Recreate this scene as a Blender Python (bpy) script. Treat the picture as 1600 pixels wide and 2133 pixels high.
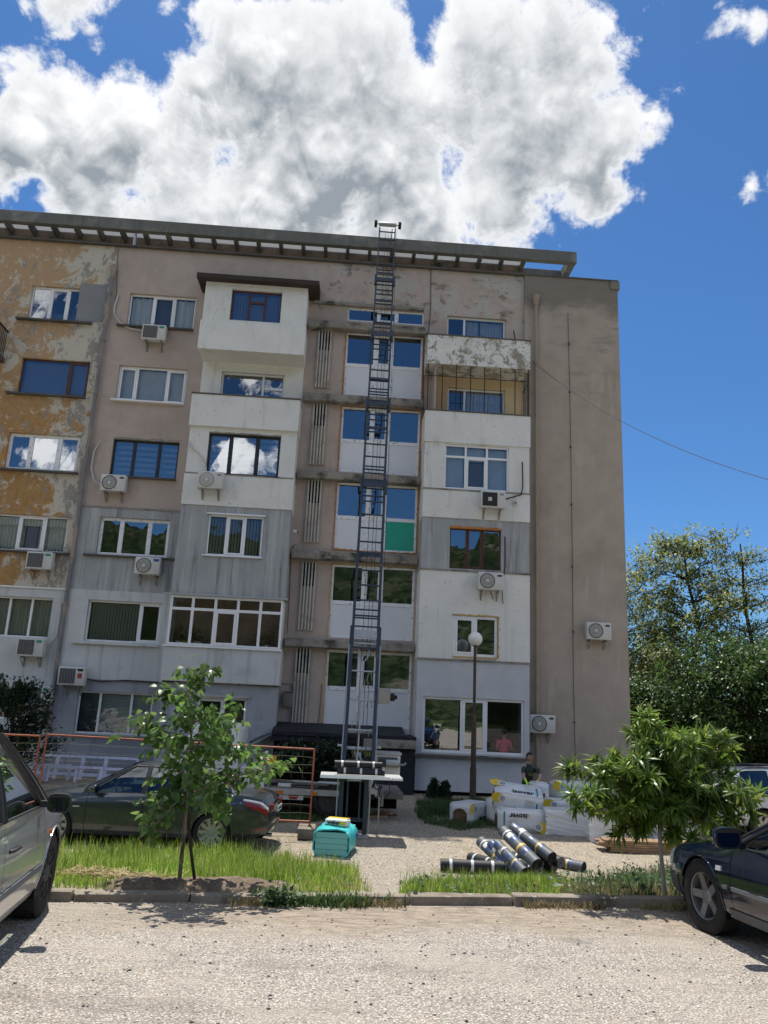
import bpy, bmesh, math, random
import numpy as np
from mathutils import Vector, Matrix, noise as mnoise
for _o in list(bpy.data.objects):
    bpy.data.objects.remove(_o)
SC = bpy.context.scene
COL = SC.collection
R = math.radians
# ------------------------------------------------------------------ camera
ZC = 1.75
AX = np.array([0.99718709, 0.05780219, 0.04771594])     # world X, Y, Z axes seen by the camera (right, down, forward)
AY = np.array([-0.06024882, 0.23945162, 0.96903715])
AZ = np.array([0.04458681, -0.96918617, 0.24226058])
FPX = 1640.0
cam_d = bpy.data.cameras.new('camera')
cam = bpy.data.objects.new('camera', cam_d)
COL.objects.link(cam)
cam_d.sensor_fit = 'VERTICAL'
cam_d.sensor_height = 24.0
cam_d.lens = FPX / 2133.0 * 24.0
cam_d.clip_start = 0.05
cam_d.clip_end = 3000
cam.matrix_world = Matrix((
    (AX[0], -AX[1], -AX[2], 0.0),
    (AY[0], -AY[1], -AY[2], 0.0),
    (AZ[0], -AZ[1], -AZ[2], ZC),
    (0, 0, 0, 1)))
SC.camera = cam
# ------------------------------------------------------------------ light
SUN_EL, SUN_AZ = 69.0, 11.0       # the sun stands behind the building, a little to the left
light_dir = Vector((math.sin(R(SUN_AZ)) * math.cos(R(SUN_EL)), -math.cos(R(SUN_AZ)) * math.cos(R(SUN_EL)), -math.sin(R(SUN_EL))))
sun_d = bpy.data.lights.new('sun', 'SUN')
sun_d.energy = 3.7
sun_d.angle = R(0.55)
sun_d.color = (1.0, 0.95, 0.87)
sun = bpy.data.objects.new('sun', sun_d)
COL.objects.link(sun)
sun.rotation_euler = light_dir.to_track_quat('-Z', 'Y').to_euler()
SC.view_settings.view_transform = 'Standard'
SC.view_settings.look = 'None'
SC.view_settings.exposure = 0.78
SC.view_settings.gamma = 1.0
SC.view_settings.use_curve_mapping = False
SC.cycles.max_bounces = 8
SC.cycles.transparent_max_bounces = 12
SC.cycles.use_denoising = True
SC.cycles.sample_clamp_indirect = 6.0

def P(px, py, Y):
    """point of the plane y = Y seen at a pixel of the 1600 x 2133 photograph"""
    d = np.array([px - 800.0, py - 1066.5, FPX]); s = Y / (d @ AY)
    return Vector((d @ AX * s, Y, d @ AZ * s + ZC))
def zgnd(x, y):
    """height of the yard: it falls from the kerb and rises a little to the house"""
    if y < 8.0: return 0.05
    if y < 14.0:
        a = 0.05 - 0.182 * (y - 8.0)
        return -0.9 + (a + 0.9 + math.sqrt((a + 0.9) ** 2 + 0.002)) / 2
    if y < 16.5: return -0.9
    if y < 23.5: return -0.9 + 0.3 * (y - 16.5) / 7.0
    return -0.6
def G(px, py, z=None):
    """point of the ground seen at a pixel"""
    d = np.array([px - 800.0, py - 1066.5, FPX])
    dx, dy, dz = d @ AX, d @ AY, d @ AZ
    if z is not None:
        s = (z - ZC) / dz
        return Vector((dx * s, dy * s, z))
    lo, hi = 0.0, 1.0                       # walk down the sight line to where it meets the yard
    st = 0.02 / math.hypot(dx, dy); s = 6.0 / dy
    while s * dy < 60 and ZC + dz * s > zgnd(dx * s, dy * s): s += st
    return Vector((dx * s, dy * s, zgnd(dx * s, dy * s)))

# ------------------------------------------------------------------ node helpers
class NT:
    def __init__(self, tree):
        self.t = tree; self.n = tree.nodes; self.l = tree.links
    def new(self, kind, **kw):
        n = self.n.new(kind)
        for k, v in kw.items(): setattr(n, k, v)
        return n
    def put(self, sock, v):
        if hasattr(v, 'node'): self.l.new(v, sock)
        else:
            if isinstance(v, (tuple, list)) and len(v) == 3 and sock.type == 'RGBA': v = (*v, 1)
            sock.default_value = v
    def math(self, op, a, b=None, clamp=False):
        n = self.new('ShaderNodeMath', operation=op, use_clamp=clamp)
        self.put(n.inputs[0], a)
        if b is not None: self.put(n.inputs[1], b)
        return n.outputs[0]
    def vmath(self, op, a, b=None):
        n = self.new('ShaderNodeVectorMath', operation=op)
        self.put(n.inputs[0], a)
        if b is not None: self.put(n.inputs[1], b)
        return n.outputs['Value'] if op in ('LENGTH', 'DISTANCE', 'DOT_PRODUCT') else n.outputs[0]
    def ramp(self, v, lo, hi, a=0.0, b=1.0, smooth=True):
        n = self.new('ShaderNodeMapRange', interpolation_type='SMOOTHSTEP' if smooth else 'LINEAR')
        self.put(n.inputs['Value'], v)
        n.inputs['From Min'].default_value = lo; n.inputs['From Max'].default_value = hi
        n.inputs['To Min'].default_value = a; n.inputs['To Max'].default_value = b
        return n.outputs['Result']
    def mix(self, f, a, b, mode='MIX'):
        n = self.new('ShaderNodeMix', data_type='RGBA', blend_type=mode)
        self.put(n.inputs[0], f); self.put(n.inputs[6], a); self.put(n.inputs[7], b)
        return n.outputs[2]
    def noise(self, vec, scale, detail=4, rough=0.55, dist=0.0, out=0):
        n = self.new('ShaderNodeTexNoise')
        self.put(n.inputs['Vector'], vec)
        n.inputs['Scale'].default_value = scale; n.inputs['Detail'].default_value = detail
        n.inputs['Roughness'].default_value = rough; n.inputs['Distortion'].default_value = dist
        return n.outputs[out]
    def voro(self, vec, scale, feature='F1', out='Distance', rnd=1.0):
        n = self.new('ShaderNodeTexVoronoi', feature=feature)
        self.put(n.inputs['Vector'], vec)
        n.inputs['Scale'].default_value = scale
        n.inputs['Randomness'].default_value = rnd
        return n.outputs[out]
    def mapv(self, vec, scale=(1, 1, 1), loc=(0, 0, 0)):
        n = self.new('ShaderNodeMapping')
        self.put(n.inputs['Vector'], vec)
        n.inputs['Scale'].default_value = scale; n.inputs['Location'].default_value = loc
        return n.outputs[0]

MATS = {}
def pmat(name, base, rough=0.8, spec=0.4, metal=0.0, layers=(), bump=None, coords='pos', var=0.08, coat=0.0, extra=None, alpha=None, emis=None, sss=None):
    """Principled material: base colour, a broad colour variation, and layers (colour, scale, lo, hi, stretch, detail, strength)"""
    if name in MATS: return MATS[name]
    m = bpy.data.materials.new(name); m.use_nodes = True
    nt = NT(m.node_tree); b = m.node_tree.nodes['Principled BSDF']
    if coords == 'pos': vec = nt.new('ShaderNodeNewGeometry').outputs['Position']
    else: vec = nt.new('ShaderNodeTexCoord').outputs['Object']
    col = (*base, 1) if len(base) == 3 else base
    if var:
        f = nt.ramp(nt.noise(vec, 1.7, 5, 0.6), 0.3, 0.7)
        dk = tuple(c * (1 - var) for c in base[:3]); lt = tuple(min(1, c * (1 + var)) for c in base[:3])
        col = nt.mix(f, dk, lt)
        f2 = nt.ramp(nt.noise(vec, 23.0, 4, 0.65), 0.25, 0.75)
        col = nt.mix(nt.math('MULTIPLY', f2, var * 2), col, tuple(c * 0.72 for c in base[:3]))
    for k, ly in enumerate(layers):
        c, sc, lo, hi = ly[:4]
        st = ly[4] if len(ly) > 4 else (1, 1, 1)
        de = ly[5] if len(ly) > 5 else 6
        amt = ly[6] if len(ly) > 6 else 1.0
        f = nt.ramp(nt.noise(nt.mapv(vec, st, (k * 3.7, k * 1.3, k * 5.1)), sc, de, 0.62), lo, hi)
        if amt != 1.0: f = nt.math('MULTIPLY', f, amt)
        col = nt.mix(f, col, c)
    if extra: col = extra(nt, vec, col)
    nt.put(b.inputs['Base Color'], col)
    b.inputs['Roughness'].default_value = rough
    b.inputs['Specular IOR Level'].default_value = spec
    b.inputs['Metallic'].default_value = metal
    if coat:
        b.inputs['Coat Weight'].default_value = coat; b.inputs['Coat Roughness'].default_value = 0.03
    if emis:
        b.inputs['Emission Color'].default_value = (*emis[0], 1); b.inputs['Emission Strength'].default_value = emis[1]
    if bump:
        n = nt.new('ShaderNodeBump'); n.inputs['Strength'].default_value = bump[1]; n.inputs['Distance'].default_value = bump[2]
        h = nt.noise(vec, bump[0], 5, 0.65)
        nt.put(n.inputs['Height'], h)
        m.node_tree.links.new(n.outputs[0], b.inputs['Normal'])
    MATS[name] = m
    return m

def glass_mat(name, tint=(0.75, 0.8, 0.8), refl=0.22, rough=0.0, wavy=0.0):
    m = bpy.data.materials.new(name); m.use_nodes = True
    t = m.node_tree; nt = NT(t)
    t.nodes.remove(t.nodes['Principled BSDF'])
    tr = nt.new('ShaderNodeBsdfTransparent'); tr.inputs[0].default_value = (*tint, 1)
    gl = nt.new('ShaderNodeBsdfGlossy'); gl.inputs['Color'].default_value = (0.95, 0.97, 1, 1); gl.inputs['Roughness'].default_value = rough
    fr = nt.new('ShaderNodeFresnel'); fr.inputs['IOR'].default_value = 1.45
    f = nt.math('ADD', nt.math('MULTIPLY', fr.outputs[0], 1.0 - refl), refl - 0.03, clamp=True)
    mx = nt.new('ShaderNodeMixShader')
    nt.put(mx.inputs[0], f); t.links.new(tr.outputs[0], mx.inputs[1]); t.links.new(gl.outputs[0], mx.inputs[2])
    if wavy:
        pos = nt.new('ShaderNodeNewGeometry').outputs['Position']
        bp = nt.new('ShaderNodeBump'); bp.inputs['Strength'].default_value = wavy; bp.inputs['Distance'].default_value = 0.02
        nt.put(bp.inputs['Height'], nt.noise(pos, 1.3, 2, 0.5))
        t.links.new(bp.outputs[0], gl.inputs['Normal'])
    t.links.new(mx.outputs[0], t.nodes['Material Output'].inputs[0])
    MATS[name] = m
    return m

def leaf_mat(name, cols, transl=0.35, rough=0.45):
    """leaf: colour varies from leaf to leaf, light passes through"""
    m = bpy.data.materials.new(name); m.use_nodes = True
    t = m.node_tree; nt = NT(t); b = t.nodes['Principled BSDF']
    geo = nt.new('ShaderNodeNewGeometry')
    rnd = geo.outputs['Random Per Island']
    cr = nt.new('ShaderNodeValToRGB')
    el = cr.color_ramp.elements
    el[0].color = (*cols[0], 1); el[1].color = (*cols[-1], 1)
    for i, c in enumerate(cols[1:-1]):
        e = el.new((i + 1) / (len(cols) - 1)); e.color = (*c, 1)
    nt.put(cr.inputs[0], rnd)
    big = nt.ramp(nt.noise(geo.outputs['Position'], 0.8, 3), 0.35, 0.65, 0.75, 1.2)
    col = nt.mix(1.0, cr.outputs[0], nt.vmath('SCALE', (1, 1, 1)), 'MULTIPLY')
    hv = nt.new('ShaderNodeHueSaturation'); nt.put(hv.inputs['Color'], cr.outputs[0]); nt.put(hv.inputs['Value'], big)
    nt.put(b.inputs['Base Color'], hv.outputs[0])
    b.inputs['Roughness'].default_value = rough
    b.inputs['Specular IOR Level'].default_value = 0.45
    tl = nt.new('ShaderNodeBsdfTranslucent')
    hs = nt.new('ShaderNodeHueSaturation'); nt.put(hs.inputs['Color'], hv.outputs[0]); hs.inputs['Value'].default_value = 1.6; hs.inputs['Hue'].default_value = 0.48
    nt.put(tl.inputs[0], hs.outputs[0])
    mx = nt.new('ShaderNodeMixShader'); mx.inputs[0].default_value = transl
    t.links.new(b.outputs[0], mx.inputs[1]); t.links.new(tl.outputs[0], mx.inputs[2])
    t.links.new(mx.outputs[0], t.nodes['Material Output'].inputs[0])
    MATS[name] = m
    return m

# ------------------------------------------------------------------ mesh helpers
BASE = {}
class MB:
    def __init__(self): self.v = []; self.f = []; self.mi = []; self.cur = 0
    def quad(self, a, b, c, d):
        i = len(self.v); self.v += [tuple(a), tuple(b), tuple(c), tuple(d)]; self.f.append((i, i+1, i+2, i+3)); self.mi.append(self.cur); return self
    def face(self, pts):
        i = len(self.v); self.v += [tuple(p) for p in pts]; self.f.append(tuple(range(i, i + len(pts)))); self.mi.append(self.cur); return self
    def box(self, x0, x1, y0, y1, z0, z1, M=None):
        i = len(self.v)
        pts = [(x, y, z) for z in (z0, z1) for y in (y0, y1) for x in (x0, x1)]
        if M is not None: pts = [tuple(M @ Vector(p)) for p in pts]
        self.v += pts
        for f in ((0,2,3,1), (4,5,7,6), (0,1,5,4), (2,6,7,3), (0,4,6,2), (1,3,7,5)):
            self.f.append(tuple(i + k for k in f)); self.mi.append(self.cur)
        return self
    def bar(self, a, b, w, h=None, up=(0, 0, 1)):
        """square bar from a to b"""
        h = w if h is None else h
        a = Vector(a); b = Vector(b); d = (b - a); L = d.length; d.normalize()
        u = Vector(up)
        if abs(d.dot(u)) > 0.95: u = Vector((0, 1, 0))
        s = d.cross(u).normalized(); u = s.cross(d)
        M = Matrix((( d.x, s.x, u.x, a.x), (d.y, s.y, u.y, a.y), (d.z, s.z, u.z, a.z), (0, 0, 0, 1)))
        return self.box(0, L, -w/2, w/2, -h/2, h/2, M)
    def tube(self, pts, r, n=8, cap=True):
        pts = [Vector(p) for p in pts]; i0 = len(self.v); prev = None
        for k, p in enumerate(pts):
            d = (pts[min(k+1, len(pts)-1)] - pts[max(k-1, 0)]).normalized()
            if prev is None:
                u = Vector((0, 0, 1)) if abs(d.z) < 0.9 else Vector((1, 0, 0))
                s = d.cross(u).normalized()
            else:
                s = (prev - d * prev.dot(d)).normalized()
            prev = s; t = d.cross(s)
            rr = r[k] if isinstance(r, (list, tuple)) else r
            for j in range(n):
                a = 2 * math.pi * j / n
                self.v.append(tuple(p + s * (math.cos(a) * rr) + t * (math.sin(a) * rr)))
        for k in range(len(pts) - 1):
            for j in range(n):
                a = i0 + k*n + j; b = i0 + k*n + (j+1) % n
                self.f.append((a, b, b + n, a + n)); self.mi.append(self.cur)
        if cap:
            self.f.append(tuple(i0 + j for j in range(n))[::-1]); self.mi.append(self.cur)
            e = i0 + (len(pts)-1)*n
            self.f.append(tuple(e + j for j in range(n))); self.mi.append(self.cur)
        return self
    def lathe(self, prof, n=24, M=None, closed=False):
        """profile of (radius, height) about local z"""
        i0 = len(self.v); M = M or Matrix()
        for (r, h) in prof:
            for j in range(n):
                a = 2 * math.pi * j / n
                self.v.append(tuple(M @ Vector((r * math.cos(a), r * math.sin(a), h))))
        for k in range(len(prof) - 1):
            for j in range(n):
                a = i0 + k*n + j; b = i0 + k*n + (j+1) % n
                self.f.append((a, b, b + n, a + n)); self.mi.append(self.cur)
        if closed:
            self.f.append(tuple(i0 + j for j in range(n))[::-1]); self.mi.append(self.cur)
            e = i0 + (len(prof)-1)*n
            self.f.append(tuple(e + j for j in range(n))); self.mi.append(self.cur)
        return self
    def grid(self, rows, skip=None):
        """rows of points -> quads"""
        i0 = len(self.v); n = len(rows[0])
        for r in rows: self.v += [tuple(p) for p in r]
        for i in range(len(rows) - 1):
            for j in range(n - 1):
                if skip and skip(i, j): continue
                a = i0 + i*n + j
                self.f.append((a, a+1, a+1+n, a+n)); self.mi.append(self.cur)
        return self
    def build(self, name, mat, parent=None, world=True, smooth=False, bevel=0.0, seg=2, sub=0, angle=40, merge=False):
        me = bpy.data.meshes.new(name)
        off = BASE.get(parent.name, Vector()) if (parent is not None and world) else Vector()
        vs = self.v if off.length == 0 else [(a - off.x, b - off.y, c - off.z) for a, b, c in self.v]
        me.from_pydata(vs, [], self.f)
        for mm in (mat if isinstance(mat, (list, tuple)) else [mat]): me.materials.append(mm)
        if any(self.mi): me.polygons.foreach_set('material_index', self.mi)
        if merge or bevel:
            bm = bmesh.new(); bm.from_mesh(me)
            bmesh.ops.remove_doubles(bm, verts=bm.verts, dist=0.0004)
            bmesh.ops.recalc_face_normals(bm, faces=bm.faces)
            if bevel:
                ed = [e for e in bm.edges if len(e.link_faces) == 2 and e.calc_face_angle(0) > R(30)]
                bmesh.ops.bevel(bm, geom=ed, offset=bevel, segments=seg, affect='EDGES', profile=0.5, clamp_overlap=True)
            bm.to_mesh(me); bm.free()
        me.update()
        if smooth or bevel:
            me.polygons.foreach_set('use_smooth', [True] * len(me.polygons))
            me.set_sharp_from_angle(angle=R(angle))
        o = bpy.data.objects.new(name, me); COL.objects.link(o)
        if parent is not None:
            o.parent = parent
            if world: BASE[o.name] = BASE.get(parent.name, Vector())
        return o

def tag(o, label=None, cat=None, group=None, kind=None):
    if label: o['label'] = label
    if cat: o['category'] = cat
    if group: o['group'] = group
    if kind: o['kind'] = kind
    return o
def thing(name, label, cat, loc=(0, 0, 0), rz=0.0, group=None):
    o = bpy.data.objects.new(name, None); COL.objects.link(o)
    o.location = loc; o.rotation_euler = (0, 0, rz); o.empty_display_size = 0.2
    BASE[o.name] = Vector(loc)
    return tag(o, label, cat, group)
def children(o): return [c for c in bpy.data.objects if c.parent == o]
KIDS = {}
def copy_tree(o, parent=None):
    c = o.copy(); COL.objects.link(c)
    if parent is not None: c.parent = parent
    for ch in list(o.children): copy_tree(ch, c)
    return c
def text_mesh(txt, size, extrude=0.002, bold=0.0, shear=0.0):
    cu = bpy.data.curves.new('text', 'FONT'); cu.body = txt; cu.size = size; cu.extrude = extrude
    cu.align_x = 'CENTER'; cu.align_y = 'CENTER'; cu.offset = bold; cu.shear = shear; cu.resolution_u = 2
    o = bpy.data.objects.new('text', cu); COL.objects.link(o)
    dg = bpy.context.evaluated_depsgraph_get()
    me = bpy.data.meshes.new_from_object(o.evaluated_get(dg))
    bpy.data.objects.remove(o); bpy.data.curves.remove(cu)
    return me
def lettering(name, txt, size, M, mat, parent, bold=0.0):
    me = text_mesh(txt, size, 0.0015, bold)
    me.transform(M); me.materials.clear(); me.materials.append(mat)
    o = bpy.data.objects.new(name, me); COL.objects.link(o); o.parent = parent
    return o
def frame_M(o, x, y):
    """matrix with local x along x, local y along y, normal x cross y"""
    x = Vector(x).normalized(); y = Vector(y).normalized(); z = x.cross(y); o = Vector(o)
    return Matrix(((x.x, y.x, z.x, o.x), (x.y, y.y, z.y, o.y), (x.z, y.z, z.z, o.z), (0, 0, 0, 1)))
def mesh_np(name, V, F, mat, parent=None, smooth=False):
    """mesh from numpy arrays; F an (n, k) array"""
    me = bpy.data.meshes.new(name)
    V = np.asarray(V, dtype=np.float32); F = np.asarray(F, dtype=np.int32); k = F.shape[1]
    me.vertices.add(len(V)); me.vertices.foreach_set('co', V.ravel())
    me.loops.add(F.size); me.loops.foreach_set('vertex_index', F.ravel())
    me.polygons.add(len(F)); me.polygons.foreach_set('loop_start', np.arange(0, F.size, k, dtype=np.int32))
    me.update(calc_edges=True)
    if smooth: me.polygons.foreach_set('use_smooth', [True] * len(F))
    me.materials.append(mat)
    o = bpy.data.objects.new(name, me); COL.objects.link(o)
    if parent is not None: o.parent = parent
    return o
# ------------------------------------------------------------------ sky with cumulus clouds
world = bpy.data.worlds.new('World'); SC.world = world; world.use_nodes = True
wt = world.node_tree
for n in list(wt.nodes): wt.nodes.remove(n)
W = NT(wt)
def cloud_group():
    g = bpy.data.node_groups.new('cloud_density', 'ShaderNodeTree')
    g.interface.new_socket('Vector', in_out='INPUT', socket_type='NodeSocketVector')
    g.interface.new_socket('Density', in_out='OUTPUT', socket_type='NodeSocketFloat')
    q = NT(g); gi = q.new('NodeGroupInput'); go = q.new('NodeGroupOutput')
    v = q.vmath('NORMALIZE', gi.outputs[0])
    def dirpx(px, py, mirror=False):
        d = np.array([px - 800.0, py - 1066.5, FPX]); w = np.array([d @ AX, d @ AY, d @ AZ]); w /= np.linalg.norm(w)
        if mirror: w[1] = -w[1]
        return tuple(w)
    # the big cumulus bank and the loose scraps: centre and radius in photo pixels
    blobs = [(60, 205, 95), (150, 235, 95), (50, 275, 100), (290, 250, 110), (240, 330, 125), (370, 380, 150), (420, 175, 100), (390, 260, 120), (540, 120, 130), (560, 390, 170), (500, 250, 110), (650, 130, 150), (760, 70, 150), (820, 270, 190), (700, 200, 120),
             (990, 130, 150), (1040, 290, 190), (1160, 100, 130), (1180, 350, 105), (1130, 210, 100), (1060, 420, 110), (850, 430, 150), (700, 330, 150), (180, 400, 100), (1270, 340, 40), (1240, 400, 60), (1265, 50, 70), (1350, 20, 55),
             (120, 15, 45), (180, -20, 60), (340, 25, 42), (430, 40, 38), (1292, 235, 38), (1568, 390, 44), (0, 400, 40), (1510, 35, 40), (60, 10, 20), (205, 110, 20), (1365, 250, 26), (1410, 188, 24)]
    mirr = [(330, 1010, 45), (480, 960, 62), (90, 940, 60), (380, 810, 50), (520, 790, 30), (-250, 900, 160), (1500, 900, 120), (0, 500, 140)]
    m = None; SL = 135.0
    for L, mr in ((blobs, False), (mirr, True)):
        for (x, y, r) in L:
            dd = q.vmath('DISTANCE', v, dirpx(x, y, mr))
            c = q.math('DIVIDE', q.math('SUBTRACT', r / FPX * 1.0, dd), SL / FPX)
            m = c if m is None else q.math('MAXIMUM', m, c)
    # unseen sky elsewhere: cloud cover thickened to light the shaded house front
    far = q.ramp(q.noise(v, 2.3, 3, 0.5), 0.40, 0.60, -0.8, 0.7, smooth=False)
    dot = q.vmath('DOT_PRODUCT', v, dirpx(800, 500))
    dotm = q.vmath('DOT_PRODUCT', v, dirpx(800, 700, True))
    away = q.math('MULTIPLY', q.ramp(dot, 0.70, 0.55), q.ramp(dotm, 0.88, 0.76))
    far = q.math('ADD', far, q.math('MULTIPLY', q.math('SUBTRACT', 1.0, away), -2.0))
    m = q.math('MAXIMUM', q.math('MAXIMUM', m, far), -1.5)
    warp = q.vmath('ADD', v, q.vmath('SCALE', q.vmath('SUBTRACT', q.noise(v, 9.0, 3, 0.5, out=1), (0.5, 0.5, 0.5))))
    sc = warp.node.inputs[1].links[0].from_node; sc.inputs['Scale'].default_value = 0.05
    n1 = q.noise(warp, 7.5, 11, 0.63)
    n2 = q.noise(warp, 24.0, 8, 0.66)
    nn = q.math('ADD', q.math('MULTIPLY', q.math('SUBTRACT', n1, 0.5), 3.1), q.math('MULTIPLY', q.math('SUBTRACT', n2, 0.5), 1.0))
    m2 = q.math('MINIMUM', m, 0.72)
    den = q.math('ADD', q.math('MULTIPLY', m2, 1.15), nn)
    g.interface.new_socket('Soft', in_out='OUTPUT', socket_type='NodeSocketFloat')
    s1 = q.noise(warp, 7.5, 3, 0.55)
    soft = q.math('ADD', q.math('MULTIPLY', m2, 1.15), q.math('MULTIPLY', q.math('SUBTRACT', s1, 0.5), 3.1))
    g.links.new(den, go.inputs[0]); g.links.new(soft, go.inputs[1])
    return g
cg = cloud_group()
tc = W.new('ShaderNodeTexCoord').outputs['Generated']
sky = W.new('ShaderNodeTexSky', sky_type='NISHITA')
sky.sun_disc = False
sky.sun_elevation = R(SUN_EL); sky.sun_rotation = R(-SUN_AZ)
sky.altitude = 300; sky.air_density = 1.0; sky.dust_density = 0.4; sky.ozone_density = 3.0
def dens(vec):
    n = W.new('ShaderNodeGroup'); n.node_tree = cg; W.put(n.inputs[0], vec); return n.outputs[0], n.outputs[1]
d0, s0 = dens(tc)
sd = -light_dir
d1, s1 = dens(W.vmath('ADD', tc, tuple(c * 0.075 for c in sd)))
d2, s2 = dens(W.vmath('ADD', tc, tuple(c * 0.016 for c in sd)))
cover = W.ramp(d0, 0.04, 0.42)
grey = W.ramp(d0, 0.15, 0.95)
edge = W.ramp(W.math('SUBTRACT', s0, s1), -0.5, 0.75)
fine = W.ramp(W.math('SUBTRACT', d0, d2), -0.35, 0.35)
lit = W.math('ADD', W.math('MULTIPLY', edge, 0.72), W.math('MULTIPLY', fine, 0.30), clamp=True)
thick = W.math('MULTIPLY', grey, W.math('SUBTRACT', 1.0, lit), clamp=True)
thick = W.math('MULTIPLY', thick, 1.3, clamp=True)
ccol = W.mix(thick, (0.60, 0.605, 0.615), (0.185, 0.21, 0.235))
# unseen clouds opposite the sun, boosted to brighten the shaded house front
cloud_boost = W.ramp(W.vmath('DOT_PRODUCT', tc, (-0.19, 0.98, 0.0)), -0.45, 0.25, 2.4, 1.0)
ccol = W.vmath('SCALE', ccol); wt.links.new(cloud_boost, ccol.node.inputs['Scale'])
SKY_K = 0.10
skyc = W.mix(1.0, sky.outputs[0], (SKY_K * .30, SKY_K * .50, SKY_K * .69), 'MULTIPLY')
# nothing shows below the horizon but the ground
mixed = W.mix(cover, skyc, ccol)
bg = W.new('ShaderNodeBackground'); bg.inputs['Strength'].default_value = 1.0
W.put(bg.inputs['Color'], mixed)
out = W.new('ShaderNodeOutputWorld'); wt.links.new(bg.outputs[0], out.inputs[0])
world.cycles_visibility.camera = True if hasattr(world, 'cycles_visibility') else True
world.cycles.sampling_method = 'MANUAL' if hasattr(world, 'cycles') else 'MANUAL'
world.cycles.sample_map_resolution = 512
# ------------------------------------------------------------------ ground, road, kerb
KA = math.atan2(8.11 - 7.61, 2.84 + 2.31)
def kerb_y(x): return 7.61 + (x + 2.31) * math.tan(KA)
def chips(nt, vec, col):
    # washed concrete / chip-sealed road: pale chips in a grey binder, dark pebbles here and there, earth along the kerb
    v1 = nt.voro(vec, 62.0, out='Distance'); c1 = nt.voro(vec, 62.0, out='Color')
    sep = nt.new('ShaderNodeSeparateColor'); nt.put(sep.inputs[0], c1)
    chip = nt.mix(sep.outputs[0], (0.345, 0.31, 0.262), (0.62, 0.575, 0.50))
    dark = nt.ramp(sep.outputs[1], 0.90, 0.93)
    chip = nt.mix(dark, chip, (0.10, 0.10, 0.10))
    red = nt.ramp(sep.outputs[2], 0.9, 0.93)
    chip = nt.mix(nt.math('MULTIPLY', red, 0.6), chip, (0.34, 0.22, 0.15))
    binder = nt.ramp(v1, 0.35, 0.62)
    c = nt.mix(binder, chip, (0.255, 0.23, 0.20))
    worn = nt.ramp(nt.noise(vec, 0.9, 6, 0.65), 0.46, 0.66)
    c = nt.mix(nt.math('MULTIPLY', nt.ramp(nt.noise(nt.mapv(vec, (.5, 1.6, 1)), 0.8, 7, 0.7), 0.52, 0.66), 0.38), c, (0.155, 0.14, 0.12))
    c = nt.mix(nt.math('MULTIPLY', worn, 0.6), c, (0.38, 0.34, 0.285))
    sp = nt.new('ShaderNodeSeparateXYZ'); nt.put(sp.inputs[0], vec)
    # y measured from the kerb line
    yk = nt.math('SUBTRACT', sp.outputs[1], nt.math('ADD', nt.math('MULTIPLY', sp.outputs[0], math.tan(KA)), 7.61 + 2.31 * math.tan(KA)))
    yk = nt.math('ADD', yk, nt.math('MULTIPLY', nt.math('SUBTRACT', nt.noise(vec, 1.1, 5, 0.6), 0.5), 1.5))
    earth = nt.math('MULTIPLY', nt.ramp(yk, -1.35, -0.5), nt.ramp(sp.outputs[0], -3.0, -0.6))
    fine = nt.noise(nt.mapv(vec, (1, 3.0, 1)), 5.0, 6, 0.7)
    ecol = nt.mix(nt.ramp(fine, 0.35, 0.65), (0.20, 0.16, 0.12), (0.37, 0.305, 0.235))
    c = nt.mix(nt.math('MULTIPLY', earth, 0.9), c, ecol)
    tr = nt.noise(nt.mapv(vec, (.35, 2.6, 1), (3, 1, 0)), 1.6, 5, 0.6)
    c = nt.mix(nt.math('MULTIPLY', nt.ramp(tr, 0.54, 0.68), 0.3), c, (0.17, 0.15, 0.125))
    w = nt.vmath('ADD', vec, nt.vmath('SCALE', nt.noise(vec, 1.2, 4, out=1)))
    cr = nt.ramp(nt.voro(w, 0.55, 'DISTANCE_TO_EDGE'), 0.007, 0.002)
    c = nt.mix(nt.math('MULTIPLY', cr, 0.3), c, (0.16, 0.14, 0.115))
    oil = nt.ramp(nt.noise(nt.mapv(vec, (1, 1, 1), (9, 4, 0)), 1.4, 3, 0.5), 0.68, 0.74)
    c = nt.mix(nt.math('MULTIPLY', oil, 0.4), c, (0.10, 0.095, 0.09))
    return c
M_road = pmat('washed_road', (0.4, 0.36, 0.3), rough=0.92, spec=0.2, var=0, extra=chips)
def _road_bump():
    t = M_road.node_tree; nt = NT(t); b = t.nodes['Principled BSDF']
    pos = nt.new('ShaderNodeNewGeometry').outputs['Position']
    h = nt.math('SUBTRACT', 0.6, nt.voro(pos, 62.0, out='Distance'))
    h = nt.math('ADD', h, nt.math('MULTIPLY', nt.noise(pos, 9, 4), 1.2))
    n = nt.new('ShaderNodeBump'); n.inputs['Strength'].default_value = 0.9; n.inputs['Distance'].default_value = 0.012
    nt.put(n.inputs['Height'], h); t.links.new(n.outputs[0], b.inputs['Normal'])
_road_bump()
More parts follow.
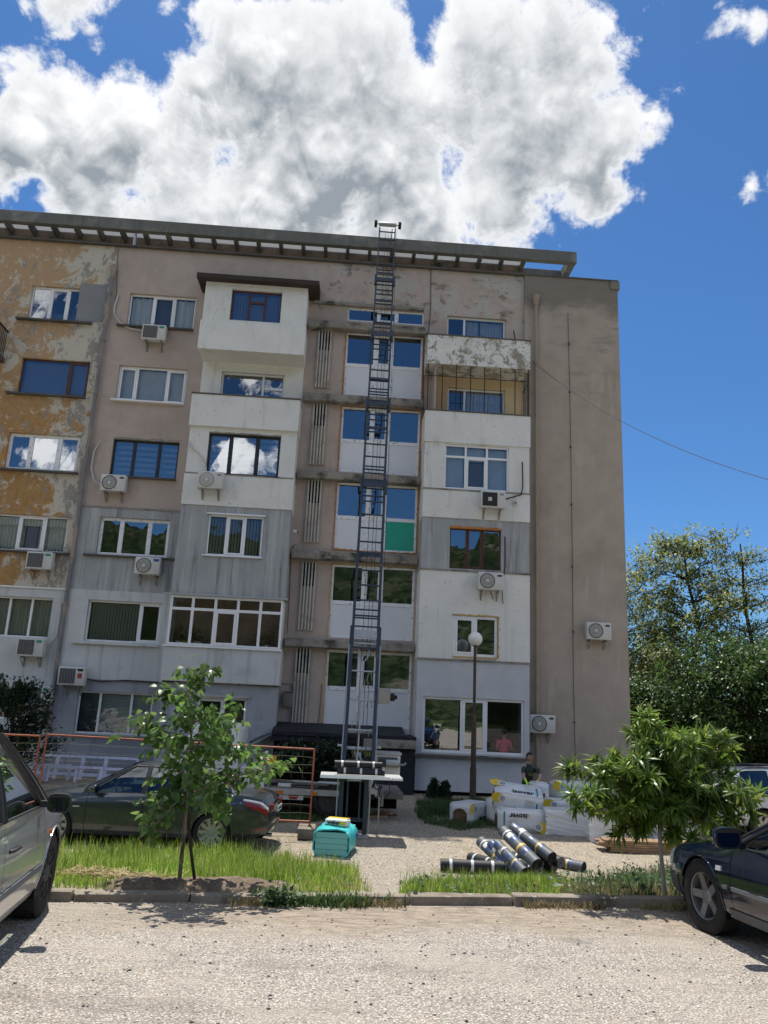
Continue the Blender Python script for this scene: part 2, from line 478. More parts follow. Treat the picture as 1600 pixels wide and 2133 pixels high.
def yardx(nt, vec, col):
    fine = nt.noise(vec, 38.0, 5, 0.75)
    c = nt.mix(nt.ramp(fine, 0.34, 0.68), (0.19, 0.16, 0.118), (0.42, 0.355, 0.27))
    sp = nt.new('ShaderNodeSeparateXYZ'); nt.put(sp.inputs[0], vec)
    # worn grey path in the middle
    px = nt.math('ADD', nt.math('ABSOLUTE', nt.math('SUBTRACT', sp.outputs[0], 1.3)), nt.math('MULTIPLY', nt.math('SUBTRACT', nt.noise(vec, 0.7, 4), 0.5), 2.2))
    path = nt.ramp(px, 1.3, 0.7)
    pc = nt.mix(nt.ramp(nt.noise(vec, 30, 6, 0.7), 0.35, 0.66), (0.195, 0.17, 0.138), (0.385, 0.335, 0.272))
    cr = nt.ramp(nt.voro(nt.vmath('ADD', vec, nt.vmath('SCALE', nt.noise(vec, 3, 3, out=1))), 1.4, 'DISTANCE_TO_EDGE'), 0.02, 0.0)
    pc = nt.mix(nt.math('MULTIPLY', cr, 0.4), pc, (0.16, 0.145, 0.12))
    c = nt.mix(path, c, pc)
    gr = nt.ramp(nt.noise(vec, 1.3, 7, 0.7), 0.55, 0.72)
    c = nt.mix(nt.math('MULTIPLY', nt.math('MULTIPLY', gr, nt.math('SUBTRACT', 1.0, path)), 0.45), c, (0.15, 0.155, 0.06))
    vv = nt.voro(vec, 38.0, out='Color'); s2 = nt.new('ShaderNodeSeparateColor'); nt.put(s2.inputs[0], vv)
    c = nt.mix(nt.math('MULTIPLY', nt.ramp(s2.outputs[0], 0.93, 0.95), 0.8), c, (0.52, 0.48, 0.42))
    c = nt.mix(nt.math('MULTIPLY', nt.ramp(s2.outputs[1], 0.94, 0.95), 0.8), c, (0.13, 0.12, 0.11))
    return c
M_yard = pmat('trodden_yard', (0.4, 0.36, 0.3), rough=0.95, spec=0.15, var=0, extra=yardx, bump=(34, 0.9, 0.02))
M_soil = pmat('soil', (0.17, 0.13, 0.095), rough=0.97, spec=0.1, var=0.25, layers=[((0.27, 0.21, 0.15), 9, 0.5, 0.66), ((0.09, 0.07, 0.05), 24, 0.55, 0.66)], bump=(22, 1.0, 0.03))
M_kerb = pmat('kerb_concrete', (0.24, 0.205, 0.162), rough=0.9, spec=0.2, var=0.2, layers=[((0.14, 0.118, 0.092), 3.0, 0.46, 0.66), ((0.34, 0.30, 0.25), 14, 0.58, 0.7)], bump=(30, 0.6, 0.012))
M_field = pmat('far_field', (0.07, 0.1, 0.035), rough=1.0, spec=0.1, var=0.3)

# one sheet to the horizon
b = MB()
b.quad((-1500, -1500, -1.3), (1500, -1500, -1.3), (1500, 1500, -1.3), (-1500, 1500, -1.3))
tag(b.build('ground', M_field), kind='structure')
# the road and parking place in front
b = MB(); xs = np.linspace(-60, 60, 61)
b.grid([[(x, -40, 0) for x in xs], [(x, 0, 0) for x in xs], [(x, kerb_y(x) + 0.02, 0) for x in xs]])
tag(b.build('road', M_road), kind='structure')
# the yard: its height follows zgnd, small bumps near the camera
def zyard(x, y):
    return zgnd(x, y) + 0.03 * mnoise.noise(Vector((x * 0.9, y * 0.9, 3))) + 0.012 * mnoise.noise(Vector((x * 3.1, y * 3.1, 7)))
b = MB()
xs = np.concatenate([np.linspace(-40, -9, 12)[:-1], np.linspace(-9, 9, 100), np.linspace(9, 40, 12)[1:]])
vs = np.concatenate([np.linspace(0, 1, 46), 1 + np.geomspace(0.02, 3.0, 30)])
rows = []
for v in vs:
    row = []
    for x in xs:
        k = kerb_y(x) + 0.08
        y = k + v * (15.0 - k) if v <= 1 else 15.0 + (v - 1) * 15
        row.append((x, y, zyard(x, y)))
    rows.append(row)
b.grid(rows)
tag(b.build('yard', M_yard, smooth=True), kind='structure')
# kerb stones: each its own piece
kerb = thing('kerb', None, None, (0, kerb_y(0), 0)); tag(kerb, kind='structure')
ku = Vector((math.cos(KA), math.sin(KA), 0)); kn = Vector((-math.sin(KA), math.cos(KA), 0))
rnd = random.Random(3)
kme = []
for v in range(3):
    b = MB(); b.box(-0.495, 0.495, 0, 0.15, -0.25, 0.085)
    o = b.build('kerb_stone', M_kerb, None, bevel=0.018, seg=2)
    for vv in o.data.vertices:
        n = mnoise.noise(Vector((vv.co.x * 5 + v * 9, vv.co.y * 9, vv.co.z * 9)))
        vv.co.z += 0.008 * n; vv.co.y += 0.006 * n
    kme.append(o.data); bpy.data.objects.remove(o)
x0 = Vector((0, kerb_y(0), 0))
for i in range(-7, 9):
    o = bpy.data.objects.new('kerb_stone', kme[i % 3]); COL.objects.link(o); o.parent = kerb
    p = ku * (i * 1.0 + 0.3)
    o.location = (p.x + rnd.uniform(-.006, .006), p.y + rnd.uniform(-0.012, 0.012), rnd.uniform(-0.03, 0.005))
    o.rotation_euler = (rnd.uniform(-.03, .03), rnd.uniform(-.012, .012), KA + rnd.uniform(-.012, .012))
# hills behind the photographer (the windows mirror them) and beyond the house
def forest(nt, vec, col):
    a = nt.noise(vec, 0.012, 6, 0.6)
    c = nt.mix(nt.ramp(a, 0.42, 0.62), (0.018, 0.03, 0.012), (0.05, 0.06, 0.03))
    v = nt.voro(vec, 0.22)
    c = nt.mix(nt.ramp(v, 0.3, 0.8), c, (0.008, 0.015, 0.006))
    rock = nt.ramp(nt.noise(vec, 0.02, 7, 0.7), 0.6, 0.68)
    return nt.mix(rock, c, (0.11, 0.105, 0.085))
M_forest = pmat('forest_hill', (0.05, 0.08, 0.03), rough=1.0, spec=0.05, var=0, extra=forest)
b = MB(); rows = []
for i in range(40):
    t = i / 39.0; row = []
    for j in range(90):
        a = R(-178 + 176 * j / 89.0)
        ridge = 118 + 46 * mnoise.noise(Vector((j * 0.06, 0, 1))) + 16 * mnoise.noise(Vector((j * 0.21, 0, 2)))
        r = 150 + 330 * t
        x, y = math.cos(a) * r, math.sin(a) * r
        prof = t ** 1.25
        row.append((x, y, -1.5 + ridge * prof + 5 * mnoise.noise(Vector((x * .03, y * .03, 0))) * min(1, t * 3)))
    rows.append(row)
b.grid(rows)
tag(b.build('hill', M_forest, smooth=True), kind='structure')
# ------------------------------------------------------------------ the apartment block
YW = 25.0          # wall plane
YB = 24.1          # fronts of the enclosed balconies, left stack
YR = 24.0          # right stack
def Z(px, py, Y=YW): return P(px, py, Y).z
def X(px, py, Y=YW): return P(px, py, Y).x
rnd = random.Random(11)
BLD = thing('apartment_building', 'weathered five storey apartment block with patched ochre, beige and grey render', 'apartment block', (0, 25, -0.6))

def streaks(amt=0.6, c=(0.14, 0.145, 0.14), lo=0.5, hi=0.72):
    return (c, 1.0, lo, hi, (5.0, 5.0, 0.35), 6, amt)
def ochre_x(nt, vec, col):
    # ochre paint flaked to a pale undercoat and grey cement
    a = nt.noise(vec, 0.85, 11, 0.74, 0.6)
    b2 = nt.noise(nt.mapv(vec, (1.5, 1, 0.8), (7, 2, 4)), 1.9, 9, 0.76)
    sp = nt.new('ShaderNodeSeparateXYZ'); nt.put(sp.inputs[0], vec)
    nearpipe = nt.ramp(sp.outputs[0], -10.4, -8.9, 0.0, 0.14, smooth=False)
    tl = nt.ramp(nt.noise(vec, 6.0, 4, 0.6), 0.3, 0.7)
    oc = nt.mix(tl, (0.33, 0.19, 0.075), (0.43, 0.26, 0.11))
    up = nt.ramp(sp.outputs[2], 9.5, 13.5)
    oc = nt.mix(nt.math('MULTIPLY', up, 0.6), oc, (0.47, 0.345, 0.23))
    f1 = nt.ramp(nt.math('ADD', a, nearpipe), 0.55, 0.575)
    c = nt.mix(f1, oc, (0.52, 0.48, 0.40))
    f2 = nt.ramp(nt.math('ADD', b2, nt.math('MULTIPLY', nearpipe, 0.5)), 0.575, 0.60)
    c = nt.mix(nt.math('MULTIPLY', f2, 0.9), c, (0.27, 0.255, 0.225))
    f3 = nt.ramp(nt.noise(vec, 3.4, 10, 0.75), 0.57, 0.60)
    c = nt.mix(nt.math('MULTIPLY', f3, 0.9), c, (0.55, 0.505, 0.42))
    return c
M_ochre = pmat('ochre_render', (0.4, 0.24, 0.1), rough=0.93, spec=0.15, var=0, extra=ochre_x, bump=(7, 0.7, 0.03))
def beige_x(nt, vec, col):
    sp = nt.new('ShaderNodeSeparateXYZ'); nt.put(sp.inputs[0], vec)
    # top band over the stairs and right flats: undercoat shows
    top = nt.math('MULTIPLY', nt.ramp(sp.outputs[2], 14.3, 15.5), nt.ramp(sp.outputs[0], -2.2, -0.8))
    a = nt.noise(vec, 0.75, 11, 0.74, 0.4)
    f = nt.math('MULTIPLY', nt.ramp(a, 0.50, 0.53), top)
    col = nt.mix(nt.math('MULTIPLY', f, 0.85), col, (0.43, 0.42, 0.385))
    f = nt.math('MULTIPLY', nt.ramp(nt.noise(vec, 2.1, 10, 0.75), 0.57, 0.60), top)
    col = nt.mix(f, col, (0.235, 0.205, 0.175))
    # soot under the parapet and around the slabs
    s = nt.ramp(nt.noise(nt.mapv(vec, (1, 1, 1.6), (3, 3, 3)), 1.1, 10, 0.72), 0.56, 0.70)
    col = nt.mix(nt.math('MULTIPLY', s, nt.math('ADD', nt.math('MULTIPLY', top, 0.6), 0.12)), col, (0.085, 0.085, 0.075))
    return col
M_beige = pmat('beige_render', (0.445, 0.372, 0.325), rough=0.93, spec=0.15, var=0.07, layers=[((0.375, 0.305, 0.262), 0.6, 0.5, 0.75), ((0.50, 0.455, 0.415), 2.2, 0.64, 0.7, (1, 1, 1), 9, 0.6), streaks(0.3, (0.2, 0.17, 0.15), 0.58, 0.8)], extra=beige_x, bump=(14, 0.5, 0.015))
def gable_x(nt, vec, col):
    sp = nt.new('ShaderNodeSeparateXYZ'); nt.put(sp.inputs[0], vec)
    zz = nt.math('ADD', sp.outputs[2], nt.math('MULTIPLY', nt.math('SUBTRACT', nt.noise(vec, 0.8, 8, 0.7), 0.5), 2.6))
    t = nt.ramp(zz, 15.3, 16.1)
    col = nt.mix(nt.math('MULTIPLY', t, 0.75), col, (0.15, 0.15, 0.125))
    h = nt.math('MULTIPLY', nt.ramp(nt.noise(nt.mapv(vec, (0.6, 1, 2.4)), 1.2, 9, 0.7), 0.5, 0.72), nt.ramp(sp.outputs[2], 11.0, 15.0))
    return nt.mix(nt.math('MULTIPLY', h, 0.75), col, (0.17, 0.155, 0.13))
M_gable = pmat('brown_beige_render', (0.405, 0.345, 0.29), rough=0.93, spec=0.15, var=0.06, layers=[((0.33, 0.28, 0.23), 0.55, 0.48, 0.72), ((0.45, 0.39, 0.335), 0.9, 0.56, 0.75, (2.5, 1, 0.5)), streaks(0.28, (0.2, 0.175, 0.15), 0.56, 0.8)], extra=gable_x, bump=(11, 0.45, 0.012))
M_white = pmat('white_render', (0.69, 0.695, 0.665), rough=0.9, spec=0.2, var=0.04, layers=[((0.46, 0.44, 0.38), 1.1, 0.60, 0.78, (1, 1, 0.7), 9, 0.7), ((0.30, 0.29, 0.25), 9.0, 0.64, 0.70, (1, 1, 1), 8, 0.8), streaks(0.4, (0.33, 0.325, 0.29), 0.56, 0.78)], bump=(16, 0.5, 0.015))
def peel_x(nt, vec, col):
    a = nt.noise(vec, 2.6, 12, 0.78, 0.5)
    c = nt.mix(nt.ramp(a, 0.515, 0.535), col, (0.29, 0.27, 0.215))
    b2 = nt.noise(nt.mapv(vec, (1, 1, 1), (4, 4, 4)), 1.0, 8, 0.7)
    c = nt.mix(nt.ramp(b2, 0.58, 0.60), c, (0.40, 0.36, 0.29))
    return nt.mix(nt.math('MULTIPLY', nt.ramp(nt.noise(vec, 9, 8, 0.7), 0.56, 0.66), 0.7), c, (0.13, 0.13, 0.11))
M_peel = pmat('peeling_white_render', (0.68, 0.685, 0.65), rough=0.93, spec=0.15, var=0.05, extra=peel_x, bump=(9, 0.9, 0.03))
M_white2 = pmat('pale_grey_render', (0.545, 0.56, 0.56), rough=0.92, spec=0.15, var=0.04, layers=[((0.40, 0.415, 0.42), 0.8, 0.5, 0.75), streaks(0.35)], bump=(20, 0.4, 0.01))
M_lilac = pmat('textured_plinth_render', (0.55, 0.57, 0.60), rough=0.9, spec=0.2, var=0.05, bump=(28, 1.0, 0.03))
M_grey = pmat('streaked_grey_render', (0.345, 0.36, 0.365), rough=0.93, spec=0.15, var=0.06, layers=[((0.46, 0.475, 0.475), 1.0, 0.46, 0.7, (4, 4, 0.3)), streaks(0.75, (0.12, 0.125, 0.125), 0.52, 0.74)], bump=(18, 0.4, 0.01))
M_grey2 = pmat('ground_floor_render', (0.33, 0.355, 0.385), rough=0.92, spec=0.15, var=0.07, layers=[((0.23, 0.245, 0.265), 1.3, 0.52, 0.72, (2.5, 1, 0.6)), ((0.42, 0.44, 0.46), 2.0, 0.6, 0.75)], bump=(16, 0.4, 0.012))
M_conc = pmat('sooty_concrete', (0.285, 0.262, 0.228), rough=0.95, spec=0.15, var=0.1, layers=[((0.07, 0.068, 0.06), 1.5, 0.47, 0.66, (1, 1, 1.3), 9), ((0.40, 0.375, 0.33), 4.0, 0.60, 0.68, (1, 1, 1), 8, 0.8)], bump=(13, 0.8, 0.02))
M_roofb = pmat('roof_beam_concrete', (0.15, 0.155, 0.142), rough=0.93, spec=0.15, var=0.1, layers=[((0.235, 0.238, 0.22), 1.2, 0.5, 0.7), streaks(0.5, (0.1, 0.1, 0.09))], bump=(10, 0.5, 0.015))
M_attic = pmat('attic_render', (0.26, 0.205, 0.17), rough=0.95, spec=0.1, var=0.12, layers=[((0.14, 0.12, 0.105), 1.4, 0.48, 0.66, (1, 1, 1), 8)], bump=(12, 0.6, 0.02))
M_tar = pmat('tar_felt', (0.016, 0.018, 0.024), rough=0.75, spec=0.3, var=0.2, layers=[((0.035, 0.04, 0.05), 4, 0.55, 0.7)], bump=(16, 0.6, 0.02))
M_brownroof = pmat('brown_bitumen_shingle', (0.055, 0.042, 0.036), rough=0.85, spec=0.2, var=0.2, bump=(20, 0.6, 0.015))
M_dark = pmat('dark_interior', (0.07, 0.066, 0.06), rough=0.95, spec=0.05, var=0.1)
M_room = pmat('room_wall', (0.22, 0.205, 0.18), rough=0.95, spec=0.05, var=0.1)
M_yellow = pmat('yellow_balcony_paint', (0.60, 0.48, 0.29), rough=0.9, spec=0.15, var=0.06, layers=[((0.58, 0.42, 0.27), 0.9, 0.48, 0.6)], bump=(14, 0.3, 0.01))
M_pvc = pmat('white_pvc', (0.78, 0.79, 0.80), rough=0.35, spec=0.5, var=0.015)
def tape_x(nt, vec, col):
    # protective film on new frames with printed dashes
    f = nt.ramp(nt.noise(nt.mapv(vec, (1, 1, 1)), 11.0, 3, 0.5), 0.60, 0.63)
    c = nt.mix(nt.math('MULTIPLY', f, 0.55), col, (0.22, 0.23, 0.24))
    return c
M_film = pmat('filmed_white_pvc', (0.77, 0.78, 0.80), rough=0.3, spec=0.5, var=0.02, extra=tape_x)
M_panel = pmat('white_sandwich_panel', (0.68, 0.70, 0.74), rough=0.45, spec=0.45, var=0.02)
M_green = pmat('green_film_panel', (0.03, 0.36, 0.25), rough=0.4, spec=0.4, var=0.04)
M_brownf = pmat('brown_window_frame', (0.085, 0.035, 0.025), rough=0.45, spec=0.45, var=0.1)
M_blackf = pmat('anthracite_window_frame', (0.02, 0.021, 0.026), rough=0.4, spec=0.5, var=0.05)
M_foam = pmat('orange_foam', (0.52, 0.22, 0.07), rough=0.95, spec=0.1, var=0.2, bump=(30, 1.0, 0.03))
M_foamy = pmat('yellow_foam', (0.60, 0.42, 0.17), rough=0.95, spec=0.1, var=0.2, bump=(30, 1.0, 0.03))
M_stone = pmat('dark_sill_stone', (0.10, 0.095, 0.088), rough=0.8, spec=0.3, var=0.2)
M_alu = pmat('grey_sheet_metal', (0.42, 0.43, 0.44), rough=0.45, spec=0.5, metal=0.6, var=0.06)
M_cable = pmat('black_cable', (0.02, 0.02, 0.02), rough=0.6, var=0)
M_pipe = pmat('grey_drainpipe', (0.20, 0.20, 0.205), rough=0.75, spec=0.3, var=0.15, layers=[((0.33, 0.26, 0.21), 1.2, 0.5, 0.62, (1, 1, 0.6))])
M_pipeb = pmat('beige_drainpipe', (0.34, 0.28, 0.225), rough=0.8, spec=0.3, var=0.08)
M_iron = pmat('black_iron', (0.015, 0.015, 0.017), rough=0.55, spec=0.4, var=0.1)
G_sky = glass_mat('window_glass', (0.78, 0.82, 0.83), 0.20, wavy=0.25)
G_new = glass_mat('coated_window_glass', (0.45, 0.50, 0.52), 0.30, wavy=0.12)
G_dim = glass_mat('dull_window_glass', (0.88, 0.91, 0.90), 0.10, wavy=0.3)

def fabric(name, col, transl=0.3, stripe=None, scale=1.0, amt=0.5):
    def ex(nt, vec, c):
        if stripe:
            w = nt.new('ShaderNodeTexWave', wave_type='BANDS', bands_direction=stripe)
            nt.put(w.inputs['Vector'], vec); w.inputs['Scale'].default_value = scale; w.inputs['Distortion'].default_value = 1.4; w.inputs['Detail'].default_value = 2
            c = nt.mix(nt.math('MULTIPLY', w.outputs[1], amt), c, tuple(k * 0.45 for k in col))
        return c
    return pmat(name, col, rough=0.9, spec=0.1, var=0.06, extra=ex)
C_sheer = fabric('sheer_curtain', (0.78, 0.79, 0.78), stripe='X', scale=3.2)
C_lace = fabric('lace_curtain', (0.80, 0.82, 0.82), stripe='X', scale=1.7, amt=0.35)
C_vert = fabric('vertical_blind_green_grey', (0.42, 0.44, 0.37))
C_vblue = fabric('vertical_blind_blue_grey', (0.24, 0.27, 0.40))
C_roller = fabric('grey_roller_blind', (0.62, 0.64, 0.64))
C_rollerd = fabric('dark_roller_blind', (0.15, 0.155, 0.16))
C_blue = fabric('pale_blue_blind', (0.50, 0.60, 0.74))
C_zebra = fabric('zebra_blind', (0.82, 0.84, 0.86))
C_gold = fabric('gold_curtain', (0.20, 0.145, 0.07), stripe='X', scale=4.0)
C_venet = fabric('horizontal_blind', (0.62, 0.66, 0.64))

def strip_blind(parent, x0, x1, z0, z1, y, mat, pitch=0.1, tilt=0.6, name='vertical_blind', kind='v'):
    """blind made of real slats"""
    b = MB(); n = max(2, int((x1 - x0) / pitch)) if kind == 'v' else max(2, int((z1 - z0) / pitch))
    for i in range(n):
        if kind == 'v':
            c = x0 + (i + 0.5) * (x1 - x0) / n; h = pitch * 0.52
            dx, dy = h * math.cos(tilt), h * math.sin(tilt)
            b.quad((c - dx, y - dy, z0), (c + dx, y + dy, z0), (c + dx, y + dy, z1), (c - dx, y - dy, z1))
        elif kind == 'h':
            c = z0 + (i + 0.5) * (z1 - z0) / n; h = pitch * 0.5
            b.quad((x0, y - h * 0.6, c - h * 0.75), (x1, y - h * 0.6, c - h * 0.75), (x1, y + h * 0.6, c + h * 0.75), (x0, y + h * 0.6, c + h * 0.75))
        else:
            if i % 2 == 0:
                a = z0 + i * (z1 - z0) / n
                b.quad((x0, y, a), (x1, y, a), (x1, y, a + (z1 - z0) / n * 1.1), (x0, y, a + (z1 - z0) / n * 1.1))
    return tag(b.build(name, mat, parent), kind='stuff')
def curtain(parent, x0, x1, z0, z1, y, mat, name='curtain', folds=9.0, amp=0.03):
    b = MB(); n = max(8, int((x1 - x0) * folds * 4)); rows = []
    for z in (z0, (z0 + z1) / 2, z1):
        rows.append([(x0 + (x1 - x0) * i / n, y + amp * math.sin(i / n * (x1 - x0) * folds * 6.283 + 0.7 * math.sin(i * 0.37)), z) for i in range(n + 1)])
    b.grid(rows)
    return b.build(name, mat, parent, smooth=True)

def window(x0, x1, z0, z1, Y, cols=(1,), rows=(1,), fm=None, gm=None, fw=0.055, mw=0.07, depth=0.07, panels=None, sash=(), sashm=None, name='window', label=None, parent=None, gms={}):
    """frame with mullions, panes as sub-parts; cols / rows are the widths and heights as fractions; panels: {(c, r): material}; sash: cells with an opening leaf"""
    fm = fm or M_pvc; gm = gm or G_sky; parent = parent or BLD
    w, h = x1 - x0, z1 - z0
    b = MB(); y0, y1 = Y, Y + depth
    b.box(x0, x1, y0, y1, z0, z0 + fw); b.box(x0, x1, y0, y1, z1 - fw, z1)
    b.box(x0, x0 + fw, y0 + .001, y1 - .001, z0 + fw, z1 - fw); b.box(x1 - fw, x1, y0 + .001, y1 - .001, z0 + fw, z1 - fw)
    cs = np.cumsum([0] + list(cols)) / sum(cols); rs = np.cumsum([0] + list(rows)) / sum(rows)
    xs = x0 + cs * w; zs = z1 - rs * h
    for x in xs[1:-1]: b.box(x - mw / 2, x + mw / 2, y0 + .002, y1 - .002, z0 + fw, z1 - fw)
    for z in zs[1:-1]: b.box(x0 + fw, x1 - fw, y0 + .003, y1 - .003, z - mw / 2, z + mw / 2)
    for (c, r) in sash:
        a0 = (xs[c] + (fw if c == 0 else mw / 2)); a1 = (xs[c + 1] - (fw if c == len(cols) - 1 else mw / 2))
        c1 = (zs[r] - (fw if r == 0 else mw / 2)); c0 = (zs[r + 1] + (fw if r == len(rows) - 1 else mw / 2))
        s = 0.055; yy0, yy1 = y0 - 0.012, y1 - 0.01
        if sashm is None:
            b.box(a0, a1, yy0, yy1, c0, c0 + s); b.box(a0, a1, yy0, yy1, c1 - s, c1)
            b.box(a0, a0 + s, yy0 + .001, yy1, c0 + s, c1 - s); b.box(a1 - s, a1, yy0 + .001, yy1, c0 + s, c1 - s)
    f = b.build(name, fm, parent, bevel=0.006, seg=1)
    if label: f['label'] = label
    for i in range(len(cols)):
        for j in range(len(rows)):
            a0, a1, c0, c1 = xs[i] + 0.02, xs[i+1] - 0.02, zs[j+1] + 0.02, zs[j] - 0.02
            p = MB(); yy = Y + depth * 0.45
            m = (panels or {}).get((i, j))
            if m is not None:
                p.box(a0, a1, yy - .006, yy + .006, c0, c1); o = p.build('panel', m, f)
            else:
                # each pane sits a hair out of true, as panes do
                e = [rnd.uniform(-.004, .004) for _ in range(4)]
                p.quad((a0, yy + e[0], c0), (a1, yy + e[1], c0), (a1, yy + e[2], c1), (a0, yy + e[3], c1)); o = p.build('pane', gms.get((i, j), gm), f)
            if sashm is not None and (i, j) in sash:
                s = 0.055; q = MB(); l0, l1, k0, k1 = a0 + .015, a1 - .015, c0 + .015, c1 - .015
                q.box(l0, l1, y0 - .014, y1 - .02, k0, k0 + s); q.box(l0, l1, y0 - .014, y1 - .02, k1 - s, k1)
                q.box(l0, l0 + s, y0 - .013, y1 - .02, k0 + s, k1 - s); q.box(l1 - s, l1, y0 - .013, y1 - .02, k0 + s, k1 - s)
                q.build('sash', sashm, f)
    f['xs'] = [float(v) for v in xs]; f['zs'] = [float(v) for v in zs]
    return f
def sill(x0, x1, z, Y, mat, out=0.14, t=0.05, name='window_sill'):
    b = MB(); b.box(x0, x1, Y - out, Y - 0.003, z - t, z)
    return b.build(name, mat, BLD, bevel=0.006, seg=1)

def wall(x0, x1, z0, z1, Y, holes, mat, name='wall', reveal=0.16, returns=0.0, top=False, bottom=False, lab=None, jag=0.0):
    """wall sheet with real openings, reveals and, for a projecting box, its sides back to the house wall"""
    xs = sorted({x0, x1, *[min(max(v, x0), x1) for h in holes for v in h[:2]]}); zs = sorted({z0, z1, *[min(max(v, z0), z1) for h in holes for v in h[2:]]})
    b = MB()
    for i in range(len(xs) - 1):
        for j in range(len(zs) - 1):
            cx, cz = (xs[i] + xs[i+1]) / 2, (zs[j] + zs[j+1]) / 2
            if any(h[0] < cx < h[1] and h[2] < cz < h[3] for h in holes): continue
            b.quad((xs[i], Y, zs[j]), (xs[i+1], Y, zs[j]), (xs[i+1], Y, zs[j+1]), (xs[i], Y, zs[j+1]))
    for (a, c, d, e) in holes:
        y2 = Y + reveal; a0, c0, d0, e0 = max(a, x0), min(c, x1), max(d, z0), min(e, z1)
        if a > x0: b.quad((a, Y, d0), (a, y2, d0), (a, y2, e0), (a, Y, e0))
        if c < x1: b.quad((c, y2, d0), (c, Y, d0), (c, Y, e0), (c, y2, e0))
        if d > z0: b.quad((a0, Y, d), (c0, Y, d), (c0, y2, d), (a0, y2, d))
        if e < z1: b.quad((a0, y2, e), (c0, y2, e), (c0, Y, e), (a0, Y, e))
    if returns:
        y2 = Y + returns
        b.quad((x0, y2, z0), (x0, Y, z0), (x0, Y, z1), (x0, y2, z1)); b.quad((x1, Y, z0), (x1, y2, z0), (x1, y2, z1), (x1, Y, z1))
    y2 = Y + (returns or 0.2)
    if top: b.quad((x0, Y, z1), (x1, Y, z1), (x1, y2, z1), (x0, y2, z1))
    if bottom: b.quad((x0, y2, z0), (x1, y2, z0), (x1, Y, z0), (x0, Y, z0))
    o = b.build(name, mat, BLD)
    if lab: o['label'] = lab
    return o
def rect(tl, br, Y):
    a = P(*tl, Y); c = P(*br, Y)
    return (a.x, c.x, c.z, a.z)

# --- measured lines of the front
XP = -8.5                                    # drainpipe, ochre | beige
XBL, XBR = -5.13, -1.72                      # left balcony stack
XRL, XRR = 2.40, 5.81                        # right balcony stack
XG1 = 9.22                                   # end of the house
ZT = 16.97                                   # parapet
ZB = -0.95
z_och = Z(138, 1226); z_bg = Z(276, 1059); z_gw = Z(250, 1232); z_wg = Z(172, 1414)

# ochre column
wo5 = rect((68, 594), (166, 672), YW); wo4 = rect((47, 744), (178, 828), YW); wo3 = rect((20, 900), (157, 985), YW)
wo2 = rect((-12, 1068), (132, 1152), YW); wo1 = rect((-14, 1240), (100, 1330), YW)
wo0 = rect((-120, 1424), (60, 1500), YW)
wall(-20, XP, z_och, ZT, YW, [wo5, wo4, wo3, wo2], M_ochre, lab='ochre render flaked to white and grey', reveal=0.2)
wall(-20, XP, ZB, z_och, YW - 0.04, [wo1, wo0], M_white2, reveal=0.24, top=True)
b = MB(); b.box(-20, XP - 0.05, YW - 0.09, YW - 0.045, z_och - 0.05, z_och - 0.005); b.build('ledge', M_pvc, BLD)
# grey repair beside the top ochre window
g0, g1, g2, g3 = rect((168, 590), (214, 672), YW)
b = MB(); n = 14
pts = []
for i in range(n):
    pts.append((g1 + 0.05 * rnd.uniform(-1, 1), g2 + (g3 - g2) * i / (n - 1)))
for i in range(n - 1):
    b.quad((g0 + 0.02, YW - .012, g2 + (g3 - g2) * i / (n - 1)), (pts[i][0], YW - .012, pts[i][1]), (pts[i+1][0], YW - .012, pts[i+1][1]), (g0 + 0.02, YW - .012, g2 + (g3 - g2) * (i + 1) / (n - 1)))
M_patch = pmat('cement_patch', (0.235, 0.245, 0.255), rough=0.95, var=0.06)
b.build('cement_patch', M_patch, BLD)

# beige column
wm5 = rect((272, 610), (402, 688), YW); wm4 = rect((249, 760), (383, 842), YW); wm3 = rect((237, 913), (366, 999), YW)
wm2 = rect((210, 1076), (347, 1163), YW); wm1 = rect((186, 1249), (330, 1342), YW); wm0 = rect((164, 1438), (310, 1534), YW)
wall(XP, XBL + 0.25, z_bg, ZT, YW, [wm5, wm4, wm3], M_beige)
wall(XP, XBL + 0.25, z_gw, z_bg, YW - 0.03, [wm2], M_grey, reveal=0.19, top=True)
wall(XP, XBL + 0.25, z_wg, z_gw, YW - 0.06, [wm1], M_white2, reveal=0.22, top=True)
wall(XP, XBL + 0.25, ZB, z_wg, YW - 0.02, [wm0], M_grey2, reveal=0.18)
# stair bay wall between the stacks, openings for the stair windows
S = [rect((728, 641), (878, 678), YW), rect((724, 691), (878, 832), YW), rect((712, 846), (872, 992), YW), rect((703, 1004), (866, 1153), YW), rect((693, 1175), (858, 1336), YW), rect((680, 1353), (853, 1532), YW)]
sx0 = float(np.mean([s[0] for s in S[1:]])); sx1 = float(np.mean([s[1] for s in S[1:]]))
S = [(sx0, sx1, s[2], s[3]) for s in S]
z_can = Z(585, 1512)
wall(XBR - 0.25, XRL + 0.25, z_can - 0.1, ZT, YW, S, M_beige, reveal=0.14)
# wall behind the open balconies on the right and the loggia on the left
r5w = rect((932, 657), (1053, 708), YW); r5w = (r5w[0], r5w[1], r5w[3] - 1.5, r5w[3])
r4w = rect((933, 806), (1052, 862), YW); r4w = (r4w[0], r4w[1], r4w[3] - 1.5, r4w[3])
zr5t, zr5b = Z(1000, 705, YR), Z(1000, 764, YR)
zr4t, zr4b = Z(1000, 862, YR), Z(1000, 926, YR)
wall(XRL + 0.25, XRR + 0.05, zr5b + 0.12, ZT, YW, [r5w], M_beige)
wall(XRL + 0.25, XRR + 0.05, zr4b - 0.2, zr5b + 0.12, YW - 0.004, [r4w], M_yellow)
# blind bay at the end of the house, a little proud
wall(XRR + 0.05, XG1, ZB, ZT, YW - 0.1, [], M_gable, returns=0.2, top=True, lab='blank brown beige render')
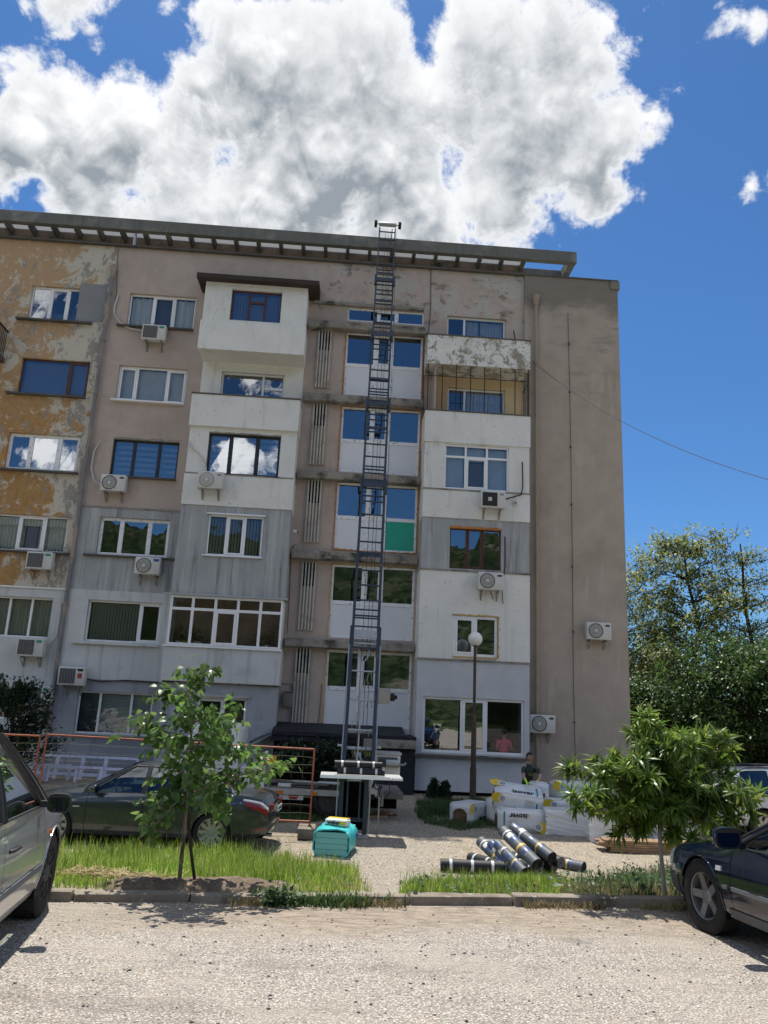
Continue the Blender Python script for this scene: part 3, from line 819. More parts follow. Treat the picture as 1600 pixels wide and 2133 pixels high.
# --- shell: ends, back, roof, floors inside
b = MB(); b.quad((XG1, YW - 0.0, ZB), (XG1, 36, ZB), (XG1, 36, ZT), (XG1, YW, ZT)); b.build('wall', M_gable, BLD)
b = MB(); b.quad((-20, 36, ZB), (XG1, 36, ZB), (XG1, 36, ZT), (-20, 36, ZT)); b.quad((-20, YW, ZB), (-20, 36, ZB), (-20, 36, ZT), (-20, YW, ZT)); b.build('back_wall', M_room, BLD)
b = MB(); b.box(-20, XG1 - 0.01, YW + 0.2, 36, ZT - 0.25, ZT - 0.05); b.build('roof', M_tar, BLD)
zst = 2.735
z1 = Z(598, 1335)
for k in range(-1, 6):
    z = z1 + zst * k - 0.2
    b = MB(); b.box(-20, XG1 - 0.02, YW + 0.3, 35.9, z - 0.2, z); b.build('floor_slab', M_room, BLD)
b = MB(); b.box(-20, XG1 - 0.03, YW + 3.6, YW + 3.7, ZB, ZT - 0.3); b.build('inner_wall', M_room, BLD)
for xx in (-11.5, -8.4, -5.0, -1.75, 2.43, 5.85):
    b = MB(); b.box(xx - 0.08, xx + 0.08, YW + 0.31, YW + 3.59, ZB, ZT - 0.3); b.build('inner_wall', M_room, BLD)

# --- parapet coping, attic, beam and rafters of the roof
b = MB(); b.box(-20, XG1 + 0.03, YW - 0.14, YW + 0.25, ZT, ZT + 0.055); b.build('coping', M_stone, BLD, bevel=0.01, seg=1)
b = MB(); b.box(8.96, XG1 + 0.06, YW - 0.16, YW + 1.5, ZT - 0.32, ZT - 0.02); b.build('corner_block', M_gable, BLD)
YA = 25.75
XA = X(1090, 575, YA)
b = MB(); b.box(-20, XA, YA, 34, ZT - 0.05, 17.86); b.build('attic_wall', M_attic, BLD)
# recesses in the attic wall: pale vent slots
for px in (25, 100, 160, 232, 300, 385, 455, 530, 605, 932, 1018):
    c = P(px, 505 + px * 0.067, YA)
    b = MB(); b.box(c.x - 0.28, c.x + 0.28, YA - 0.012, YA + 0.05, ZT + 0.14, ZT + 0.28); b.build('attic_vent', M_conc if px % 2 else M_patch, BLD)
XE = X(1201, 545, YW)
b = MB(); b.box(-20, XE, YW - 0.05, YW + 0.17, 17.66, 18.1); b.build('roof_beam', M_roofb, BLD, bevel=0.012, seg=1)
b = MB(); b.box(-20, XA - 0.02, YA + 0.02, 34, 17.98, 18.06); b.build('roof', M_tar, BLD)
def sheet_mat():
    m = bpy.data.materials.new('translucent_roof_sheet'); m.use_nodes = True
    t = m.node_tree; nt = NT(t); bs = t.nodes['Principled BSDF']
    bs.inputs['Base Color'].default_value = (0.75, 0.76, 0.76, 1); bs.inputs['Roughness'].default_value = 0.6
    tl = nt.new('ShaderNodeBsdfTranslucent'); tl.inputs[0].default_value = (0.44, 0.45, 0.46, 1)
    mx = nt.new('ShaderNodeMixShader'); mx.inputs[0].default_value = 0.75
    t.links.new(bs.outputs[0], mx.inputs[1]); t.links.new(tl.outputs[0], mx.inputs[2]); t.links.new(mx.outputs[0], t.nodes['Material Output'].inputs[0])
    return m
M_sheet = sheet_mat()
step = 0.8; n = int((XA + 20) / step)
for i in range(n + 1):
    x = XA - 0.1 - i * step
    b = MB(); b.box(x - 0.055, x + 0.055, YW + 0.172, YA, 17.62, 17.9); o = b.build('rafter', M_roofb, BLD)
    b = MB(); b.box(x - step + 0.06, x - 0.06, YW + 0.19, YA - 0.02, 17.84, 17.845); b.build('soffit_panel', M_sheet, BLD)
# the open frame at the right end
b = MB(); b.box(XE - 0.24, XE - 0.003, YW + 0.172, YW + 1.45, 17.68, 18.09); b.build('roof_beam', M_roofb, BLD, bevel=0.012, seg=1)
b = MB(); b.box(XA + 0.002, XE - 0.245, YW + 1.2, YW + 1.44, 17.68, 18.08); b.build('roof_beam', M_roofb, BLD, bevel=0.012, seg=1)
b = MB(); b.box(XE - 0.3, XE - 0.08, YW + 1.16, YW + 1.4, ZT, 17.675); b.build('post', M_roofb, BLD)
b = MB(); b.tube([(-7.98, YW + 0.1, ZT - 0.1), (-7.98, YW + 0.1, 17.6)], 0.055, 10); b.build('vent_pipe', M_alu, BLD)
b = MB(); b.tube([P(914, 558, 25.4), P(914, 549, 25.4)], 0.09, 10); b.build('vent_pipe', M_cable, BLD)
# ------------------------------------------------------------------ windows of the ochre and beige columns
def put(r, **kw):
    rev = kw.pop('rev', 0.10)
    f = window(r[0], r[1], r[2], r[3], kw.pop('Y', YW) + rev, **kw)
    return f
# ochre 5: three lights, the middle sash ajar
f = put(wo5, cols=(.36, .35, .29), gm=G_sky, sash=[(1, 0)], fw=.06)
f = put(wo4, cols=(.70, .30), fm=M_brownf, gm=G_sky, fw=.05, sash=[(1, 0)]); strip_blind(f, wo4[0] + .08, wo4[1] - .06, wo4[2] + .08, wo4[3] - .06, YW + .28, C_vblue, 0.1, 0.35)
f = put(wo3, cols=(.31, .40, .29), fm=M_film, gm=G_new, fw=.1, mw=.15)
f = put(wo2, cols=(.36, .36, .32), gm=G_dim, sash=[(1, 0)]); curtain(f, wo2[0], wo2[0] + .95, wo2[2] + .05, wo2[3] - .3, YW + .3, C_sheer); curtain(f, wo2[1] - .95, wo2[1] - .05, wo2[2] + .05, wo2[3] - .3, YW + .3, C_sheer)
b = MB(); b.box(wo2[0], wo2[1], YW + .22, YW + .24, wo2[3] - .32, wo2[3] - .06); b.build('roller_blind', C_sheer, f)
b = MB(); b.box(wo2[0] + .98, wo2[1] - 0.98, YW + .3, YW + .32, wo2[2] + .05, wo2[3] - .06); b.build('roller_blind', C_vblue, f)
f = put(wo1, cols=(.28, .36, .36), gm=G_dim, rev=.14, Y=YW - .04); curtain(f, wo1[0], wo1[1] - .05, wo1[2] + .05, wo1[3] - .06, YW + .3, C_vert)
f = put(wo0, cols=(.5, .5), gm=G_dim, rev=.14, Y=YW - .04)
for r, z0, ex in ((wo5, 0.0, (.32, .42)), (wo4, 0.0, (.3, .03)), (wo3, 0.0, (.1, .1)), (wo2, 0.0, (.2, .2))):
    sill(r[0] - ex[0], r[1] + ex[1], r[2] - .005, YW, M_stone, 0.16, 0.06)
# beige column
f = put(wm5, cols=(.36, .32, .32), gm=G_dim, sash=[(1, 0)]); curtain(f, wm5[0] + .05, wm5[0] + .8, wm5[2] + .05, wm5[3] - .05, YW + .26, C_lace, folds=5); curtain(f, wm5[1] - .75, wm5[1] - .05, wm5[2] + .05, wm5[3] - .05, YW + .26, C_lace, folds=5)
b = MB(); b.box(wm5[0] + .82, wm5[1] - .76, YW + .26, YW + .27, wm5[2] + .05, wm5[3] - .05); b.build('roller_blind', C_rollerd, f)
f = put(wm4, cols=(.27, .44, .29), gm=G_dim, sash=[(0, 0), (2, 0)], fw=.06)
b = MB(); b.box(wm4[0] + .05, wm4[1] - .05, YW + .26, YW + .27, wm4[2] + .05, wm4[3] - .05); b.build('roller_blind', C_roller, f)
f = put(wm3, cols=(.32, .38, .30), fm=M_blackf, gm=G_new, fw=.07, mw=.11); strip_blind(f, wm3[0] + .07, wm3[1] - .07, wm3[2] + .06, wm3[3] - .06, YW + .28, C_zebra, 0.09, name='zebra_blind', kind='z')
f = put(wm2, cols=(.31, .40, .29), fm=M_film, gm=G_new, fw=.1, mw=.14, Y=YW - .03)
f = put(wm1, cols=(.70, .30), gm=G_dim, sash=[(1, 0)], Y=YW - .06, rev=.13); strip_blind(f, wm1[0] + .06, wm1[0] + (wm1[1] - wm1[0]) * .69, wm1[2] + .06, wm1[3] - .06, YW + .25, C_vert, 0.09, 0.9)
f = put(wm0, cols=(.29, .42, .29), gm=G_dim, Y=YW - .02, rev=.11)
b = MB(); b.box(wm0[0] + .05, wm0[0] + .55, YW + .25, YW + .26, wm0[2] + .05, wm0[3] - .05); b.build('roller_blind', C_rollerd, f)
strip_blind(f, wm0[0] + .6, wm0[1] - .05, wm0[2] + .05, wm0[3] - .05, YW + .25, C_venet, 0.04, name='horizontal_blind', kind='h')
sill(wm5[0] - .3, wm5[1] + .02, wm5[2] - .005, YW, M_stone, .15, .05)
sill(wm4[0] - .1, wm4[1] + .03, wm4[2] - .005, YW, M_pvc, .16, .05)
sill(wm3[0] - .02, wm3[1] + .02, wm3[2] - .005, YW, M_stone, .12, .05)
sill(wm2[0] - .35, wm2[1] + .35, wm2[2] - .005, YW - .03, M_stone, .13, .06)
sill(wm1[0] - .3, wm1[1] + .02, wm1[2] - .03, YW - .06, M_white2, .12, .07)
sill(wm0[0] - .05, wm0[1] + .05, wm0[2] - .005, YW - .02, M_alu, .13, .03)
# grey film collar: broken plaster above the black window
b = MB(); k = 16
for i in range(k):
    a0 = wm3[0] + (wm3[1] - wm3[0]) * i / k; a1 = wm3[0] + (wm3[1] - wm3[0]) * (i + 1) / k
    b.box(a0, a1, YW - .006, YW + .08, wm3[3] - .01, wm3[3] + .03 + .04 * rnd.random())
b.build('broken_plaster', M_conc, BLD)
# dark drip band between grey and beige
b = MB(); b.box(XP, XBL + .2, YW - .05, YW - .004, z_bg - .045, z_bg + .005); b.build('ledge', M_conc, BLD)

# ------------------------------------------------------------------ left balcony stack
def pz(a, bb, Y): return (Z(*a, Y) + Z(*bb, Y)) / 2
YP = YB - 0.12
z5p_t = pz((420, 664), (632, 682), YP); z5p_b = pz((414, 724), (629, 740), YP); z5w_t = pz((430, 578), (638, 597), YB)
z4p_t = pz((405, 819), (624, 834), YP); z4p_b = pz((400, 886), (620, 897), YP)
z3l = pz((390, 984), (614, 998), YB); z3b = pz((383, 1051), (606, 1062), YB)
z2l = pz((367, 1156), (602, 1168), YB); z2b = pz((360, 1237), (598, 1245), YB)
z1g = pz((344, 1342), (590, 1354), YP); z1b = pz((338, 1418), (591, 1427), YP)
b5 = rect((484, 601), (583, 673), YB); b3 = rect((436, 900), (579, 995), YB); b2 = rect((436, 1071), (543, 1162), YB)
b4 = rect((463, 773), (590, 830), YW); b4 = (b4[0], b4[1], b4[3] - 1.45, b4[3])
b0 = rect((408, 1450), (498, 1650), YB + .04); b0 = (b0[0], b0[1], -0.55, b0[3])
XP0, XP1 = XBL - .03, XBR + .03
dp = YW - YB
wall(XBL, XBR, z5p_t, z5w_t, YB, [b5], M_white, returns=dp, lab='white painted box of the top balcony')
wall(XP0, XP1, z5p_b, z5p_t, YP, [], M_white, name='parapet', returns=dp + .12, top=True, bottom=True)
wall(XBL, XBR, z4p_t - .6, z5p_b + .05, YW - .004, [b4], M_white, reveal=.1)
wall(XP0, XP1, z4p_b, z4p_t, YP, [], M_white, name='parapet', returns=dp + .12, bottom=True)
b = MB(); b.box(XP0 - .02, XP1 + .02, YP - .03, YP + .15, z4p_t, z4p_t + .05); b.build('coping', M_stone, BLD, bevel=.008, seg=1)
b = MB(); b.box(XP0 + .02, XP1 - .02, YP + .14, YW - .01, z4p_b + .02, z4p_b + .16); b.build('balcony_floor', M_conc, BLD)
b = MB(); b.box(XP0, XP1, YP + .12, YP + .14, z4p_b + .05, z4p_t - .001); b.build('parapet', M_white, BLD)
wall(XBL, XBR, z3l, z4p_b, YB, [b3], M_white, returns=dp)
wall(XBL - .015, XBR + .015, z3b, z3l, YB - .05, [], M_white, name='parapet', returns=dp + .05, top=True, bottom=True)
wall(XBL, XBR, z2l, z3b, YB - .01, [b2], M_grey, returns=dp + .01)
wall(XBL - .012, XBR + .012, z2b, z2l, YB - .05, [], M_grey, name='parapet', returns=dp + .05, top=True, bottom=True, lab='streaked grey parapet')
wall(XP0, XP1, z1b, z1g, YP, [], M_white2, name='parapet', returns=dp + .12, top=True, bottom=True)
wall(XBL, XBR, ZB, z1b, YB + .04, [b0], M_grey2, returns=dp - .04, reveal=.14)
b = MB(); b.box(XBL, XBR, YB + 0.0, YB + .035, z1b - .05, z1b + .02); b.build('ledge', M_conc, BLD)
b = MB(); b.box(XBL, XBR, YB - .06, YB - .053, z3l - .03, z3l + .01); b.build('ledge', M_conc, BLD)
wall(XBL + .25, XBR - .25, z5w_t - .2, ZT, YW, [], M_beige)
# canopy over the top box
c0 = P(411, 566, YP - .15); c1 = P(665, 590, YP - .15)
b = MB(); zc = (c0.z + c1.z) / 2 + .02
b.face([(c0.x, YP - .18, zc), (c1.x, YP - .18, zc), (c1.x, YW - .01, zc + .32), (c0.x, YW - .01, zc + .32)])
b.face([(c0.x, YP - .18, zc - .16), (c0.x, YW - .01, zc - .1), (c1.x, YW - .01, zc - .1), (c1.x, YP - .18, zc - .16)])
b.face([(c0.x, YP - .18, zc - .16), (c1.x, YP - .18, zc - .16), (c1.x, YP - .18, zc), (c0.x, YP - .18, zc)])
b.face([(c0.x, YW - .01, zc - .1), (c0.x, YP - .18, zc - .16), (c0.x, YP - .18, zc), (c0.x, YW - .01, zc + .32)])
b.face([(c1.x, YP - .18, zc - .16), (c1.x, YW - .01, zc - .1), (c1.x, YW - .01, zc + .32), (c1.x, YP - .18, zc)])
b.build('canopy', M_brownroof, BLD)
# windows of the stack
f = put(b5, Y=YB, cols=(.36, .31, .33), fm=M_brownf, gm=G_sky, fw=.06, mw=.07)
b = MB(); xs = list(f['xs']); b.box(xs[1], xs[2], YB + .1, YB + .17, b5[2] + (b5[3] - b5[2]) * .60, b5[2] + (b5[3] - b5[2]) * .67); b.build('transom', M_brownf, f)
strip_blind(f, b5[0] + .07, xs[1], b5[2] + .06, b5[3] - .06, YB + .3, C_vblue, .09, .5); strip_blind(f, xs[2], b5[1] - .06, b5[2] + .06, b5[3] - .06, YB + .3, C_vblue, .09, .5)
b = MB(); b.box(xs[1], xs[2], YB + .3, YB + .31, b5[2] + .06, b5[3] - .1); b.build('roller_blind', C_vblue, f)
f = put(b4, Y=YW, cols=(.66, .34), gm=G_sky, fw=.06); xs = list(f['xs'])
b = MB(); b.box(xs[1] + .03, b4[1] - .05, YW + .1, YW + .165, b4[3] - .55, b4[3] - .46); b.build('transom', M_pvc, f)
b = MB(); b.box(xs[1] + .06, b4[1] - .12, YW + .26, YW + .27, b4[2], b4[3] - .58); b.build('roller_blind', fabric('deep_blue_blind', (.05, .12, .28)), f)
f = put(b3, Y=YB, cols=(.31, .37, .32), fm=M_blackf, gm=G_new, fw=.08, mw=.13); strip_blind(f, b3[0] + .07, b3[1] - .07, b3[2] + .06, b3[3] - .06, YB + .3, C_zebra, .09, name='zebra_blind', kind='z')
b = MB()
for i in range(14):
    a0 = b3[0] + (b3[1] - b3[0]) * i / 14; a1 = b3[0] + (b3[1] - b3[0]) * (i + 1) / 14
    b.box(a0, a1, YB - .006, YB + .08, b3[3] - .01, b3[3] + .015 + .03 * rnd.random())
b.build('broken_plaster', M_conc, BLD)
f = put(b2, Y=YB - .01, cols=(.34, .33, .33), gm=G_dim, sash=[(1, 0)], rev=.04); strip_blind(f, b2[0] + .05, b2[1] - .05, b2[2] + .05, b2[3] - .05, YB + .26, C_vert, .09, .9)
b = MB(); b.box(b2[0] - .06, b2[1] + .06, YB - .1, YB - .012, b2[3], b2[3] + .04); b.build('drip_cap', M_pvc, f)
sill(b2[0] - .08, b2[1] + .06, b2[2] - .005, YB - .01, M_pvc, .12, .04)
# glazed balcony of the first floor
b1 = (XBL + .0, XBR - .02, z1g, z2b - .06)
f = window(b1[0], b1[1], b1[2], b1[3], YB - .06, cols=(1, 1, 1, 1, 1), rows=(.27, .73), gm=G_dim, fw=.075, mw=.085, sash=[(2, 1)], label='white glazed balcony front with flowers behind it')
b = MB(); b.box(b1[0] - .08, b1[1] + .06, YB - .18, YB - .062, b1[2] - .045, b1[2]); b.build('window_sill', M_pvc, f)
b = MB(); b.box(b1[0] - .22, b1[1] + .12, YB - .16, YB - .06, b1[3] + .002, b1[3] + .05); b.build('drip_cap', M_alu, f)
for xx in (b1[0], b1[1] - .06):
    b = MB(); b.box(xx, xx + .06, YB + .012, YW - .05, b1[2], b1[3]); b.build('side_panel', M_pvc, f)
b = MB(); b.quad((b1[0], YW - .3, b1[2] - .2), (b1[1], YW - .3, b1[2] - .2), (b1[1], YW - .3, b1[3]), (b1[0], YW - .3, b1[3])); b.build('inner_wall', pmat('pink_balcony_wall', (.30, .17, .14), var=.2), BLD)
b = MB(); b.box(b1[0], b1[1], YB + .05, YW - .3, b1[2] - .3, b1[2] - .2); b.build('balcony_floor', M_conc, BLD)
# door of the ground floor balcony
f = put(b0, Y=YB + .04, cols=(.55, .45), gm=G_dim, fw=.07, sash=[(0, 0)], name='balcony_door'); xs = list(f['xs'])
b = MB(); b.box(b0[0] - .05, b0[1] + .08, YB - .04, YB + .035, b0[3], b0[3] + .07); b.build('drip_cap', M_alu, f)

# ------------------------------------------------------------------ staircase: windows, slabs, vents
for k, s in enumerate(S):
    green = {(2, 1): M_green} if k == 3 else {}
    if k == 0:
        f = window(s[0], s[1], s[2], s[3], YW + .03, cols=(.40, .25, .35), fm=M_film, gm=G_new, fw=.05, mw=.08, sash=[(1, 0)])
    else:
        pn = {(0, 1): M_panel, (1, 1): M_panel, (2, 1): M_panel}; pn.update(green)
        rows = (.52, .48) if k < 5 else (.50, .50)
        f = window(s[0], s[1], s[2] + (.16 if k == 5 else 0), s[3], YW + .03, cols=(.385, .215, .40), rows=rows, fm=M_film, gm=G_new, fw=.07, mw=.12, panels=pn, sash=[(1, 0)], label='new staircase window, green panel bottom right' if green else None)
        # foam round the frame
        b = MB(); fo = M_foam if k < 4 else M_foamy
        def foam(b, p0, p1, along):
            n = 26
            for i in range(n):
                t0 = i / n; t1 = (i + 1) / n; w = rnd.uniform(.012, .055)
                if along == 'z': b.box(p0[0] - w if p0[2] else p0[0], p0[0] if p0[2] else p0[0] + w, YW - .012 - .02 * rnd.random(), YW + .04, p0[1] + (p1 - p0[1]) * t0, p0[1] + (p1 - p0[1]) * t1)
                else: b.box(p0[0] + (p1 - p0[0]) * t0, p0[0] + (p1 - p0[0]) * t1, YW - .012 - .02 * rnd.random(), YW + .04, p0[1], p0[1] + w)
        foam(b, (s[0] - .0, s[2], True), s[3], 'z'); foam(b, (s[0], s[3]), s[1], 'x')
        if k == 3: foam(b, (s[0], s[2] - .03), s[1], 'x')
        if k in (1, 2, 3): foam(b, (s[1], s[2], False), s[3], 'z')
        tag(b.build('foam_seam', fo, f), kind='stuff')
    if k == 5:
        for i in range(5):
            a = s[0] + (s[1] - s[0]) * i / 5; c = s[0] + (s[1] - s[0]) * (i + 1) / 5
            b = MB(); b.box(a + .004, c - .004, YW + .01, YW + .1, s[2], s[2] + .15); b.build('insulation_strip', M_panel, f)
# concrete slabs of the landings
sl = [((650, 664), (880, 682)), ((636, 817), (877, 832)), ((624, 978), (873, 993)), ((608, 1145), (866, 1158)), ((598, 1328), (857, 1341))]
for i, (l, r) in enumerate(sl):
    zt = (Z(*l, 24.68) + Z(*r, 24.68)) / 2
    nx = 60; rows = []
    x0s, x1s = XBR + .06, XRL - .04
    b = MB()
    prof = [(24.98, zt + .01), (24.70, zt), (24.675, zt - .02), (24.67, zt - .235), (24.70, zt - .262), (24.98, zt - .265)]
    for (yy, zz) in prof:
        rows.append([(x0s + (x1s - x0s) * j / nx, yy + .012 * mnoise.noise(Vector((j * .5, zz * 9, i))), zz + .016 * mnoise.noise(Vector((j * .35, yy * 9, i + 5)))) for j in range(nx + 1)])
    b.grid(rows)
    b.face([(x0s, y, z) for y, z in prof]); b.face([(x1s, y, z) for y, z in prof][::-1])
    b.build('concrete_slab', M_conc, BLD)
zt = (Z(660, 625) + Z(880, 652)) / 2
b = MB(); b.box(XBR + .15, XRL - .1, YW - .1, YW - .004, zt - .07, zt + .06); b.build('concrete_slab', M_conc, BLD, bevel=.015, seg=1)
# louvre strips beside the stair windows
M_fin = pmat('vent_fin_paint', (.50, .48, .43), rough=.85, var=.1, layers=[((.3, .28, .24), 3, .5, .7)])
M_slot = pmat('vent_slot', (.012, .012, .012), rough=.9, var=0)
for k in range(1, 6):
    zt_ = S[k][3] + .02; zb_ = S[k][2] + (.16 if k < 5 else .02)
    x0, x1 = -1.30, -0.86
    g = MB(); g.box(x0 - .05, x1 + .05, YW - .03, YW - .004, zb_, zt_)
    o = g.build('vent_louvre', M_beige, BLD)
    g = MB(); g.box(x0, x1, YW - .036, YW - .032, zt_ - .78, zt_ - .02); g.build('slot', M_slot, o)
    for i in range(5):
        a = x0 + (x1 - x0) * i / 4.4
        q = MB(); q.box(a, a + .045, YW - .085, YW - .037, zb_ + .01, zt_ - .01); q.build('fin', M_fin, o)
# entrance canopy and the dark porch under it
ze = Z(700, 1520, 23.6)
xe0, xe1 = XBR + .06, XRL - .02
b = MB(); b.box(xe0 - .1, xe1 + .02, 23.55, YW - .005, ze - .38, ze - .1); b.build('entrance_canopy', M_tar, BLD, bevel=.02, seg=1)
b = MB(); b.face([(xe0 - .1, 23.5, ze - .098), (xe1 - .3, 23.5, ze - .098), (xe1 - .3, YW - .006, ze + .13), (xe0 - .1, YW - .006, ze + .13)])
b.face([(xe0 - .1, 23.5, ze - .2), (xe1 - .3, 23.5, ze - .2), (xe1 - .3, 23.5, ze - .098), (xe0 - .1, 23.5, ze - .098)])
b.build('tar_felt', M_tar, BLD)
b = MB(); b.box(xe1 - 1.5, xe1 + .01, 23.45, 23.6, ze - .44, ze - .2); b.build('canopy_edge', M_conc, BLD)
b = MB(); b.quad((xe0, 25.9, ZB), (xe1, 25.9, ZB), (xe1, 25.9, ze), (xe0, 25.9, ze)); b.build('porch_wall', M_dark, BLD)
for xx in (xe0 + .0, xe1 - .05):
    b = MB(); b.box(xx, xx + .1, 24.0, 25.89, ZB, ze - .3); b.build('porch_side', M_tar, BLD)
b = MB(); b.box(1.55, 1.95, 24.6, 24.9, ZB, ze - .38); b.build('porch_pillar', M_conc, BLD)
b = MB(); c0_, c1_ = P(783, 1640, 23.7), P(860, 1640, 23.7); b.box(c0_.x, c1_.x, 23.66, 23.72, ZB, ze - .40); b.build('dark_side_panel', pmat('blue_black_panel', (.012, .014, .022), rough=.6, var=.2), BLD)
b = MB(); b.box(.35, 1.35, 25.82, 25.88, -.7, 1.35); o = b.build('entrance_door', M_brownf, BLD)
b = MB(); b.box(.47, 1.23, 25.8, 25.815, .1, 1.2); b.build('pane', G_dim, o)

# ------------------------------------------------------------------ right balcony stack
dr = YW - YR
zr3 = (Z(876, 1076, YR) + Z(1105, 1088, YR)) / 2; zr3l = (Z(883, 1018, YR) + Z(1106, 1030, YR)) / 2
zr2 = (Z(876, 1186, YR) + Z(1105, 1197, YR)) / 2; zr1 = (Z(870, 1371, YR) + Z(1105, 1383, YR)) / 2
zr0 = (Z(864, 1570, YR) + Z(1089, 1581, YR)) / 2; zrb = (Z(862, 1645, YR) + Z(1056, 1655, YR)) / 2
r3 = rect((927, 924), (1060, 1025), YR); r2 = rect((938, 1096), (1044, 1189), YR); r1 = rect((944, 1281), (1036, 1371), YR); r0 = rect((882, 1450), (1092, 1575), YR)
q = .025
wall(XRL - q, XRR + q, zr5b, zr5t, YR - .04, [], M_peel, name='parapet', returns=dr + .04, bottom=True, lab='parapet with peeling white paint')
wall(XRL - q, XRR + q, zr4b, zr4t, YR - .04, [], M_white, name='parapet', returns=dr + .04, bottom=True)
for zt in (zr5t, zr4t):
    b = MB(); b.box(XRL - .05, XRR + .05, YR - .07, YR + .1, zt, zt + .04); b.build('coping', M_stone, BLD, bevel=.008, seg=1)
    b = MB(); b.box(XRL + .02, XRR - .02, YR + .06, YR + .08, zt - .8, zt - .001); b.build('parapet', M_white, BLD)
for zb_ in (zr5b, zr4b):
    b = MB(); b.box(XRL + .01, XRR - .01, YR + .08, YW - .006, zb_ + .01, zb_ + .13); b.build('balcony_floor', M_conc, BLD)
wall(XRL, XRR, zr3l, zr4b, YR, [r3], M_white, returns=dr)
wall(XRL - .01, XRR + .01, zr3, zr3l, YR - .03, [], M_white, name='parapet', returns=dr + .03, top=True, bottom=True)
wall(XRL, XRR, zr2, zr3, YR + .01, [r2], M_grey, returns=dr - .01)
wall(XRL - .005, XRR + .005, zr1, zr2, YR - .02, [r1], M_white, returns=dr + .02, top=True, bottom=True)
wall(XRL, XRR, zr0, zr1, YR, [r0], M_lilac, returns=dr)
wall(XRL + .02, XRR - .02, zrb, zr0, YR + .05, [], M_lilac, returns=dr - .05, bottom=True)
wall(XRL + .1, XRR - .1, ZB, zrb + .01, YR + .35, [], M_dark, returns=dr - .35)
for zt in (zr3l, zr2, zr1, zr0):
    b = MB(); b.box(XRL - .03, XRR + .03, YR - .05, YR - .002, zt - .015, zt + .03); b.build('ledge', M_conc, BLD)
# balcony 5 and 4 windows
f = put(r5w, cols=(.30, .70), gm=G_sky, fw=.06); curtain(f, r5w[0] + .7, r5w[0] + 1.15, r5w[2], r5w[3] - .05, YW + .3, C_sheer); curtain(f, r5w[1] - .85, r5w[1] - .04, r5w[2], r5w[3] - .05, YW + .3, C_sheer)
f = put(r4w, cols=(.30, .70), gm=G_sky, fw=.06); curtain(f, r4w[0] + .7, r4w[1] - .04, r4w[2], r4w[3] - .05, YW + .3, C_sheer)
b = MB(); b.box(XRL + .26, XRL + .32, YR + .1, YW - .01, zr4b + .14, zr5b - .005); b.build('balcony_side', M_beige, BLD)
# bars of the fourth floor balcony
gr = MB(); zg0, zg1 = zr4t + .04, zr5b - .005
gro = None
bars = [(891, 1), (921, 1), (950, 1), (980, 1), (1009, 1), (1043, 1), (1073, 1), (1101, 1)]
o = None
for i, (px, _) in enumerate(bars):
    xx = X(px, 815, YR); b = MB(); b.box(xx - .014, xx + .014, YR - .012, YR + .012, zg0, zg1)
    if o is None:
        hb = MB(); zh = zg1 - .42; hb.box(XRL + .0, XRR, YR - .008, YR + .008, zh - .01, zh + .01); hb.box(XRR - .016, XRR, YR + .01, YW - .02, zh - .01, zh + .01)
        hb.box(XRL, XRR, YR - .009, YR + .009, zg0, zg0 + .02)
        o = hb.build('balcony_grille', M_iron, BLD)
    b.build('bar', M_iron, o)
for yy in (YR + .25, YR + .5, YR + .75):
    b = MB(); b.box(XRR - .012, XRR + .012, yy - .012, yy + .012, zg0, zg1); b.build('bar', M_iron, o)
b = MB(); b.bar((5.35, YR + .05, zr5t + .02), (5.27, YR + .0, zr5t + .38), .03); b.build('iron_stub', M_iron, BLD)
# glazed windows
f = put(r3, Y=YR, cols=(.33, .33, .34), rows=(.27, .73), gm=G_dim, fw=.06, mw=.07, sash=[(1, 1)], rev=.05)
for (i, m) in ((0, C_blue), (2, C_blue), (1, C_rollerd)):
    xs = list(f['xs']); b = MB(); b.box(xs[i] + .06, xs[i + 1] - .04, YR + .22, YR + .23, r3[2] + .05, r3[3] - .05 - (.5 if m is C_rollerd else 0)); b.build('roller_blind', m, f)
b = MB(); xs = list(f['xs']); b.box(xs[1] + .05, xs[2] - .05, YR + .22, YR + .23, r3[3] - .5, r3[3] - .05); b.build('roller_blind', C_blue, f)
f = put(r2, Y=YR + .01, cols=(.33, .32, .35), fm=M_brownf, gm=G_new, fw=.045, mw=.05, sash=[(1, 0)], sashm=M_brownf, rev=.09)
b = MB()
for i in range(20):
    a = r2[0] + (r2[1] - r2[0]) * i / 20; b.box(a, a + (r2[1] - r2[0]) / 20, YR - .01, YR + .1, r2[3] - .05, r2[3] + .005 + .03 * rnd.random())
b.build('foam_seam', M_foam, f)
f = put(r1, Y=YR - .02, cols=(.5, .5), gm=G_new, fw=.09, mw=.12, rev=.03, sash=[(0, 0)])
cx = (r1[0] + r1[1]) / 2
for sgn, x0, x1 in ((1, r1[0] + .05, cx), (-1, cx, r1[1] - .05)):
    b = MB(); rows = []
    for t in np.linspace(0, 1, 8):
        z = r1[3] - .1 - (r1[3] - r1[2] - .15) * t; nn = 24
        # tied back: the curtain narrows towards the middle of the window
        if sgn > 0: xa, xb = x0 + (x1 - x0) * .25 * t + .55 * (x1 - x0) * t * t, x1
        else: xa, xb = x0, x1 - (x1 - x0) * .25 * t - .55 * (x1 - x0) * t * t
        rows.append([(xa + (xb - xa) * i / nn, YR + .3 + .025 * math.sin(i * 1.9), z) for i in range(nn + 1)])
    b.grid(rows); b.build('curtain', C_gold, f, smooth=True)
b = MB()
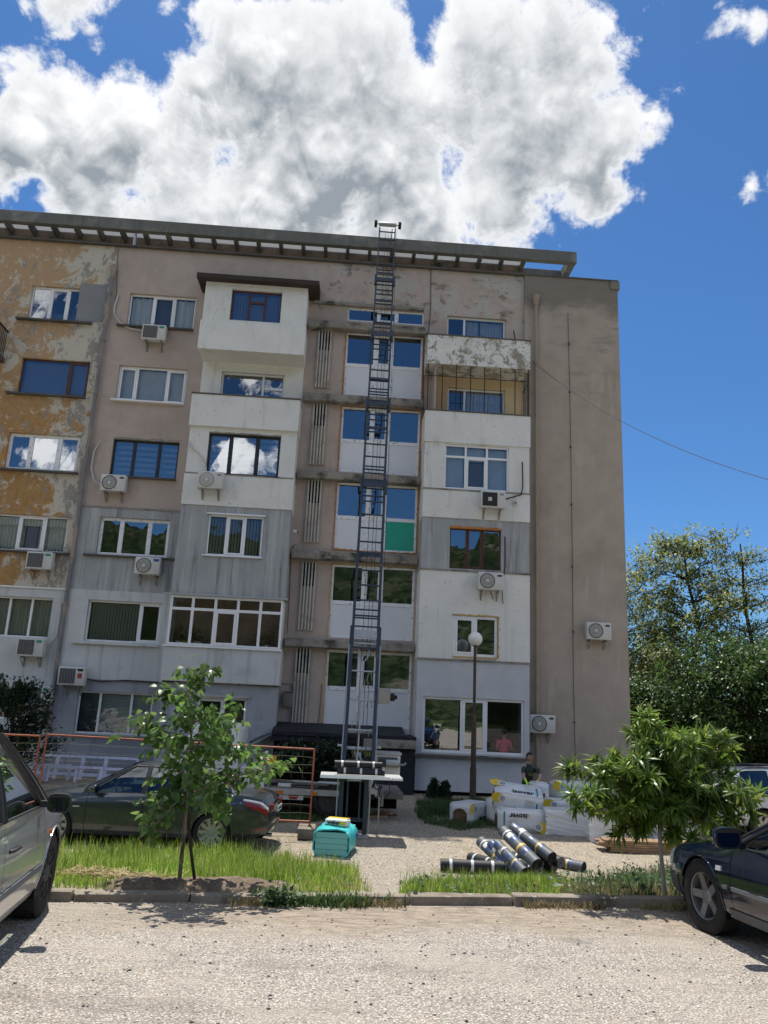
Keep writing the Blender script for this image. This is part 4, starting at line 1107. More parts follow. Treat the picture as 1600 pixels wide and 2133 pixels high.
for i in range(22):
    t0, t1 = i / 22, (i + 1) / 22; w = lambda: rnd.uniform(.015, .06)
    b.box(r1[0] - .03 + (r1[1] - r1[0] + .06) * t0, r1[0] - .03 + (r1[1] - r1[0] + .06) * t1, YR - .035 - .02 * rnd.random(), YR + .03, r1[3], r1[3] + w())
    b.box(r1[0] + (r1[1] - r1[0]) * t0, r1[0] + (r1[1] - r1[0]) * t1, YR - .04 - .02 * rnd.random(), YR + .03, r1[2] - w(), r1[2])
    b.box(r1[1], r1[1] + w(), YR - .035 - .02 * rnd.random(), YR + .03, r1[2] + (r1[3] - r1[2]) * t0, r1[2] + (r1[3] - r1[2]) * t1)
tag(b.build('foam_seam', M_foamy, f), kind='stuff')
f = put(r0, Y=YR, cols=(.385, .24, .375), gm=G_new, fw=.07, mw=.085, rev=.06, sash=[(1, 0)], label='wide ground floor window', gms={(2, 0): glass_mat('clear_window_glass', (.96, .97, .97), .045)})
xs = list(f['xs']); b = MB(); b.box(xs[1] + .05, xs[2] - .05, YR + .3, YR + .31, r0[2] + .06, r0[3] - .06); b.build('roller_blind', C_rollerd, f)
b = MB(); b.box(XRL - .05, XRR + .02, YR - .09, YR - .052, zr0 - .06, zr0 + .0); b.build('window_sill', M_stone, f)

# ------------------------------------------------------------------ balcony at the left edge of the picture
lb0 = P(-26, 720, 23.9)
b = MB(); b.box(-15.5, lb0.x + .1, 23.85, YW, Z(8, 722, 23.9) - .12, Z(8, 722, 23.9) + .06); o = b.build('balcony', pmat('dark_red_slab', (.12, .075, .065), var=.2), BLD)
zt, zb_ = Z(18, 660, 23.9), Z(8, 716, 23.9)
k = MB(); k.box(-15.5, lb0.x + .08, 23.87, 23.91, zt - .05, zt); k.box(lb0.x + .04, lb0.x + .08, 23.91, YW, zt - .05, zt); k.build('railing', M_iron, o)
for i in range(9):
    b = MB(); xx = lb0.x + .06 - i * .11; b.box(xx - .012, xx + .012, 23.88, 23.9, zb_, zt - .04); b.build('baluster', M_iron, o)
for i in range(9):
    b = MB(); yy = 23.95 + i * .12; b.box(lb0.x + .05, lb0.x + .07, yy - .012, yy + .012, zb_, zt - .04); b.build('baluster', M_iron, o)

# ------------------------------------------------------------------ pipes, cables, boxes on the wall
def pipe(pts, r, mat, name='drainpipe', collars=(), cr=1.25, n=10):
    b = MB(); b.tube(pts, r, n); o = b.build(name, mat, BLD, smooth=True)
    for c in collars:
        q = MB(); q.tube([(pts[0][0], pts[0][1], c - .04), (pts[0][0], pts[0][1], c + .04)], r * cr, n); q.build('collar', mat, o, smooth=True)
    return o
zz = [Z(*p) for p in ((240, 566), (232, 615), (218, 712), (206, 824), (190, 932), (176, 1024), (154, 1160), (138, 1260))]
pipe([(XP, YW - .12, Z(240, 556)), (XP, YW - .12, ZB)], .06, M_pipe, collars=zz[1:], cr=1.35)
b = MB(); b.tube([(XP, YW - .12, zz[0] + .1), (XP, YW - .12, zz[0] - .28)], [.13, .07], 10); b.build('rain_hopper', M_pipeb, BLD)
XQ = X(1117, 800, YW - .2)
pipe([(XQ, YW - .2, Z(1120, 640)), (XQ, YW - .2, ZB)], .055, M_pipeb, collars=[Z(1117, y) for y in (760, 870, 962, 1062, 1165, 1260, 1370, 1480)], cr=1.2)
b = MB(); b.tube([(XQ, YW - .2, Z(1120, 622)), (XQ, YW - .2, Z(1120, 642))], [.13, .075], 10); b.build('rain_hopper', M_pipeb, BLD)
# lightning wire down the blank bay
xw = X(1188, 900, YW - .12)
b = MB(); b.tube([P(1183, 652, YW - .13), (xw, YW - .13, 12.5), (xw + .01, YW - .13, 7), (xw - .01, YW - .13, 3), (xw + .02, YW - .13, -.3)], .008, 6); o = b.build('lightning_wire', M_cable, BLD)
for z in (14.4, 12.6, 10.6, 8.6, 6.5, 4.4, 1.6):
    b = MB(); b.box(xw - .025, xw + .025, YW - .15, YW - .1, z - .02, z + .02); b.build('clip', M_cable, o)
pipe([P(*p, YW - .03) for p in ((898, 545), (897, 640), (893, 690), (884, 700), (882, 780), (880, 990), (872, 1180), (866, 1330))], .012, M_cable, 'wall_cable', n=6)
pipe([P(*p, YW - .03) for p in ((258, 470), (252, 500), (246, 520), (243, 600), (240, 640))], .008, M_cable, 'wall_cable', n=6)
pipe([P(*p, YW - .03) for p in ((617, 1133), (609, 1140), (606, 1160), (603, 1240), (598, 1320))], .01, M_cable, 'wall_cable', n=6)
pipe([P(*p, YW - .03) for p in ((586, 1424), (605, 1425), (613, 1440), (608, 1480), (606, 1506))], .01, M_cable, 'wall_cable', n=6)
pipe([P(*p, YW - .03) for p in ((670, 1425), (667, 1470), (662, 1510))], .01, M_cable, 'wall_cable', n=6)
pipe([P(*p, YW - .1) for p in ((172, 1412), (210, 1420), (260, 1417), (330, 1421))], .02, M_cable, 'wall_cable', n=6)
b = MB(); c = P(600, 1457, YW - .05); b.box(c.x - .14, c.x + .14, YW - .14, YW - .005, c.z - .22, c.z + .22); o = b.build('meter_box', pmat('olive_grey_box', (.21, .20, .165), rough=.6), BLD, bevel=.01)
b = MB(); b.box(c.x - .15, c.x + .15, YW - .16, YW - .141, c.z + .205, c.z + .235); b.build('lid', M_stone, o)
# ------------------------------------------------------------------ cars
def paint(name, col, metal=0.6, rough=0.28, dirt=0.15):
    def ex(nt, vec, c):
        d = nt.ramp(nt.noise(vec, 2.2, 6, 0.6), 0.45, 0.75)
        return nt.mix(nt.math('MULTIPLY', d, dirt), c, (0.25, 0.23, 0.2))
    return pmat(name, col, rough=rough, spec=0.5, metal=metal, var=0.03, coat=0.8, extra=ex)
M_tyre = pmat('tyre_rubber', (0.022, 0.022, 0.022), rough=0.85, spec=0.25, var=0.15, layers=[((0.09, 0.08, 0.07), 5, 0.5, 0.75)])
M_rim = pmat('alloy_rim', (0.42, 0.42, 0.43), rough=0.35, spec=0.5, metal=0.75, var=0.05)
M_steelrim = pmat('dark_wheel_cover', (0.055, 0.055, 0.06), rough=0.5, spec=0.4, metal=0.2, var=0.1)
M_plastic = pmat('black_car_plastic', (0.018, 0.018, 0.02), rough=0.5, spec=0.45, var=0.08)
M_inside = pmat('car_interior', (0.035, 0.035, 0.036), rough=0.9, spec=0.15, var=0.15)
M_seat = pmat('car_seat', (0.075, 0.075, 0.078), rough=0.95, spec=0.1, var=0.1)
M_seam = pmat('seam_shadow_gap', (0.006, 0.006, 0.006), rough=0.9, spec=0.1, var=0)
M_chrome = pmat('chrome', (0.6, 0.6, 0.62), rough=0.15, spec=0.6, metal=0.95, var=0)
M_mirror = pmat('mirror_glass', (0.12, 0.14, 0.17), rough=0.03, spec=0.5, metal=1.0, var=0)
M_red = pmat('red_lamp', (0.22, 0.012, 0.012), rough=0.15, spec=0.6, var=0, coat=1.0)
M_wlamp = pmat('clear_lamp', (0.55, 0.56, 0.56), rough=0.15, spec=0.6, var=0, coat=1.0)
M_amber = pmat('amber_lamp', (0.55, 0.16, 0.02), rough=0.25, spec=0.5, var=0, coat=0.6)
M_plate = pmat('number_plate', (0.68, 0.68, 0.66), rough=0.5, var=0.04)
M_ink = pmat('black_print', (0.012, 0.012, 0.014), rough=0.7, var=0)
G_car = glass_mat('car_glass', (0.42, 0.52, 0.47), 0.10)
G_cart = glass_mat('tinted_car_glass', (0.16, 0.20, 0.19), 0.12)
G_clear = glass_mat('clear_car_glass', (0.70, 0.80, 0.76), 0.10)

def interp(pts, x):
    xs = [p[0] for p in pts]
    return [float(np.interp(x, xs, [p[k] for p in pts])) for k in range(1, len(pts[0]))]
def smooth_interp(pts, x):
    """cosine-eased polyline through control points sorted by x"""
    xs = [p[0] for p in pts]
    if x <= xs[0]: return list(pts[0][1:])
    if x >= xs[-1]: return list(pts[-1][1:])
    i = max(k for k in range(len(xs)) if xs[k] <= x); i = min(i, len(xs) - 2)
    def slope(k, c):
        if k == 0 or k == len(xs) - 1: return (pts[min(k+1, len(xs)-1)][c] - pts[max(k-1, 0)][c]) / (xs[min(k+1, len(xs)-1)] - xs[max(k-1, 0)])
        a = (pts[k][c] - pts[k-1][c]) / (xs[k] - xs[k-1]); b_ = (pts[k+1][c] - pts[k][c]) / (xs[k+1] - xs[k])
        return 0.0 if a * b_ <= 0 else 2 * a * b_ / (a + b_)
    t = (x - xs[i]) / (xs[i+1] - xs[i]); h = xs[i+1] - xs[i]; out = []
    for c in range(1, len(pts[0])):
        p0, p1, m0, m1 = pts[i][c], pts[i+1][c], slope(i, c) * h, slope(i + 1, c) * h
        out.append((2*t**3 - 3*t*t + 1) * p0 + (t**3 - 2*t*t + t) * m0 + (-2*t**3 + 3*t*t) * p1 + (t**3 - t*t) * m1)
    return out

def wheel_mesh(parent, r, w, side, spokes, rimm, rim_r, style='alloy'):
    """tyre and rim about local y; side = +1: outer face towards +y"""
    Mx = Matrix.Rotation(R(-90 if side > 0 else 90), 4, 'X')
    b = MB(); prof = [(rim_r * .97, -w/2 + .01), (r - .035, -w/2), (r - .008, -w/2 + .018), (r, -w/2 + .04), (r, w/2 - .04), (r - .008, w/2 - .018), (r - .035, w/2), (rim_r, w/2 - .004), (rim_r * .97, w/2 - .02)]
    b.lathe(prof, 36, Mx); ty = b.build('tyre', M_tyre, parent, world=False, smooth=True)
    q = MB()
    for k in range(44):   # tread blocks
        a = 2 * math.pi * k / 44
        Mk = Mx @ Matrix.Rotation(a, 4, 'Z')
        q.box(r - .004, r + .004, -.02, .02, -w/2 + .02, w/2 - .02, Mk)
    tag(q.build('tread', M_tyre, parent, world=False), kind='stuff')
    d = MB(); zf = w/2 - .015
    d.lathe([(rim_r, zf), (rim_r * .93, zf - .004), (rim_r * .90, zf - .03), (rim_r * .88, -w/2 + .02)], 36, Mx)
    d.lathe([(rim_r * .9, zf - .09), (.001, zf - .09)], 24, Mx)
    if style == 'alloy':
        for k in range(spokes):
            a = 2 * math.pi * k / spokes; Mk = Mx @ Matrix.Rotation(a, 4, 'Z')
            h0, h1 = .034, .024
            for s in (-1, 1):
                pass
            p = [(.04, -h0, zf - .03), (rim_r * .93, -h1 * 1.3, zf - .012), (rim_r * .93, h1 * 1.3, zf - .012), (.04, h0, zf - .03)]
            pb = [(x, y, z - .035) for x, y, z in p]
            P8 = [tuple(Mk @ Vector(v)) for v in p + pb]; i0 = len(d.v); d.v += P8
            for f in ((0,1,2,3), (4,7,6,5), (0,4,5,1), (3,2,6,7), (1,5,6,2), (0,3,7,4)): d.f.append(tuple(i0 + j for j in f)); d.mi.append(0)
        d.lathe([(.001, zf - .012), (.05, zf - .014), (.062, zf - .03), (.062, zf - .08)], 16, Mx)
    else:
        d.lathe([(.001, zf + .012), (.06, zf + .012), (.075, zf - .005), (rim_r * .6, zf - .004), (rim_r * .9, zf - .012)], 28, Mx)
        for k in range(spokes):
            a = 2 * math.pi * (k + .5) / spokes; Mk = Mx @ Matrix.Rotation(a, 4, 'Z')
            d.box(.085, rim_r * .88, -.011, .011, zf - .008, zf + .012, Mk)
    rm = d.build('rim', rimm, parent, world=False, smooth=True, angle=35)
    if style == 'alloy':
        q = MB(); q.lathe([(rim_r * .62, zf - .075), (rim_r * .62, zf - .085), (.03, zf - .085)], 24, Mx); q.build('brake_disc', M_steelrim, parent, world=False)
    return ty

def build_car(name, label, sp):
    """sp: a dict of profiles. x runs forward from the middle of the wheelbase, y to the left, z up"""
    root = thing(name, label, 'car', sp['loc'], sp['rz'])
    xf, xr = sp['xf'], sp['xr']; body_m = sp['paint']
    belt = lambda x: smooth_interp(sp['belt'], x)          # -> z of the shoulder, half width there
    bot = lambda x: smooth_interp(sp['bottom'], x)[0]
    plan = lambda x: smooth_interp(sp['plan'], x)[0]       # greatest half width
    T = sp.get('rows', [(0, .93), (.10, .965), (.25, .99), (.45, 1.0), (.62, .998), (.78, .985), (.90, .965), (1.0, None)])
    def side_pt(x, t, off=0.0):
        zb = bot(x); zt, wt = belt(x); z = zb + (zt - zb) * t; W_ = plan(x)
        ts = [a for a, _ in T]; ws = [W_ * k if k is not None else wt for _, k in T]
        return (float(np.interp(t, ts, ws)) + off, z)
    def side_y(x, z, off=0.0):
        zb = bot(x); zt, wt = belt(x)
        return side_pt(x, min(max((z - zb) / (zt - zb), 0), 1), off)[0]
    arches = [(sp['wf'], sp['r'], sp['ra']), (sp['wr'], sp['r'], sp['ra'])]
    nrow = 26; trow = [i / nrow for i in range(nrow + 1)]
    def side_panel(x0, x1, nm, s, gap=.0035):
        n = max(3, int((x1 - x0) / .035)); b = MB()
        xs = np.linspace(x0 + gap, x1 - gap, n + 1)
        pts = []; inside = []
        for t in trow:
            row = []; ins = []
            for x in xs:
                y, z = side_pt(x, t); row.append([x, y, z])
                ins.append(any((x - a) ** 2 + (z - zc) ** 2 < ra * ra for a, zc, ra in arches))
            pts.append(row); inside.append(ins)
        keep = set()
        for i in range(nrow):
            for j in range(n):
                c = [inside[i][j], inside[i][j+1], inside[i+1][j], inside[i+1][j+1]]
                if not all(c): keep.add((i, j))
        for (i, j) in keep:
            for (u, v) in ((i, j), (i, j+1), (i+1, j), (i+1, j+1)):
                if inside[u][v] is True:
                    p = pts[u][v]
                    for a, zc, ra in arches:
                        d = math.hypot(p[0] - a, p[2] - zc)
                        if d < ra:
                            k = ra / max(d, 1e-4); p[0] = a + (p[0] - a) * k; p[2] = zc + (p[2] - zc) * k
                    p[1] = side_y(p[0], p[2]); inside[u][v] = 2
        rows = [[(p[0], s * p[1], p[2]) for p in r] for r in pts]
        b.grid(rows, skip=lambda i, j: (i, j) not in keep)
        return b
    # --- body shell: wings and sills, bonnet, boot, nose and tail in one part
    shell = MB()
    def add(b):
        i = len(shell.v); shell.v += b.v; shell.f += [tuple(k + i for k in f) for f in b.f]; shell.mi += b.mi
    dx = sp['doors']                                    # door cuts from front to rear (x falls)
    for s in (1, -1):
        add(side_panel(dx[0], xf, 'wing', s)); add(side_panel(xr, dx[-1], 'quarter', s))
    def deck(x0, x1, crown, ny=12):
        n = max(3, int(abs(x1 - x0) / .05)); b = MB(); rows = []
        for i in range(n + 1):
            x = x0 + (x1 - x0) * i / n; z, w = belt(x); row = []
            for j in range(ny + 1):
                u = -1 + 2 * j / ny
                cz = crown(x) * (1 - abs(u) ** 2.2)
                row.append((x, u * w, z + cz))
            rows.append(row)
        b.grid(rows); return b
    add(deck(sp['cowl'], xf, sp['hood_crown']))
    if sp.get('trunk') is not None: add(deck(xr, sp['trunk'], sp.get('trunk_crown', lambda x: .03)))
    # nose and tail: rounded caps
    for (x, sgn, bulge) in ((xf, 1, sp.get('nose', .10)), (xr, -1, sp.get('tail', .08))):
        b = MB(); rows = []
        for t in trow:
            y, z = side_pt(x, t); row = []
            for j in range(13):
                u = -1 + 2 * j / 12
                prof = math.sin(math.pi * (0.12 + 0.76 * t)) if t < 1 else math.sin(math.pi * .88)
                row.append((x + sgn * bulge * (1 - abs(u) ** 2.5) * prof, u * y, z + (sp['hood_crown'](x) if sgn > 0 else .03) * (1 - abs(u) ** 2.2) * max(0, (t - .85) / .15)))
            rows.append(row)
        b.grid(rows); add(b)
    body = shell.build('body', body_m, root, world=False, smooth=True, merge=True, angle=32)
    # doors
    dn = 0
    for s in (1, -1):
        for k in range(len(dx) - 1):
            b = side_panel(dx[k+1], dx[k], 'door', s); d = b.build('door', body_m, root, world=False, smooth=True, merge=True, angle=32)
            hx = dx[k+1] + .20; t_h = sp.get('handle_t', .80); y, z = side_pt(hx, t_h)
            q = MB(); q.tube([(hx + .10, s * (y + .004), z), (hx + .07, s * (y + .026), z + .004), (hx - .07, s * (y + .026), z + .004), (hx - .10, s * (y + .004), z)], .013, 8)
            q.build('handle', sp.get('handle_m', body_m), d, world=False, smooth=True)
    # dark liner behind the gaps, floor, wheel wells
    b = MB()
    for s in (1, -1):
        n = 40; rows = []
        for t in np.linspace(0.0, .985, 8):
            row = []
            for i in range(n + 1):
                x = xr + .15 + (xf - xr - .3) * i / n; y, z = side_pt(x, t); row.append((x, s * (y - .05), z))
            rows.append(row)
        ar2 = [(a, zc, ra + .03) for a, zc, ra in arches]
        b.grid(rows, skip=lambda i, j: any((rows[i][j][0] - a) ** 2 + (rows[i][j][2] - zc) ** 2 < (ra + .06) ** 2 for a, zc, ra in arches))
    b.quad((xr + .1, -.75, .26), (xf - .1, -.75, .26), (xf - .1, .75, .26), (xr + .1, .75, .26))
    for a, zc, ra in arches:
        for s in (1, -1):
            rows = []
            for yy in (plan(a) - .035, .45):
                rows.append([(a + (ra + .004) * math.cos(u), s * yy, zc + (ra + .004) * math.sin(u)) for u in np.linspace(-.35, math.pi + .35, 20)])
            b.grid(rows); b.face([(x, .46 * s, z) for x, _, z in rows[1]])
    b.build('underbody', M_seam, root, world=False)
    # arch lips
    for a, zc, ra in arches:
        for s in (1, -1):
            b = MB(); pts = []
            for u in np.linspace(-.12, math.pi + .12, 26):
                x, z = a + ra * math.cos(u), zc + ra * math.sin(u)
                if z < bot(x) + .01: continue
                pts.append((x, s * (side_y(x, z) + .002), z))
            b.tube(pts, .008, 6); b.build('wheel_arch', sp.get('arch_m', body_m), root, world=False, smooth=True)
    # --- wheels
    for a in (sp['wf'], sp['wr']):
        for s in (1, -1):
            h = bpy.data.objects.new('wheel', None); COL.objects.link(h); h.parent = root
            h.location = (a, s * (plan(a) - sp.get('tyre_w', .2) / 2 - .02), sp['r'])
            if a == sp['wf']: h.rotation_euler = (0, 0, sp.get('steer', 0))
            wheel_mesh(h, sp['r'], sp.get('tyre_w', .2), s, sp.get('spokes', 5), sp.get('rim_m', M_rim), sp.get('rim_r', .2), sp.get('wheel_style', 'alloy'))
    # --- glasshouse: pillars (painted) and windows between belt and roof edge
    redge = lambda x: smooth_interp(sp['roof'], x)        # -> z of the roof edge, half width
    def gp(xb, xt, t, s, off=0.0):
        zb, wb = belt(xb); zt, wt = redge(xt)
        bul = .022 * math.sin(math.pi * t)
        return (xb + (xt - xb) * t, s * (wb - .012 + (wt - wb + .012) * t + bul + off), zb + (zt - zb) * t)
    segs = sp['segs']   # list of (kind, xb0, xt0, xb1, xt1, material)
    pil = MB()
    for s in (1, -1):
        for (kind, xb0, xt0, xb1, xt1, m) in segs:
            nt_ = 8; nx = max(2, int(abs(xb0 - xb1) / .08)); off = 0.0 if kind == 'pillar' else -.008
            rows = [[gp(xb0 + (xb1 - xb0) * j / nx, xt0 + (xt1 - xt0) * j / nx, i / nt_, s, off) for j in range(nx + 1)] for i in range(nt_ + 1)]
            b = MB(); b.grid(rows)
            if kind == 'pillar': b.build('pillar', m or body_m, root, world=False, smooth=True)
            else:
                w = b.build('side_window', m or G_car, root, world=False, smooth=True)
                edge = [Vector(p) for p in rows[0]] + [Vector(r[-1]) for r in rows[1:]] + [Vector(p) for p in rows[-1][::-1]][1:] + [Vector(r[0]) for r in rows[::-1]][1:]
                q = MB(); q.tube([(p.x, p.y + s * .006, p.z) for p in edge], .012, 6); q.build('window_trim', sp.get('trim_m', M_plastic), w, world=False, smooth=True)
    # roof
    xt_f, xt_r = segs[0][2], segs[-1][4]; n = 26; rows = []
    for i in range(n + 1):
        x = xt_f + (xt_r - xt_f) * i / n; z, w = redge(x)
        rows.append([(x, u * w, z + sp.get('crown', .05) * (1 - abs(u) ** 2.6)) for u in np.linspace(-1, 1, 15)])
    b = MB(); b.grid(rows); b.build('roof', body_m, root, world=False, smooth=True)
    # windscreen and rear window
    for nm, (xb, xt), sgn in (('windscreen', (segs[0][1], segs[0][2]), 1), ('rear_window', (segs[-1][3], segs[-1][4]), -1)):
        rows = []
        for i in range(9):
            t = i / 8; L = gp(xb, xt, t, 1); row = []
            for j in range(13):
                u = -1 + 2 * j / 12
                bow = (sp.get('screen_bow', .16) if sgn > 0 else sp.get('rear_bow', .10)) * (1 - abs(u) ** 2) * (1 - .55 * t)
                zc = (sp['hood_crown'](xb) * (1 - t) if sgn > 0 else .03 * (1 - t)) * (1 - abs(u) ** 2.2) + sp.get('crown', .05) * t * (1 - abs(u) ** 2.6)
                row.append((L[0] + sgn * bow, L[1] * u, L[2] + zc))
            rows.append(row)
        b = MB(); b.grid(rows); o = b.build(nm, sp.get('screen_g', G_clear), root, world=False, smooth=True)
        q = MB(); q.tube(rows[0], .014, 6); q.tube([r[0] for r in rows], .012, 6); q.tube([r[-1] for r in rows], .012, 6); tag(q.build('seal', M_plastic, o, world=False, smooth=True), kind='stuff')
    # interior: dash, seats, wheel
    zb = belt(segs[1][1])[0]
    b = MB(); xd = segs[0][1] - .12; b.box(xd - .35, xd + .05, -.62, .62, zb - .3, zb - .02)
    b.build('dashboard', M_inside, root, world=False, bevel=.05)
    b = MB(); b.box(segs[-1][3] - .02, dx[0], -.62, .62, .3, .36); b.build('cabin_floor', M_inside, root, world=False)
    seats = [(xd - .95, .37), (xd - .95, -.37), (xd - 1.75, 0.0)]
    for (sx, sy) in seats:
        wd = .24 if sy else .6
        b = MB(); b.box(sx - .1, sx + .42, sy - wd, sy + wd, .38, .55); st = b.build('seat', M_seat, root, world=False, bevel=.05)
        Mt = Matrix.Translation((sx - .08, sy, .5)) @ Matrix.Rotation(R(-14), 4, 'Y')
        b = MB(); b.box(-.07, .07, -wd, wd, 0, .62, Mt); b.build('backrest', M_seat, st, world=False, bevel=.05)
        for hy in ((0,) if sy else (-.4, .4)):
            b = MB(); b.box(-.05, .05, hy - .12, hy + .12, .66, .84, Mt); b.build('headrest', M_seat, root, world=False, bevel=.04)
    sw = MB(); Ms = Matrix.Translation((xd - .42, .37, zb - .02)) @ Matrix.Rotation(R(-64), 4, 'Y')
    sw.tube([Ms @ Vector((.18 * math.cos(a), .18 * math.sin(a), 0)) for a in np.linspace(0, 2 * math.pi, 25)], .014, 6); sw.build('steering_wheel', M_inside, root, world=False, smooth=True)
    # mirrors
    xm = sp['mirror_x']; zm, wm = belt(xm); mdz = sp.get('mirror_dz', .09)
    for s in (1, -1):
        b = MB(); hw, hh = sp.get('mirror', (.12, .085))
        rows = []
        for (dxx, k) in ((.09, .25), (.075, .6), (.04, .9), (-.03, 1.0), (-.045, .97)):
            rows.append([(xm + dxx, s * (wm + .05 + hw + hw * k * math.copysign(abs(math.cos(a)) ** .6, math.cos(a))), zm + mdz + hh * k * math.copysign(abs(math.sin(a)) ** .6, math.sin(a))) for a in np.linspace(0, 2 * math.pi, 21)])
        b.grid(rows); b.face(rows[0][:-1]); b.box(xm - .02, xm + .04, min(s * wm, s * (wm + .06)) , max(s * wm, s * (wm + .06)), zm + .005, zm + .05)
        o = b.build('mirror', sp.get('mirror_m', body_m), root, world=False, smooth=True, angle=50)
        cy_, cz_ = s * (wm + .05 + hw), zm + mdz
        b2 = MB(); b2.face([(xm - .044, p[1], p[2]) for p in rows[-1][:-1]]); b2.build('mirror_back', M_plastic, o, world=False)
        q = MB(); q.face([(xm - .048 + .08 * (p[2] - cz_), cy_ + (p[1] - cy_) * .84, cz_ + (p[2] - cz_) * .82) for p in rows[-1][:-1]]); q.build('mirror_glass', M_mirror, o, world=False)
    sp['side_pt'] = side_pt; sp['side_y'] = side_y; sp['belt_f'] = belt; sp['root'] = root; sp['body'] = body
    return root
def side_patch(sp, name, mat, x0, x1, tlo, thi, s, off=.006, n=10, m=4, parent=None):
    """a strip lying on the flank, a few mm proud; tlo and thi may be functions of the fraction along it"""
    f0 = tlo if callable(tlo) else (lambda u: tlo); f1 = thi if callable(thi) else (lambda u: thi)
    rows = []
    for i in range(m + 1):
        row = []
        for j in range(n + 1):
            u = j / n; x = x0 + (x1 - x0) * u; t = f0(u) + (f1(u) - f0(u)) * i / m
            y, z = sp['side_pt'](x, t); k = off if 0 < i < m or True else 0
            row.append((x, s * (y + off), z))
        rows.append(row)
    b = MB(); b.grid(rows)
    # edges turned in so that it has thickness
    for r in (rows[0], rows[-1]):
        b.grid([r, [(p[0], p[1] - s * off * 1.5, p[2]) for p in r]])
    for k in (0, -1):
        c = [r[k] for r in rows]; b.grid([c, [(p[0], p[1] - s * off * 1.5, p[2]) for p in c]])
    return b.build(name, mat, parent or sp['root'], world=False, smooth=True, angle=50)

# ---- grey-green saloon behind the young tree: nose to the left
PB = paint('grey_green_car_paint', (0.052, 0.064, 0.067), metal=0.6, rough=0.24, dirt=.05)
gw = G(435, 1776); 
_yaw = math.pi - R(4.0)
sal = dict(loc=(0, 0, -0.9), rz=_yaw, paint=PB, xf=2.26, xr=-2.46, wf=1.445, wr=-1.445, r=.335, ra=.365, tyre_w=.235, rim_r=.245, spokes=10,
    belt=[(-2.46, .80, .74), (-2.3, .93, .80), (-1.9, .985, .84), (-1.2, .965, .86), (0, .935, .87), (.9, .91, .86), (1.4, .875, .83), (1.9, .79, .77), (2.15, .70, .70), (2.26, .62, .64)],
    bottom=[(-2.46, .36), (-2.2, .27), (-1.2, .21), (1.2, .21), (2.0, .22), (2.26, .30)],
    plan=[(-2.46, .80), (-2.3, .87), (-1.9, .915), (-1.0, .925), (1.0, .925), (1.7, .91), (2.05, .84), (2.26, .70)],
    cowl=.98, hood_crown=lambda x: .075, trunk=-1.62, trunk_crown=lambda x: .035, doors=[.88, -.16, -1.06],
    roof=[(-1.25, 1.30, .56), (-.9, 1.365, .59), (-.3, 1.40, .605), (.1, 1.395, .60), (.35, 1.345, .575)],
    segs=[('pillar', .99, .20, .86, .12, None), ('window', .86, .12, -.10, -.12, G_car), ('pillar', -.10, -.12, -.19, -.18, M_plastic), ('window', -.19, -.18, -.98, -.72, G_car), ('pillar', -.98, -.72, -1.05, -.76, M_plastic), ('window', -1.05, -.76, -1.3, -.86, G_cart), ('pillar', -1.3, -.86, -1.70, -1.10, None)],
    mirror_x=.72, mirror=(.11, .075), rear_bow=.12)
def place_by_wheel(sp, which, s, gpt):
    """slide the car so that the foot of one wheel stands on a ground point"""
    lx = sp[which]; ly = s * (smooth_interp(sp['plan'], lx)[0] - .02)
    c, sn = math.cos(sp['rz']), math.sin(sp['rz'])
    sp['loc'] = (gpt.x - (c * lx - sn * ly), gpt.y - (sn * lx + c * ly), gpt.z)
place_by_wheel(sal, 'wr', 1, gw)
car = build_car('saloon_car', 'dark grey green saloon parked behind the young tree with its nose to the left', sal)
side_patch(sal, 'tail_lamp', M_red, -2.44, -2.02, lambda u: .62 + .16 * u, lambda u: .86 + .02 * u, 1)
side_patch(sal, 'tail_lamp', M_red, -2.44, -2.02, lambda u: .62 + .16 * u, lambda u: .86 + .02 * u, -1)
for s in (1, -1): side_patch(sal, 'lamp_band', M_wlamp, -2.45, -1.99, lambda u: .865 + .02 * u, lambda u: .94 - .01 * u, s)
side_patch(sal, 'indicator', M_wlamp, 1.0, 1.12, .66, .69, 1)
for s in (1, -1):
    side_patch(sal, 'reflector', M_red, -2.43, -2.22, .16, .21, s)
def tail_piece(sp, name, mat, y0, y1, z0, z1, off, thick=.01, ny=8):
    x = sp['xr'] - sp.get('tail', .08) * .9; b = MB()
    b.box(x - off - thick, x - off, y0, y1, z0, z1); return b.build(name, mat, sp['root'], world=False, bevel=.004, seg=1)
for s in (1, -1):
    b = MB(); b.box(sal['xr'] - .052, sal['xr'] + .02, min(s * .40, s * .70), max(s * .40, s * .70), .70, .84); b.build('tail_lamp', M_red, car, world=False, bevel=.02)
pl = tail_piece(sal, 'number_plate', M_plate, -.26, .26, .66, .77, .012)
Mp = frame_M((sal['xr'] - .072 - .024, 0, .715), (0, -1, 0), (0, 0, 1)); lettering('lettering', 'PB 5041 KT', .085, Mp, M_ink, pl)
b = MB(); b.tube([(sal['xr'] - .04, .45, .28), (sal['xr'] + .2, .45, .29)], .035, 10); b.build('exhaust', M_chrome, car, world=False, smooth=True)

